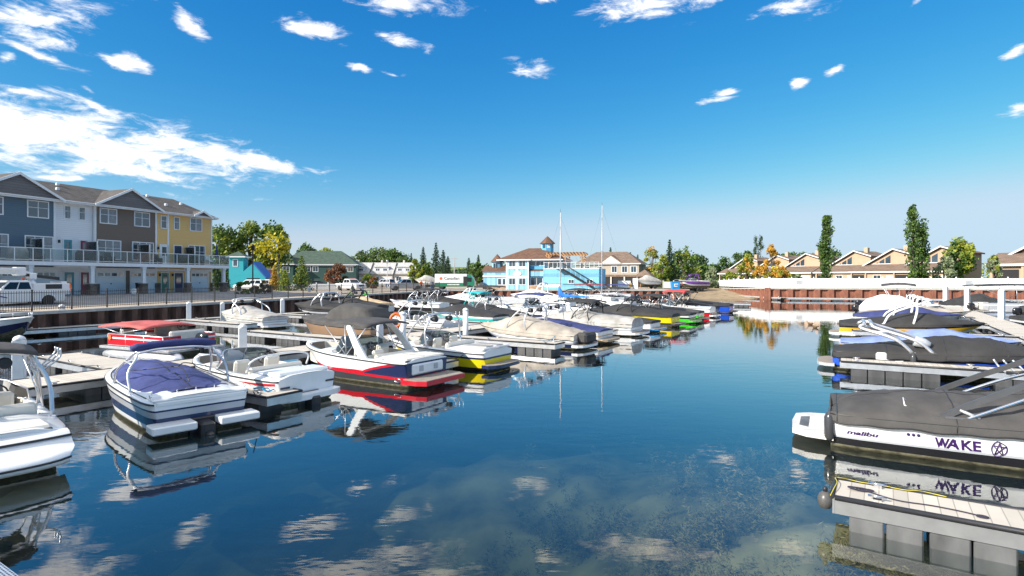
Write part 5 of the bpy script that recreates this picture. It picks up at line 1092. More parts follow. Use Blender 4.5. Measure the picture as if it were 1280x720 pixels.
def clubhouse():
    o = CH
    MB().box(1.3, 5.7, .35, 9, 0, 3.25, CLW).build('wing_wall', o); MB().box(1.2, 5.7, .2, .345, 2.2, 2.5, TRIM).box(1.2, 5.7, .2, .345, 3.05, 3.3, TRIM).build('trim_band', o)
    MB().add([(1.0, -.1, 3.3), (5.75, -.1, 3.3), (5.75, 2.4, 4.3), (1.0, 2.4, 4.3)], [(0, 1, 2, 3)], SHB).add([(1.0, -.1, 3.3), (1.0, 2.4, 4.3), (1.0, 2.4, 3.3)], [(0, 1, 2)], SHB).build('wing_roof', o)
    MB().box(1.3, 12.6, .03, .34, -.3, .75, STONEL).build('stone_base', o)
    for a, b in ((4.1, 4.7), (5.0, 5.5)): win(o, a, b, .35, .85, 1.9, 1, face=-1)
    t = MB(); t.lathe([(1.05, 3.0), (1.05, 4.95)], CLW, 8, Matrix.Translation((3.3, 2.4, 0)), False); tw = t.build('turret', o)
    MB().lathe([(1.35, 4.93), (1.3, 5.02), (.02, 6.45)], SHB, 8, Matrix.Translation((3.3, 2.4, 0)), False).build('turret_roof', o)
    MB().box(2.9, 3.5, 1.36, 1.4, 3.9, 4.7, PANE).build('turret_window', o)
    MB().box(5.7, 9.9, 0, 9, 0, 5.35, CLW).build('bay_wall', o)
    for a in (5.7, 7.65, 9.62): MB().box(a, a+.28, -.06, -.003, .0, 5.3, TRIM).build('pilaster', o)
    MB().box(5.98, 9.6, -.05, -.004, 2.1, 2.4, TRIM).box(5.98, 9.6, -.05, -.004, 3.7, 4.0, TRIM).build('trim_band', o)
    for a, b in ((6.3, 7.4), (8.15, 9.3)): win(o, a, b, 0, .9, 1.95, 2, face=-1); win(o, a, b, 0, 4.1, 5.05, 2, face=-1)
    em = MB(); vs = [(7.8+.75*cos(k*pi/9)*(1+.1*(k % 2)), -.12, 2.62+.72*max(0, sin(k*pi/9))) for k in range(10)]+[(7.5, -.12, 2.45), (8.1, -.12, 2.45)]
    n = len(vs); em.add(vs+[(x, -.008, z) for x, y, z in vs], [tuple(range(n)), tuple(range(2*n-1, n-1, -1))]+[(i, (i+1) % n, (i+1) % n+n, i+n) for i in range(n)], PAINTW); em.build('emblem', o)
    MB().box(9.9, 12.6, .8, 9, 0, 5.2, CLB).build('wall', o); MB().box(9.92, 12.6, .3, .79, 2.35, 3.3, CLW).build('balcony_front', o)
    MB().add([(9.8, .2, 3.3), (12.8, .2, 3.3), (12.8, 2, 4.2), (9.8, 2, 4.2)], [(0, 1, 2, 3)], SHB).build('lean_roof', o)
    win(o, 10.1, 12.2, .8, .8, 2.1, 2, face=-1); win(o, 10.0, 10.9, .8, 4.25, 5.0, 1, face=-1); win(o, 11.1, 12.5, .8, 4.25, 5.0, 2, face=-1)
    mb = MB(); hip(mb, 4.4, 15.6, .3, 9.5, 5.36, 7.55, SHB, .45, 4.2); mb.build('roof', o)
    mb = MB(); hip(mb, 5.6, 10.0, -.1, 5, 5.35, 6.7, SHB, .35, 2.0); mb.build('bay_roof', o)
    MB().lathe([(1.15, 6.6), (1.15, 8.35)], CLB, 8, Matrix.Translation((12.2, 4.9, 0)), False).build('cupola', o); MB().lathe([(1.5, 8.33), (1.45, 8.42), (.03, 9.75)], SHB, 8, Matrix.Translation((12.2, 4.9, 0)), False).build('cupola_roof', o)
    for a in range(8):
        q = a*pi/4; MB().box(-.28, .28, 1.075, 1.09, 7.5, 8.2, PANE if a % 2 else TRIM, Matrix.Translation((12.2, 4.9, 0)) @ Matrix.Rotation(q+pi/8, 4, 'Z')).build('cupola_window', o)
    MB().box(12.6, 15.9, 1.2, 9, 3.6, 5.5, CLB).build('upper_wall', o); win(o, 13.4, 15.4, 1.2, 3.9, 5.0, 3, face=-1)
    MB().box(12.603, 22.3, -.3, 9, 0, 3.6, CLA).build('annex_wall', o); MB().box(22.303, 22.36, -.3, 9, 0, 3.6, CLB).build('annex_end_wall_shade', o); MB().box(12.55, 22.4, -.36, 9.1, 3.602, 3.72, TRIM).build('terrace_deck', o)  # end sheet in deeper blue: the shaded side is put into its colour
    for a, b in ((17.1, 18.0), (20.3, 21.2)): win(o, a, b, -.3, 1.15, 1.75, 2, face=-1)
    MB().box(13.1, 15.8, -.345, -.303, .4, .9, PAINTW).build('notice_board', o)
    r = MB()
    for k in range(13): r.box(12.7+.8*k-.03, 12.7+.8*k+.03, -.25, -.19, 3.72, 4.72, TRIM)
    r.box(12.6, 22.35, -.26, -.18, 4.72, 4.78, TRIM); r.build('railing', o)
    MB().box(12.8, 22.25, -.225, -.215, 3.85, 4.68, BALG).build('glass_panel', o)
    p = MB()
    for x in (13.5, 16.4, 19.3):
        for y in (.3, 4.3): p.box(x-.13, x+.13, y-.13, y+.13, 3.72, 6.1, TIMB)
        for dx in (-.45, .45): p.tube([(x, .3, 5.3), (x+dx*1.3, .3, 6.05)], .08, TIMB, 5)
    for y in (.3, 4.3): p.box(13.0, 19.8, y-.1, y+.1, 6.101, 6.4, TIMB)
    for k in range(12): p.box(13.2+.57*k, 13.3+.57*k, -.2, 4.8, 6.401, 6.55, TIMB)
    p.build('pergola', o)
    s = MB(); A, B = Vector((16.2, -.95, 3.55)), Vector((21.9, -.95, .1))
    for dy in (-.5, .5): s.loft([[A+Vector((0, dy-.04, -.15)), A+Vector((0, dy+.04, -.15)), A+Vector((0, dy+.04, .15)), A+Vector((0, dy-.04, .15))], [B+Vector((0, dy-.04, -.15)), B+Vector((0, dy+.04, -.15)), B+Vector((0, dy+.04, .15)), B+Vector((0, dy-.04, .15))]], BLACKI, smooth=False)
    for k in range(20): c = A.lerp(B, (k+.5)/20); s.box(c.x-.16, c.x+.16, c.y-.5, c.y+.5, c.z, c.z+.04, BLACKI)
    for dy in (-.5, .5):
        s.tube([A+Vector((0, dy, 1)), B+Vector((0, dy, 1))], .035, BLACKI, 5)
        for k in range(8): c = A.lerp(B, k/7); s.tube([c+Vector((0, dy, 0)), c+Vector((0, dy, 1))], .03, BLACKI, 5)
    s.box(15.2, 16.2, -1.5, -.37, 3.45, 3.57, BLACKI); s.build('staircase', o)
    MB().box(16.3, 21.8, -1.46, -1.455, .9, 1.0, BLACKI).build('stair_brace', o)
clubhouse()
def simple_house(name, label, pos, rz, w, d, eave, ridge, wall, roof, z=1.4, group=None, wins=(), hipins=None, doors=()):
    o = thing(name, label, 'building' if 'house' not in name else 'house', (*pos, z), rz, group)
    MB().box(0, w, 0, d, -.5, eave, wall).build('wall', o); mb = MB(); hip(mb, 0, w, 0, d, eave+.003, ridge, roof, .45, hipins); mb.build('roof', o)
    for a, b, z0, z1, n in wins: win(o, a, b, 0, z0, z1, n, face=-1, fw=.12)
    for a, b, m in doors: door(o, a, b, 0, 0, 2.1, m, -1)
    return o
BR_ = simple_house('lodge_building', 'taupe roofed beige two storey lodge right of the blue clubhouse', (px(722, 128), 131), radians(-22), 14.3, 10, 5.3, 8.1, mat('tan_stucco', (.42, .36, .29), .9, var=.08), SHT, wins=[(a, a+1.1, 3.3, 4.6, 2) for a in (2, 5, 8.3, 10.6, 12.6)], hipins=3.5)
MB().box(0, 14.2, -.25, -.003, 2.3, 2.75, SHT).box(5, 14.1, -.03, -.004, .0, 2.2, DARKW).build('ground_floor_band_and_shade', BR_)  # shingle band over a flat panel, recess shade painted near-black
for x in (5, 8.0, 11, 13.9): MB().box(x, x+.3, -.3, -.035, 0, 2.3, CREAM).build('column', BR_)
g = MB(); g.prism([(5.5, 5.3), (8.2, 7.2), (10.9, 5.3)], -.6, 3, SHT); g.build('gable_roof', BR_); MB().prism([(5.8, 5.25), (8.2, 6.95), (10.6, 5.25)], -.63, -.605, CREAM).build('gable_face', BR_)
GB = simple_house('green_building', 'dark green building with green hip roofs and white window bands', (px(335, 150), 156), radians(8), 21, 13, 5.6, 9.6, GRN, SHGR, z=1.6, wins=[(a, a+1.3, 3.6, 5.0, 2) for a in (5.4, 7.4, 9.4, 15.2, 17, 18.8)], hipins=5)
mb = MB(); mb.box(1, 4.6, -2, -.003, 0, 5.6, GRN); mb.build('bay_wall', GB); mb = MB(); hip(mb, 1, 4.6, -2, 5, 5.61, 8.9, SHGR, .4, 1.8); mb.build('bay_roof', GB); win(GB, 2, 3.6, -2, 3.3, 4.8, 2, face=-1)
MB().box(14.3, 20.8, -.1, -.004, 0, 1.8, REDS).build('shop_front', GB); MB().box(4.8, 20.9, -.12, -.005, 5.15, 5.5, TRIM).build('trim_band', GB)
for a in (15, 17.2): win(GB, a, a+1.6, -.1, .4, 1.5, 1, face=-1)
TB = simple_house('tower_house', 'turquoise building with a square tower beside the townhouses', (px(286, 112), 112), radians(8), 2.7, 3, 6.2, 7.3, TEALS, SHGR, z=1.5, wins=[(.85, 1.6, 4.3, 5.5, 1)])
MB().prism([(2.75, 0), (6.9, 0), (6.9, 2.2), (4.6, 4.9), (2.75, 3.2)], -.2, 5, TEALS).build('gable_wall', TB); MB().loft([[(7.2, y, 2.0), (7.1, y, 1.8), (4.5, y, 4.9), (4.6, y, 5.2)] for y in (-.5, 5)], mat('blue_metal_roof', (.03, .10, .36), .5), smooth=False).build('gable_roof', TB); MB().box(3.4, 5.8, -.24, -.203, 0, 1.9, DARKW).build('garage_shade_panel', TB)  # garage is a flat dark panel, inside shade put into its colour
RB = thing('gable_house', 'small brick red gabled building behind the white vans', 'building', (px(317, 120), 120, 1.5), .1)
MB().prism([(0, 0), (3.6, 0), (3.6, 1.7), (2.9, 3.6), (0, 1.4)], 0, 5, REDS).build('wall', RB); MB().loft([[(-.2, y, 1.2), (-.2, y, 1.45), (2.9, y, 3.95), (2.9, y, 3.65)] for y in (-.4, 5.2)], SHLG, smooth=False).build('roof', RB); win(RB, 1.4, 2.3, 0, .9, 1.7, 1, face=-1)
for i, (u, lab) in enumerate(((434, 'leftmost of the light grey roofed row houses behind the parking lot'), (464, 'middle light grey roofed row house with dormer'), (492, 'right hand light grey roofed row house by the round green trees'))):
    Y = 165; o = thing('row_house', lab, 'house', (px(u, Y), Y, 1.5), radians(-4), 'light grey row houses')
    MB().box(0, 6.2, 0, 7, -.5, 3.0, CREAM).prism([(0, 3.0), (6.2, 3.0), (6.2, 3.1), (0, 3.1)], 0, 7, CREAM).build('wall', o)
    MB().loft([[(x, -.5, 2.9), (x, 3.3, 6.2), (x, 7.4, 2.9), (x, 7.4, 3.1), (x, 3.3, 6.45), (x, -.5, 3.15)] for x in (-.3, 6.6)], SHLG, smooth=False).build('roof', o)
    MB().add([(6.205, 0, 3.0), (6.205, 7, 3.0), (6.205, 3.3, 6.0)], [(0, 1, 2)], SW).box(6.203, 6.22, 0, 7, 0, 3, SW).build('gable_wall', o)
    dm = MB().box(.8, 5, .5, 3, 3.1, 5.0, SW).build('dormer', o); MB().box(.6, 5.2, .2, 3.2, 5.003, 5.2, SHLG).build('dormer_roof', o)
    for a in (1.2, 3.4): win(o, a, a+1.1, .5, 3.7, 4.6, 2, face=-1)
    win(o, .8, 2.2, 0, 1.1, 2.2, 2, face=-1); MB().box(3.2, 5.8, -.06, -.002, 0, 2.1, GARD).build('garage_door', o); MB().rbox((2.2, 3.4, 6.7), (.5, .5, .9), CREAM, .03).build('chimney', o)
    MB().loft([[(6.62, y, z-.22) , (6.72, y, z-.22), (6.72, y, z+.08), (6.62, y, z+.08)] for y, z in ((-.5, 3.1), (3.3, 6.4), (7.4, 3.1))], DARKW, smooth=False).build('barge_board', o)
def lake_house(lab, p, sc=1):
    o = thing('lake_house', lab, 'house', (*p, 1.85), radians(-58), 'beige lake houses behind the white fence'); o.scale = (sc, sc, sc)
    prof = [(-7.9, 2.75), (0, 7.35), (3.6, 6.1)]
    MB().prism([(-6.9, 0), (3.2, 0), (3.2, 6.15), (0, 7.2), (-6.9, 3.15)], 3.5, 12, STUC).build('wall', o)
    MB().loft([[(x, y, z-.05) for x, z in prof]+[(x, y, z+.2) for x, z in prof[::-1]] for y in (2.9, 12.4)], SHT, smooth=False).build('roof', o)
    t = MB(); 
    for a, b in zip(prof, prof[1:]): t.loft([[(a[0], y, a[1]-.02) for y in (2.8, 2.895)]+[(a[0], y, a[1]+.22) for y in (2.895, 2.8)], [(b[0], y, b[1]-.02) for y in (2.8, 2.895)]+[(b[0], y, b[1]+.22) for y in (2.895, 2.8)]], TRIM, smooth=False)
    t.build('barge_board', o)
    w = MB(); tr = MB()
    for k in range(3):
        a, b = -3.9+1.15*k, -3.9+1.15*k+.95; f = lambda x: 7.2+x*.58-.62
        w.add([(a, 3.47, 4.55), (b, 3.47, 4.55), (b, 3.47, f(b)), (a, 3.47, f(a))], [(0, 1, 2, 3)], PANE)
    ww = w.build('clerestory_window', o); MB().box(-4.05, -.45, 3.42, 3.497, 4.42, 4.54, TRIM).build('sill', ww)
    win(o, -6.2, -5.4, 3.5, 3.25, 4.1, 1, face=-1); MB().rbox((1.2, 6, 7.4), (.8, .9, 1.6), STUC, .03).build('chimney', o)
    MB().box(-6.8, 3.1, 0, 3.49, 0, 2.75, STUC).build('front_wall', o)
    MB().loft([[(x, -.5, 2.7), (x, -.5, 2.88), (x, 3.48, 4.35), (x, 3.48, 4.1)] for x in (-7.1, 3.4)], SHT, smooth=False).build('front_roof', o); MB().box(-7.1, 3.4, -.58, -.51, 2.62, 2.88, TRIM).build('gutter', o)
    win(o, -2.2, -.9, 0, .9, 2.1, 2, face=-1); MB().box(-6.2, -4.0, -.04, -.003, 0, 2.2, DARKW).build('porch_shade_panel', o); MB().box(.2, 2.7, -.05, -.003, 0, 2.1, GARD).build('garage_door', o)  # porch depth is a flat panel with its shade painted on
    for x in (-6.5, -3.7): MB().box(x, x+.25, -.4, -.05, 0, 2.62, STUC).build('porch_post', o)
    return o
for lab, p, s in (('nearest and largest beige lake house at the right edge', (84.5, 87), 1.35), ('beige lake house partly behind the tall twin poplar', (77, 104), 1.0), ('beige lake house left of the twin poplar, full front in view', (74.5, 113.5), 1), ('beige lake house right of the slender poplar', (72, 122.5), 1), ('beige lake house left of the slender poplar', (68.5, 136), 1), ('beige lake house behind the orange autumn tree', (66, 146), 1), ('farthest beige lake house beside the green round bush', (64, 160), 1)): lake_house(lab, p, s)
# ------------------------------------------------------------------ fences
def iron_fence():
    p0 = Vector((-30.55, 33.2)); d = Vector((.279, .960)); a = atan2(d.y, d.x); o = thing('iron_fence', 'black iron picket fence along the top of the brown wall', 'fence', (p0.x-d.x*12, p0.y-d.y*12, 1.4), a)
    n = 31
    for i in range(n+1): 
        x = 12+2.32-2.43*5+2.43*i; c = MB().box(x-.035, x+.035, -.035, .035, 0, 1.32, BLACKI); c.box(x-.045, x+.045, -.045, .045, 1.32, 1.35, BLACKI); c.build('post', o)
        if i < n:
            q = MB(); q.box(x+.036, x+2.394, -.018, .018, .12, .155, BLACKI).box(x+.036, x+2.394, -.018, .018, 1.14, 1.175, BLACKI)
            for k in range(1, 17): q.box(x+2.43*k/17-.009, x+2.43*k/17+.009, -.009, .009, .06, 1.28, BLACKI)
            q.build('picket_panel', o, fix=False)
iron_fence()
VINF = lines('white_vinyl_panel', (.78, .78, .77), 'X', .3, .15, .03, .5, .03, .93)
def white_fence(lab, p0, p1, z0, z1, h0, h1, n):
    d = Vector((p1[0]-p0[0], p1[1]-p0[1])); L = d.length; o = thing('vinyl_fence', lab, 'fence', (*p0, 0), atan2(d.y, d.x), 'white vinyl fences'); g = L/n
    for i in range(n):
        a, b = i*g+.07, (i+1)*g-.07; f = lambda x: z0+(z1-z0)*x/L; hh = lambda x: h0+(h1-h0)*x/L
        MB().loft([[(a, -.03, f(a)+.04), (a, .03, f(a)+.04), (a, .03, f(a)+hh(a)), (a, -.03, f(a)+hh(a))], [(b, -.03, f(b)+.04), (b, .03, f(b)+.04), (b, .03, f(b)+hh(b)), (b, -.03, f(b)+hh(b))]], VINF, smooth=False).build('panel', o)
    for i in range(n+1):
        x = i*g; z = z0+(z1-z0)*x/L; h_ = h0+(h1-h0)*x/L; p = MB().box(x-.065, x+.065, -.065, .065, z, z+h_+.12, PAINTW).build('post', o); MB().lathe([(.10, z+h_+.121), (.10, z+h_+.16), (.02, z+h_+.25)], PAINTW, 4, Matrix.Translation((x, 0, 0)), False).build('cap', p)
    return o
white_fence('long white vinyl fence along the top of the right hand rusty wall', (41, 90.4), (110, 69.8), 1.88, 1.88, 1.5, 1.5, 23)
white_fence('white vinyl fence running back beside the boat ramp', (40.95, 117), (40.95, 90.75), 1.45, 1.88, 1.45, 1.5, 11)
white_fence('short white fence piece behind the blue bin', (px(829, 112), 112), (px(868, 112), 112), 1.4, 1.4, 1.3, 1.3, 3)
white_fence('low white fence across the parking lot behind the iron fence', (px(334, 100), 100), (px(425, 104), 104), 1.41, 1.41, .95, .95, 6)
def plate(lab, p, rz, w, h_, m=mat('grey_sign_plate', (.40, .42, .44), .5)):
    o = thing('notice_sign', lab, 'sign', p, rz, 'small notice plates on fences'); MB().rbox((0, 0, 0), (w, .03, h_), m, .01).build('plate', o); q = MB()
    for k in range(3): q.box(-w*.38, w*(.38-.1*(k % 2)), -.022, -.0152, h_*(.28-.24*k)-.025, h_*(.28-.24*k)+.025, VGREY)
    q.build('marking', o)
a1 = atan2(69.8-90.4, 69)
for lab, u in (('small grey notice on the white fence left of the far right boats', 999), ('small grey notice on the white fence above the middle piles', 1211)):
    r = (u-CU)/F; t = (r*90.4-41)/(69-r*(69.8-90.4)); plate(lab, (41+69*t-.05, 90.4-20.6*t-.08, 2.75), a1, .9, .6)
for lab, u in (('small grey notice on the iron fence, the nearer one', 386), ('small grey notice on the iron fence below the grey houses', 453)):
    r = (u-CU)/F; m_ = (r*33.2+30.55)/(.279-.96*r); plate(lab, (-30.55+.279*m_+.06, 33.2+.96*m_-.03, 2.15), radians(73.8), .5, .45)
# ------------------------------------------------------------------ vehicles
CARS = {}
def car_paint(n, c): return mat('car_paint_'+n, c, .3, var=.03, coat=.8)
PW, PSV, PDK, PGN, PBR = car_paint('white', (.76, .76, .76)), car_paint('silver', (.40, .41, .43)), car_paint('black', (.02, .02, .024)), car_paint('green', (.015, .17, .09)), car_paint('beige', (.45, .40, .33))
LAMPG = mat('headlight_glass', (.75, .76, .78), .15); TAIL = mat('tail_light_red', (.45, .01, .01), .25); CGL = mat('car_glass', (.012, .016, .02), .06)
def road_wheel(o, x, y, r=.38, w=.26, sd=1):
    M = Matrix.Translation((x, y, r)) @ Euler((radians(90), 0, 0)).to_matrix().to_4x4()
    t = MB().lathe([(r*.6, -w/2), (r*.95, -w/2), (r, -w*.3), (r, w*.3), (r*.95, w/2), (r*.6, w/2)], RUBBER, 20, M).build('wheel', o)
    q = MB().lathe([(.02, w*.40), (r*.3, w*.42), (r*.6, w*.46), (r*.62, w*.3)], ALU, 16, M).lathe([(.02, -w*.40), (r*.3, -w*.42), (r*.6, -w*.46), (r*.62, -w*.3)], ALU, 16, M); q.build('rim', t)
def vehicle(name, lab, pos, rz, paint, kind='pickup', z=1.404, group='parked vehicles', cat=None, extra=None):
    o = thing(name, lab, cat or kind, (*pos, z), rz, group)
    S_ = dict(pickup=(2.85, 1.85, -1.75, [(-2.85, .55), (-2.85, 1.15), (-.75, 1.17), (-.75, 1.2), (1.25, 1.2), (2.55, 1.1), (2.82, .95), (2.85, .5)], (-.8, 1.35, 1.18), (-.62, .62, 1.9), .96),
      suv=(2.4, 1.5, -1.45, [(-2.38, .5), (-2.4, 1.05), (1.2, 1.08), (2.2, .95), (2.4, .75), (2.4, .4)], (-2.3, 1.3, 1.05), (-2.05, .45, 1.78), .93),
      car=(2.3, 1.4, -1.35, [(-2.28, .45), (-2.3, .9), (1.0, .92), (2.1, .8), (2.3, .6), (2.3, .35)], (-1.7, 1.15, .9), (-1.0, .2, 1.42), .88))[kind]
    L, wf, wr, prof, lo, hi, W = S_; R = .40 if kind == 'pickup' else .34
    arch = lambda c: [(c+(R+.07)*cos(a*pi/8), .34+(R+.07)*sin(a*pi/8)) for a in range(0, 9)]
    poly = prof+[(L-.05, .34)]+arch(wf)+arch(wr)+[(-L+.05, .34)]
    mb = MB(); n = len(poly); 
    rings = [[(x, y, zz if abs(y) < W-.001 or zz < .8 else zz-.0) for x, zz in poly] for y in (-W, W)]
    mb.prism(poly, -W, W, paint); b = mb.build('body', o)
    bv = b.modifiers.new('soft_edges', 'BEVEL'); bv.width = .05; bv.segments = 2; bv.limit_method = 'ANGLE'
    (xa, xb, z0), (xc, xd, z1) = lo, hi; w1 = W*.80
    A = [(xa, W*.97, z0), (xb, W*.97, z0), (xb, -W*.97, z0), (xa, -W*.97, z0)]; B = [(xc, w1, z1-.06), (xd, w1, z1-.06), (xd, -w1, z1-.06), (xc, -w1, z1-.06)]; C = [(xc+.12, w1-.1, z1), (xd-.12, w1-.1, z1), (xd-.12, -w1+.1, z1), (xc+.12, -w1+.1, z1)]
    MB().loft([A, B, C], paint, smooth=False).build('cab', o)
    def pane(i, j, a, b_, name):
        P = [Vector(A[i]), Vector(A[j]), Vector(B[j]), Vector(B[i])]; nn = (P[1]-P[0]).cross(P[3]-P[0]).normalized()
        c = sum(P, Vector())/4; ctr = Vector(((xa+xb)/2, 0, (z0+z1)/2)); nn = nn if nn.dot(c-ctr) > 0 else -nn
        bl = lambda s, t: P[0].lerp(P[1], s).lerp(P[3].lerp(P[2], s), t)+nn*.012
        q = MB(); q.add([bl(a, .12), bl(b_, .12), bl(b_, .88), bl(a, .88)], [(0, 1, 2, 3)], CGL); q.build(name, o)
    ns = 2 if kind != 'suv' else 3
    for i, j in ((0, 1), (3, 2)):
        for k in range(ns): pane(i, j, .05+.9*k/ns+.02, .05+.9*(k+1)/ns-.02, 'side_window')
    pane(1, 2, .06, .94, 'windscreen'); pane(3, 0, .08, .92, 'rear_window')
    for sd in (1, -1):
        for x in (wf, wr): road_wheel(o, x, sd*(W-.13), R)
        MB().rbox((L-.02, sd*W*.74, .82), (.1, .42, .2), LAMPG, .03).build('headlight', o); MB().rbox((-L+.0, sd*W*.86, .9), (.06, .2, .36), TAIL, .02).build('tail_light', o); MB().rbox((xb-.15, sd*(W+.12), z0+.12), (.14, .22, .2), paint, .03).build('mirror', o)
    MB().rbox((L+.02, 0, .82), (.08, W*.95, .26), DMET, .02).build('grille', o); MB().rbox((L+.04, 0, .5), (.16, W*1.9, .2), ALU if kind == 'pickup' else paint, .04).build('bumper', o); MB().rbox((-L-.04, 0, .55), (.14, W*1.9, .18), ALU if kind == 'pickup' else paint, .04).build('bumper', o)
    if kind == 'pickup': MB().box(-2.75, -.85, -W+.12, W-.12, 1.152, 1.19, BLKP).build('bed_liner', o)
    if extra: extra(o)
    return o
vehicle('pickup_truck', 'white pickup facing right in the sunny parking lot', (px(436, 92), 93), radians(-38), PW)
vehicle('pickup_truck', 'silver pickup facing left by the people at the fence end', (px(506, 92), 93), radians(205), PSV)
vehicle('pickup_truck', 'silver pickup parked farther back by the round green trees', (px(515, 122), 122), radians(200), PSV)
vehicle('parked_car', 'white sport utility vehicle behind the dark bush', (px(306, 90), 92), radians(178), PW, 'suv', cat='car')
vehicle('parked_car', 'white sport utility vehicle just right of the lamp post', (px(328, 96), 97), radians(176), PW, 'suv', cat='car')
vehicle('parked_car', 'dark blue grey sport utility vehicle in front of the grey row houses', (px(481, 130), 130), radians(150), PSV, 'suv', cat='car')
vehicle('parked_car', 'low white car beside the dark round shrub', (px(436, 132), 132), radians(170), PW, 'car')
vehicle('parked_car', 'white car between shrubs left of the lamp posts', (px(462, 134), 134), radians(175), PW, 'car')
vehicle('parked_car', 'black car at the red shop front', (px(396, 135), 136), radians(10), PDK, 'car')
vehicle('parked_car', 'silver car right of the laundry truck', (px(599, 122), 122), radians(100), PSV, 'suv', cat='car')
vehicle('parked_car', 'dark pickup sized car by the blue bin', (px(851, 113), 113), radians(60), PDK, 'suv', cat='car')
# bucket truck
def bucket(o):
    for ch in list(o.children):
        if ch.name.startswith('bed_liner'): bpy.data.objects.remove(ch)
    q = MB()
    for sd in (1, -1): q.rbox((-1.95, sd*.86, 1.28), (2.4, .34, .75), PW, .03); 
    q.rbox((-3.0, 0, 1.05), (.5, 1.9, .5), PW, .03); q.rbox((-2.95, 0, 1.5), (.4, 1.4, .6), PW, .03); q.build('utility_bed', o)
    d = MB()
    for sd in (1.035, -1.035):
        d.box(-2.6, -1.5, sd-.006, sd+.006, 1.25, 1.6, DMET)
    d.build('locker_door', o)
    t = MB().lathe([(.3, 1.2), (.3, 1.75), (.2, 1.8), (.2, 2.15)], PW, 14, Matrix.Translation((-1.15, 0, 0))); t.rbox((-1.15, 0, 2.2), (.5, .5, .5), PW, .06); tt = t.build('turret', o)
    b = MB()
    def beam(p, q_, w, m): p, q_ = Vector(p), Vector(q_); b.loft([[p+Vector((0, a*w, c*w)) for a, c in ((-1, -1), (1, -1), (1, 1), (-1, 1))], [q_+Vector((0, a*w*.8, c*w*.8)) for a, c in ((-1, -1), (1, -1), (1, 1), (-1, 1))]], m, smooth=False)
    beam((-.6, .0, 2.55), (3.6, 0, 2.6), .22, PW); beam((-2.9, .1, 2.02), (-.3, .1, 2.35), .12, DMET); beam((-1.15, 0, 2.2), (-.5, 0, 2.55), .2, PW); beam((2.2, .3, 2.75), (-.3, .3, 2.7), .1, PW)
    b.rbox((-.35, 0, 2.55), (.7, .6, .62), PW, .08); b.build('boom', tt)
    MB().rbox((3.9, 0, 2.5), (.7, .7, .9), PW, .08).build('bucket', tt)
    MB().lathe([(.1, 1.88), (.1, 1.96), (.05, 2.02), (.01, 2.03)], ORANGE, 10, Matrix.Translation((-.45, .3, .05))).build('beacon', o)
    MB().lathe([(.16, 1.0), (.14, 1.02), (.04, 1.62), (.03, 1.63)], ORANGE, 10, Matrix.Translation((-3.35, .75, 0))).build('traffic_cone', o)
ang = atan2(-dF[1], -dF[0])
vehicle('bucket_truck', 'white utility truck with folded lift boom behind the iron fence', (-34.6-.9+1.85*-.37, 42.7-.3+1.85*-.93+.6), ang, PW, extra=bucket, cat='truck', group='trucks')
# laundry truck
o = thing('box_truck', 'white and green step van with its door open beside the clubhouse', 'truck', (px(545, 101.5), 101.5, 1.404), radians(-3), 'trucks')
MB().rbox((2.85, 0, 1.75), (5.7, 2.2, 1.98), PW, .06).build('box_body', o); MB().rbox((2.9, 0, .86), (5.85, 2.24, .72), PGN, .05).build('lower_body', o)
MB().loft([[(5.7, w, z), (x, w, z), (x, -w, z), (5.7, -w, z)] for x, w, z in ((7.0, 1.05, .55), (7.05, 1.08, 1.25), (6.7, 1.04, 2.0), (6.3, 1.0, 2.6))], PGN, smooth=False).build('cab', o)
MB().box(5.05, 5.7, -1.132, -1.108, .65, 2.3, DARKW).build('door_shade_panel', o); MB().box(5.75, 6.5, -1.09, -1.078, 1.35, 2.1, CGL).build('side_window', o); MB().add([(7.02, .9, 1.35), (7.02, -.9, 1.35), (6.72, -.88, 2.0), (6.72, .88, 2.0)], [(0, 1, 2, 3)], CGL).build('windscreen', o)  # open door is a flat dark panel painted as the shade inside
for x in (1.2, 6.1):
    for sd in (1, -1): road_wheel(o, x, sd*.95, .4)
vs, fs = text2d('Canadian', .74, bold=.012); MB().add([(1.65+x, -1.106, 1.72+y) for x, y, _ in vs], fs, mat('lettering_black', (.02, .02, .02), .5)).build('lettering', o, fix=False)
q = MB(); n = 22; ring = [(1.1+(.34 if k % 2 else .22)*cos(2*pi*k/n), -1.106, 1.93+(.34 if k % 2 else .22)*sin(2*pi*k/n)) for k in range(n)]; q.add(ring, [tuple(range(n))], mat('emblem_orange', (.70, .12, .03), .5)); q.build('emblem', o)
q = MB()
for k in range(9): q.box(2.25+.24*k, 2.25+.24*k+.17, -1.127, -1.122, .78, .96, PAINTW)
q.build('stripe_marking', o)
# trailer boat, bin, kiosk, gazebo
tz = .95
o = thing('boat_trailer', 'black boat trailer standing at the top of the ramp', 'trailer', (px(868, 104.5), 104.5, tz), radians(200))
q = MB(); 
for sd in (1, -1): q.tube([(-2.6, sd*.8, .5), (2.2, sd*.8, .5), (3.6, 0, .5)], .06, DMET, 6); q.rbox((0, sd*.5, .75), (4.5, .15, .12), CARPET, .03)
for x in (-2.4, -.5, 1.6): q.tube([(x, -.8, .5), (x, .8, .5)], .05, DMET, 6)
q.build('frame', o)
for sd in (1, -1):
    for x in (-.9, -.1): road_wheel(o, x, sd*1.0, .33)
b_, h_ = boat('wakeboard_boat', 'purple and silver wakeboard boat on a trailer beside the ramp', 'motorboat', (px(868, 104.5)+2.6, 104.5+1.0), 200, 6.2, 2.4, .9, 1.1, [(.35, SILV), (.8, PURP), (1, SILV)], open_=[(.2, .6, .2, .35), (.68, .9, .16, .5)], tower=TW(3, 2.2, m=PURP), group='boats on land', seed=70); b_.location.z = tz+.95
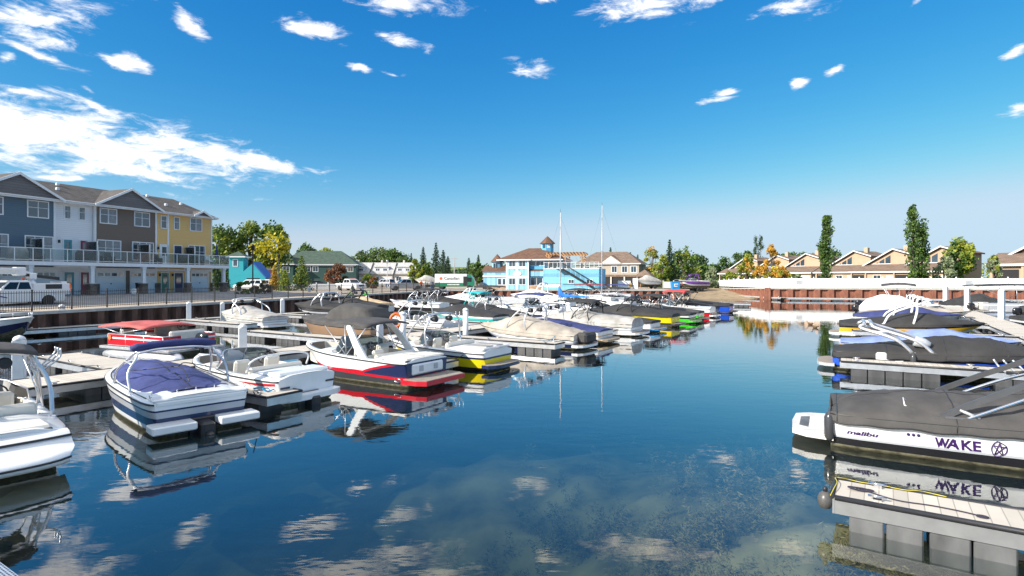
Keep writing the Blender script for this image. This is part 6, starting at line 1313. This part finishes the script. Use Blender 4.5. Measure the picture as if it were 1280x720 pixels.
o = thing('skip_bin', 'bright blue bin at the end of the clubhouse wall', 'bin', (px(844, 100.5), 100.5, 1.404), 0); BB = mat('blue_bin_plastic', (.02, .26, .60), .5); MB().loft([[(-.62, -.5, 0), (.62, -.5, 0), (.62, .5, 0), (-.62, .5, 0)], [(-.7, -.6, 1.3), (.7, -.6, 1.3), (.7, .6, 1.3), (-.7, .6, 1.3)]], BB, smooth=False).build('body', o); MB().rbox((0, 0, 1.36), (1.5, 1.3, .1), BB, .03).build('lid', o); MB().box(-.35, .25, -.585, -.56, .5, .62, PAINTW).box(-.35, -.22, -.585, -.56, .62, 1.0, PAINTW).box(-.22, .35, -.592, -.57, .9, 1.02, PAINTW).build('marking', o)
o = thing('fuel_kiosk', 'low white kiosk boxes on the quay right of the clubhouse', 'kiosk', (px(772, 105), 105, 1.4), radians(-10)); MB().rbox((1.2, 0, .75), (2.3, 1.6, 1.5), PAINTW, .04).build('cabinet', o); MB().box(2.0, 2.5, -.83, -.803, .4, 1.1, GOLD).build('panel', o); MB().rbox((3.2, 0, 1.0), (.9, .8, 2.0), PAINTW, .04).build('fuel_pump', o)
o = thing('gazebo', 'small shelter with tan pyramid roof beyond the quay', 'gazebo', (px(806, 115), 115, 1.4), .3); MB().lathe([(2.6, 2.3), (2.5, 2.42), (.05, 3.7)], SHT, 4, None, False).build('roof', o)
for a in range(4): MB().rbox((1.6*cos(a*pi/2), 1.6*sin(a*pi/2), 1.15), (.2, .2, 2.3), TIMB, .02).build('post', o)
for lab, u, m in (('covered silver runabout on a trailer beside the tan shelter', 812, SILV), ('small beige covered boat parked by the laundry truck', 537, WHITE)):
    Y = 107; b_, h_ = boat('parked_boat', lab, 'motorboat', (px(u, Y)+1.8, Y), 190, 4.6, 2.1, .8, 1.0, bnd(m, m, m), C_PALE, HIGHP, .2, group='boats on land', seed=71, nt=12); b_.location.z = 1.4+.75
    s = MB(); s.tube([(-.2, .6, -.25), (3.4, .6, -.25), (4.9, 0, -.25), (3.4, -.6, -.25), (-.2, -.6, -.25)], .06, DMET, 6); s.build('cradle', b_)
    for sd in (1, -1): M = Matrix.Translation((1.2, sd*.85, -.43)) @ Euler((radians(90), 0, 0)).to_matrix().to_4x4(); MB().lathe([(.18, -.1), (.3, -.1), (.32, 0), (.3, .1), (.18, .1)], RUBBER, 14, M).build('wheel', b_)
# lamp posts and utility pole
def lamp(lab, p, h_, m=BLACKI, z=1.404):
    o = thing('lamp_post', lab, 'lamp post', (*p, z), 0, 'lamp posts'); MB().lathe([(.2, 0), (.2, .35), (.09, .45), (.06, h_)], m, 10).build('post', o); MB().lathe([(.05, h_), (.2, h_+.1), (.24, h_+.5), (.3, h_+.55), (.05, h_+.8)], m, 10).build('lantern', o)
lamp('tall black lamp post behind the dark bush', (px(316, 66), 66), 5.2); lamp('black lamp post in front of the green building', (px(348.5, 96), 96), 5.3); lamp('grey lamp post before the grey row houses', (px(484, 118), 118), 5.0, ALU)
o = thing('utility_pole', 'bare grey utility pole behind the laundry truck', 'pole', (px(568, 150), 150, 1.4), 0); MB().lathe([(.16, 0), (.1, 7.6)], DECKW, 8).build('post', o); MB().box(-.9, .9, -.05, .05, 7.0, 7.15, DECKW).build('crossarm', o)
# ------------------------------------------------------------------ people
def person(lab, p, rz, shirt, trousers, arm=0.25, hair=(.06, .04, .03)):
    o = thing('person', lab, 'person', (*p, 1.404), rz, 'people on the quay')
    V = [(0, 0, .95), (0, 0, 1.12), (0, 0, 1.32), (0, .0, 1.46), (0, 0, 1.53), (.02, 0, 1.66), (.01, 0, 1.75)]; E = [(i, i+1) for i in range(6)]; R = [(.125, .15), (.11, .14), (.12, .17), (.07, .10), (.05, .055), (.085, .075), (.06, .055)]
    for sd in (1, -1):
        b = len(V); V += [(0, sd*.19, 1.40), (.03*arm, sd*.24, 1.14), (.55*arm, sd*.23, .95), (.7*arm, sd*.22, .86)]; R += [(.058, .058), (.045, .045), (.036, .036), (.035, .025)]; E += [(2, b), (b, b+1), (b+1, b+2), (b+2, b+3)]
        b = len(V); V += [(0, sd*.10, .84), (.03, sd*.11, .48), (-.02, sd*.12, .10), (.10, sd*.13, .05)]; R += [(.09, .085), (.065, .062), (.045, .045), (.05, .035)]; E += [(0, b), (b, b+1), (b+1, b+2), (b+2, b+3)]
    me = bpy.data.meshes.new('figure'); me.from_pydata(V, E, []); ob = bpy.data.objects.new('figure', me); COL.objects.link(ob)
    sk = ob.modifiers.new('skin', 'SKIN'); ob.modifiers.new('smooth', 'SUBSURF').levels = 2
    for i, r in enumerate(R): ob.data.skin_vertices[0].data[i].radius = r
    ob.data.skin_vertices[0].data[0].use_root = True
    dg = bpy.context.evaluated_depsgraph_get(); m2 = bpy.data.meshes.new_from_object(ob.evaluated_get(dg)); bpy.data.objects.remove(ob)
    skin = MATS.get('skin') or mat('skin', (.50, .30, .21), .55, var=.04); hm = mat('hair_'+lab.split()[0], hair, .7); sh = MATS.get('shoe_leather') or mat('shoe_leather', (.03, .025, .02), .6)
    for m in (shirt, trousers, skin, hm, sh): m2.materials.append(m)
    for f in m2.polygons:
        c = f.center; f.use_smooth = True
        f.material_index = 3 if c.z > 1.70 or (c.z > 1.62 and c.x < -.02) else 2 if c.z > 1.50 else 4 if c.z < .10 else (2 if abs(c.y) > .185 and c.z < 1.12 and c.z > .7 else (1 if c.z < .93 else 0))
    b = bpy.data.objects.new('body', m2); COL.objects.link(b); b.parent = o
    fc = MB(); 
    for sd in (1, -1): fc.rbox((.092, sd*.03, 1.67), (.012, .018, .01), VDARK, .003); fc.rbox((.01, sd*.078, 1.66), (.04, .015, .055), skin, .005)
    fc.rbox((.105, 0, 1.64), (.025, .022, .04), skin, .008); fc.rbox((.094, 0, 1.605), (.01, .045, .01), RED, .003); fc.build('face', o)
VEST = mat('orange_vest', (.75, .16, .03), .8); JEAN = mat('blue_jeans', (.07, .13, .25), .85); DKP = mat('dark_trousers', (.03, .03, .04), .85); WSH = mat('white_shirt', (.7, .7, .7), .8); GSH = mat('grey_shirt', (.2, .22, .25), .8)
person('person in an orange top and dark trousers by the end of the fence', (px(526.5, 91), 91), -1.2, VEST, DKP, .5); person('person in white shirt and grey trousers standing next to the orange top', (px(531.5, 92), 92), 2.8, WSH, GSH, .9, (.3, .2, .1)); person('person in grey shirt and blue jeans, the rightmost of the three', (px(539.5, 92), 92), 2.0, GSH, JEAN, .3)
# ------------------------------------------------------------------ trees and shrubs
def leafm(n, c): 
    m, nt, b = _new('foliage_'+n)
    tc = nt.nodes.new('ShaderNodeTexCoord'); ns = nt.nodes.new('ShaderNodeTexNoise'); ns.inputs['Scale'].default_value = 1.3; ns.inputs['Detail'].default_value = 6; nt.links.new(tc.outputs['Object'], ns.inputs['Vector'])
    mr = nt.nodes.new('ShaderNodeMapRange'); mr.inputs[1].default_value = .3; mr.inputs[2].default_value = .7; nt.links.new(ns.outputs[0], mr.inputs[0])
    mx = _mixcol(nt, mr.outputs[0], tuple(x*.55 for x in c), tuple(min(1, x*1.45) for x in c)); nt.links.new(mx.outputs[2], b.inputs['Base Color']); b.inputs['Roughness'].default_value = .6; b.inputs['Specular IOR Level'].default_value = .3
    tl = nt.nodes.new('ShaderNodeBsdfTranslucent'); nt.links.new(mx.outputs[2], tl.inputs[0]); ms = nt.nodes.new('ShaderNodeMixShader'); ms.inputs[0].default_value = .3
    nt.links.new(b.outputs[0], ms.inputs[1]); nt.links.new(tl.outputs[0], ms.inputs[2]); nt.links.new(ms.outputs[0], nt.nodes['Material Output'].inputs[0]); return m
LG, LD, LY, LYG, LO, LS, LB, LSG, LR = leafm('green', (0.132, 0.209, 0.039)), leafm('dark_green', (0.054, 0.109, 0.031)), leafm('yellow', (0.600, 0.527, 0.046)), leafm('yellow_green', (0.310, 0.341, 0.046)), leafm('orange', (0.600, 0.341, 0.062)), leafm('spruce', (0.046, 0.085, 0.046)), leafm('red_brown', (0.202, 0.109, 0.070)), leafm('silver_green', (0.264, 0.310, 0.171)), leafm('rust', (0.341, 0.139, 0.046))
BARK = mat('bark', (.11, .085, .065), .95, var=.4, scale=6, bump=.8, bscale=15, stretch=(1, 1, .25))
def leaves(mb, pts, size, mats_w):
    ms = [m for m, w in mats_w for _ in range(w)]
    for p, m, cr in pts:
        s = size*cr.uniform(.6, 1.3); a = cr.uniform(0, 6.28); t = cr.uniform(-1, 1); q = sqrt(1-t*t); n = Vector((q*cos(a), q*sin(a), t)); x = n.orthogonal().normalized()*s; y = n.cross(x)*.62
        mb.v += [tuple(p-x), tuple(p-y*.9), tuple(p+x), tuple(p+y*1.1)]; k = len(mb.v)-4; mb.f.append((k, k+1, k+2, k+3)); mb.m.append(mb.mi(m if m else ms[cr.randrange(len(ms))])); mb.sm.append(False)
def crown_round(seed, h, w, n, size, mats_w, base=.25, patch=None, clumps=38, gap=.42):
    cr = random.Random(seed); mb = MB(); pts = []; ms = [m for m, k in mats_w for _ in range(k)]
    cl = []
    for i in range(clumps):
        z = cr.uniform(0, 1); a = cr.uniform(0, 6.28); prof = (sin(pi*min(1, (z*.86+.12)))**.62)*(.78+.22*sin(a*2+seed)+.15*cr.uniform(-1, 1)); r = w/2*prof*(cr.uniform(.35, 1)**.45)*.88
        cl.append((Vector((r*cos(a), r*sin(a), h*(base+(1-base)*(z*.93)))), cr.uniform(.10, .19)*min(w, h)*.95, ms[cr.randrange(len(ms))]))
    if patch: cl = [(c, r, patch[3] if (c-Vector(patch[:3])).length < patch[4] else m) for c, r, m in cl]
    for k in range(n):
        c, r, m = cl[cr.randrange(len(cl))]; v = Vector((cr.gauss(0, 1), cr.gauss(0, 1), cr.gauss(0, .8))); v = v.normalized()*r*(cr.random()**gap)
        pts.append((c+v, m if cr.random() < .75 else None, cr))
    leaves(mb, pts, size, mats_w); return mb, cl
def tree_round(name, lab, pos, h, w, mats_w, seed=1, n=2600, size=.26, base=.25, patch=None, z=1.4, clumps=38, group='leafy trees', trunk=True):
    o = thing(name, lab, 'tree', (*pos, z), 0, group); mb, cl = crown_round(seed, h, w, n, size, mats_w, base, patch, clumps); mb.build('crown', o, fix=False)
    t = MB(); t.tube([(0, 0, -.3), (.05, 0, h*.2), (-.04, .05, h*.5), (.05, 0, h*.85)], [h*.028+.04, h*.022+.03, h*.014, .02], BARK, 8)
    for c, r, m in cl[:14]: t.tube(spline([(0, 0, max(.3, c.z*.45)), (c.x*.45, c.y*.45, c.z*.7), c], 3), [h*.011+.01]*3+[h*.006+.008]*3+[.012], BARK, 5)
    t.build('trunk', o); return o
def tree_spruce(lab, pos, h, w, seed=1, n=2400, mats_w=None, z=1.4, group='spruce trees'):
    mats_w = mats_w or [(LS, 3), (LD, 1)]; cr = random.Random(seed); o = thing('spruce_tree', lab, 'tree', (*pos, z), 0, group); mb = MB(); t = MB(); t.tube([(0, 0, -.3), (0, 0, h)], [h*.02+.03, .015], BARK, 7); pts = []
    tiers = int(h*1.9)+5
    for i in range(tiers):
        f = (i+.5)/tiers; zz = h*(.07+.93*f); r = w/2*(1-f)**.85*cr.uniform(.8, 1.12)+.06; nb = max(5, int(11*(1-f)+4)); a0 = cr.uniform(0, 6)
        for b in range(nb):
            a = a0+b*2*pi/nb+cr.uniform(-.25, .25); rr = r*cr.uniform(.7, 1.1); k = max(3, int(n/(tiers*nb)*1.2*(1.3-f)))
            if b % 3 == 0 and f < .9: t.tube([(0, 0, zz), (rr*.85*cos(a), rr*.85*sin(a), zz-rr*.25)], [.03, .01], BARK, 4)
            for q in range(k):
                s = cr.random()**.7; pts.append((Vector((rr*s*cos(a)+cr.gauss(0, .10*rr+.04), rr*s*sin(a)+cr.gauss(0, .10*rr+.04), zz-rr*.30*s*s+cr.gauss(0, .07*rr+.03)-.04)), None, cr))
    leaves(mb, pts, .085+.010*h, mats_w); mb.build('crown', o, fix=False); t.build('trunk', o); return o
def tree_poplar(lab, pos, h, w, seed=1, n=4200, stems=((0, 0, 1),), mats_w=None, z=1.85):
    mats_w = mats_w or [(LG, 2), (LD, 2)]; cr = random.Random(seed); o = thing('poplar_tree', lab, 'tree', (*pos, z), 0, 'columnar poplar trees'); mb = MB(); t = MB(); pts = []
    for sx, sy, sc in stems:
        H_ = h*sc; t.tube([(sx*.3, sy, -.3), (sx, sy, H_*.4), (sx*1.1, sy, H_*.97)], [.22, .13, .02], BARK, 7); cl = []
        for i in range(46):
            f = cr.random(); a = cr.uniform(0, 6.28); r = w/2*(sin(pi*min(1, f*.88+.10))**.6)*cr.uniform(.2, .85); c = Vector((sx+r*cos(a), sy+r*sin(a), H_*(.06+.9*f))); cl.append((c, cr.uniform(.4, .75)))
            if i % 3 == 0: t.tube([(sx, sy, max(.2, c.z-1.2)), c], [.04, .01], BARK, 4)
        for k in range(n//len(stems)):
            c, r = cl[cr.randrange(len(cl))]; v = Vector((cr.gauss(0, 1), cr.gauss(0, 1), cr.gauss(0, 1))).normalized()*r*cr.random()**.4; v.z *= 1.9; p = c+v; p.z = min(p.z, H_*1.01); pts.append((p, None, cr))
    leaves(mb, pts, .19, mats_w); mb.build('crown', o, fix=False); t.build('trunk', o); return o
def tp(u, v, Y, z=1.4): return (px(u, Y), Y), pz(v, Y)-z
for u, v, Y, w, mw, sd, lab, patch, base in (
    (277, 283, 136, 11.5, [(LD, 1), (LG, 3), (LYG, 1)], 1, 'dark leafy tree right behind the end of the townhouses', None, .2), (312, 277, 140, 10, [(LG, 3), (LD, 1), (LYG, 2)], 2, 'tall green tree above the turquoise tower house', None, .22),
    (340, 281, 136, 11.5, [(LG, 2), (LYG, 2), (LD, 1)], 3, 'big tree with a bright yellow autumn patch', (.6, -2.5, 9.6, LY, 3.6), .2), (384, 307, 190, 11, [(LG, 2), (LD, 2)], 4, 'lower green tree right of the yellow patched one', None, .25),
    (409, 312, 175, 13, [(LYG, 3), (LG, 1)], 5, 'yellow green tree behind the green building', None, .2), (421, 330, 112, 5.0, [(LB, 3), (LR, 1)], 6, 'red brown leaved tree left of the grey row houses', None, .15),
    (455, 315, 200, 17, [(LG, 2), (LD, 1), (LSG, 1)], 7, 'broad willow behind the leftmost grey row house', None, .1), (473, 309, 205, 16, [(LG, 2), (LSG, 1), (LD, 1)], 8, 'tallest broad willow behind the grey row houses', None, .1), (492, 313, 200, 15, [(LD, 2), (LG, 2)], 9, 'broad willow behind the right hand grey row house', None, .1), (505, 319, 195, 10, [(LD, 3), (LG, 1)], 10, 'dark round tree at the end of the willow row', None, .1),
    (518, 324, 110, 3.3, [(LYG, 2), (LG, 2)], 11, 'small round light green tree left of its twin by the parking lot', None, .18), (532, 328, 110, 3.4, [(LYG, 2), (LG, 3)], 12, 'small round light green tree close to the big spruces', None, .18),
    (596, 327, 118, 4.2, [(LG, 3), (LD, 1)], 13, 'green tree beside the left corner of the clubhouse', None, .08), (816, 308, 128, 5.6, [(LYG, 3), (LO, 1)], 14, 'yellow green tree left of the tall spruce by the ramp', None, .06), (828, 318, 122, 4.0, [(LYG, 3), (LG, 1)], 15, 'lower yellowish tree in front of the ramp spruce', None, .05),
    (856, 307, 130, 8.5, [(LG, 3), (LSG, 1), (LYG, 1), (LD, 1)], 16, 'dense olive green tree right of the ramp spruce', None, .05), (874, 318, 140, 7, [(LD, 3), (LG, 1)], 17, 'dark tree at the right side of the olive one', None, .08), (889, 333, 113, 3.4, [(LSG, 3)], 18, 'round silvery bush at the start of the white fence', None, .05),
    (934, 317, 112, 4.4, [(LYG, 2), (LO, 1), (LG, 1)], 19, 'olive yellow tree behind the receding white fence', None, .05), (965, 304, 104, 3.4, [(LO, 3), (LY, 1)], 20, 'tall slim orange autumn tree behind the white fence', None, .05), (951, 333, 104, 3.6, [(LO, 2), (LYG, 1)], 21, 'low orange tree left of the tall orange one', None, .04), (978, 332, 101, 3.0, [(LO, 2), (LYG, 2)], 22, 'low ochre tree right of the tall orange one', None, .04), (913, 340, 112, 3.6, [(LG, 1), (LYG, 2)], 23, 'low green hedge tree near the receding fence', None, .04),
    (1199, 299, 96, 6.2, [(LYG, 2), (LG, 2), (LD, 1)], 24, 'yellow green tree between the twin poplar and the right house', None, .3), (1180, 321, 90, 4.8, [(LSG, 4)], 25, 'silvery willow bush in front of the yellow green tree', None, .04), (1242, 317, 86, 2.2, [(LSG, 2), (LYG, 1)], 26, 'slim young tree in front of the nearest beige house', None, .1), (996, 342, 104, 2.2, [(LSG, 2), (LD, 1)], 27, 'small round blue green shrub over the white fence', None, .05)):
    p, h_ = tp(u, v, Y); tree_round('leafy_tree', lab, p, h_, w, mw, sd, 2600 if w < 9 else 3600, .20 if w < 6 else .30 if w < 11 else .42, base, patch, clumps=30 if w < 6 else 46)
for u, v, Y, w, sd, lab, mw in ((545, 303, 135, 4.6, 31, 'tallest dark spruce behind the laundry truck', None), (554, 312, 132, 4.6, 32, 'dark spruce right of the tallest one', None), (529, 308, 150, 4.4, 33, 'pointed spruce left of the tallest one', None), (514, 316, 190, 3.4, 34, 'small far spruce tip left of the pointed one', None), (560, 320, 140, 4.0, 35, 'lower spruce on the right of the spruce group', None),
    (837, 299, 124, 4.6, 36, 'tall spruce standing by the boat ramp trees', [(LS, 2), (LD, 2)]), (377, 319, 92, 3.9, 37, 'light green pine in front of the green building', [(LG, 2), (LD, 1), (LYG, 1)]), (356, 337, 90, 2.8, 38, 'small olive pine left of the light green pine', [(LYG, 2), (LG, 2)]), (343, 331, 94, 2.2, 39, 'small ochre young conifer by the white vans', [(LO, 2), (LYG, 1)]),
    (416, 315, 230, 4.5, 40, 'far spruce tip left of the red brown tree', None), (421, 316, 232, 4.2, 41, 'far spruce tip just right of its twin', None), (586, 322, 170, 4.2, 42, 'spruce tip behind the laundry truck cab', None), (598, 318, 172, 3.6, 43, 'thin spruce tip at the left of the clubhouse turret', None), (763, 309, 190, 4, 44, 'spruce tip over the lodge ridge, leftmost', None), (788, 315, 190, 4, 45, 'spruce tip over the right end of the lodge roof', None), (797, 318, 185, 3.6, 46, 'low spruce tip right of the lodge', None), (279, 332, 84, 2.6, 47, 'dark columnar conifer under the balcony end', None), (272, 335, 80, 3.2, 48, 'very dark conifer behind the balcony columns', None)):
    p, h_ = tp(u, v, Y); tree_spruce(lab, p, h_, w, sd, mats_w=mw)
p, h_ = tp(1033, 271, 93, 1.85); tree_poplar('slender single columnar poplar behind the white fence', p, h_, 2.3, 51)
p, h_ = tp(1147, 257, 88, 1.85); tree_poplar('twin stemmed columnar poplar, the tallest behind the white fence', p, h_, 2.2, 52, 5200, ((-.75, 0, 1), (.85, .1, .83)))
for u, v, Y, sd, lab in ((945, 294, 215, 53, 'far dark columnar poplar, left of the pair'), (951, 292, 218, 54, 'far dark columnar poplar, right of the pair')):
    p, h_ = tp(u, v, Y); tree_poplar(lab, p, h_, 3.0, sd, 1800, mats_w=[(LD, 3), (LS, 1)], z=1.4)
for i, (u, v, w) in enumerate(((905, 322, 10), (922, 316, 10), (935, 313, 9), (976, 317, 9), (990, 315, 9), (1003, 314, 9), (1020, 316, 10), (1045, 313, 11), (1080, 318, 8), (893, 330, 9))):
    p, h_ = tp(u, v, 225+4*(i % 3)); tree_round('leafy_tree', ('dark tree above the far house roofs, number counted from the ramp side', )[0].split(',')[0]+', '+('just left of the far poplars' if i == 2 else 'next to the ramp trees' if i == 9 else 'second from the ramp trees' if i == 0 else 'third from the ramp trees' if i == 1 else 'over the orange tree' if i == 3 else 'right of the orange tree' if i == 4 else 'midway between orange tree and slender poplar' if i == 5 else 'left of the slender poplar' if i == 6 else 'right of the slender poplar' if i == 7 else 'right over the middle beige roof'), p, h_, w, [(LD, 2), (LG, 2)], 60+i, 1300, .45, .05, None, group='far trees')
def shrub(lab, pos, h, w, mw, sd, z=1.4, size=.10):
    o = thing('round_shrub', lab, 'shrub', (*pos, z), 0, 'shrubs'); mb, cl = crown_round(sd, h, w, 2200, size, mw, .06, None, 26); mb.build('foliage', o, fix=False); t = MB()
    for c, r, m in cl[:8]: t.tube([(0, 0, -.1), c], [.04, .01], BARK, 4)
    t.build('stems', o)
shrub('dark green round bush at the corner of the driveway', (px(305, 64), 64), 1.6, 3.6, [(LG, 2), (LD, 1)], 81); shrub('dark maroon bush right of the green one by the driveway', (px(325, 65), 65.5), 1.45, 2.6, [(LB, 2), (LS, 2)], 82)
shrub('dark green round shrub beside the red brown tree', (px(432, 112), 112), 2.3, 2.8, [(LD, 2), (LS, 1)], 83, size=.14); shrub('dark ball shaped shrub behind the white pickup', (px(449, 108), 108), 1.6, 2.2, [(LD, 2), (LB, 1)], 84, size=.14); shrub('olive green shrub left of the rust coloured one', (px(459, 116), 116), 2.8, 3.4, [(LYG, 1), (LG, 2)], 85, size=.15); shrub('rust brown shrub by the grey lamp post', (px(467, 110), 110), 2.3, 2.6, [(LR, 2), (LB, 1), (LG, 1)], 86, size=.15)
def far_woods():
    cr = random.Random(5); mb = MB(); pts = []
    for i in range(240):
        x = cr.uniform(-420, 520); y = cr.uniform(330, 420); h_ = cr.uniform(6, 13); w = cr.uniform(6, 12); m = cr.choice((LD, LG, LD, LYG, LS))
        for k in range(60): v = Vector((cr.gauss(0, 1), cr.gauss(0, 1), cr.gauss(0, 1))).normalized()*cr.random()**.35; pts.append((Vector((x+v.x*w/2, y+v.y*w/2, 1.4+h_*.5+v.z*h_*.5)), m, cr))
    leaves(mb, pts, 1.2, [(LD, 1)]); tag(mb.build('far_woods', fix=False), 'low far off line of dark woods along the horizon', 'woods', kind='stuff')
far_woods()
HM = mat('hill_grass', (.12, .16, .045), .95, var=.3, scale=.02)
struct(MB().grid([[(x, y, 1+13*math.exp(-((x+60)/130)**2)*math.exp(-((y-560)/70)**2)) for x in range(-420, 301, 20)] for y in range(430, 700, 15)], HM).build('hills'))
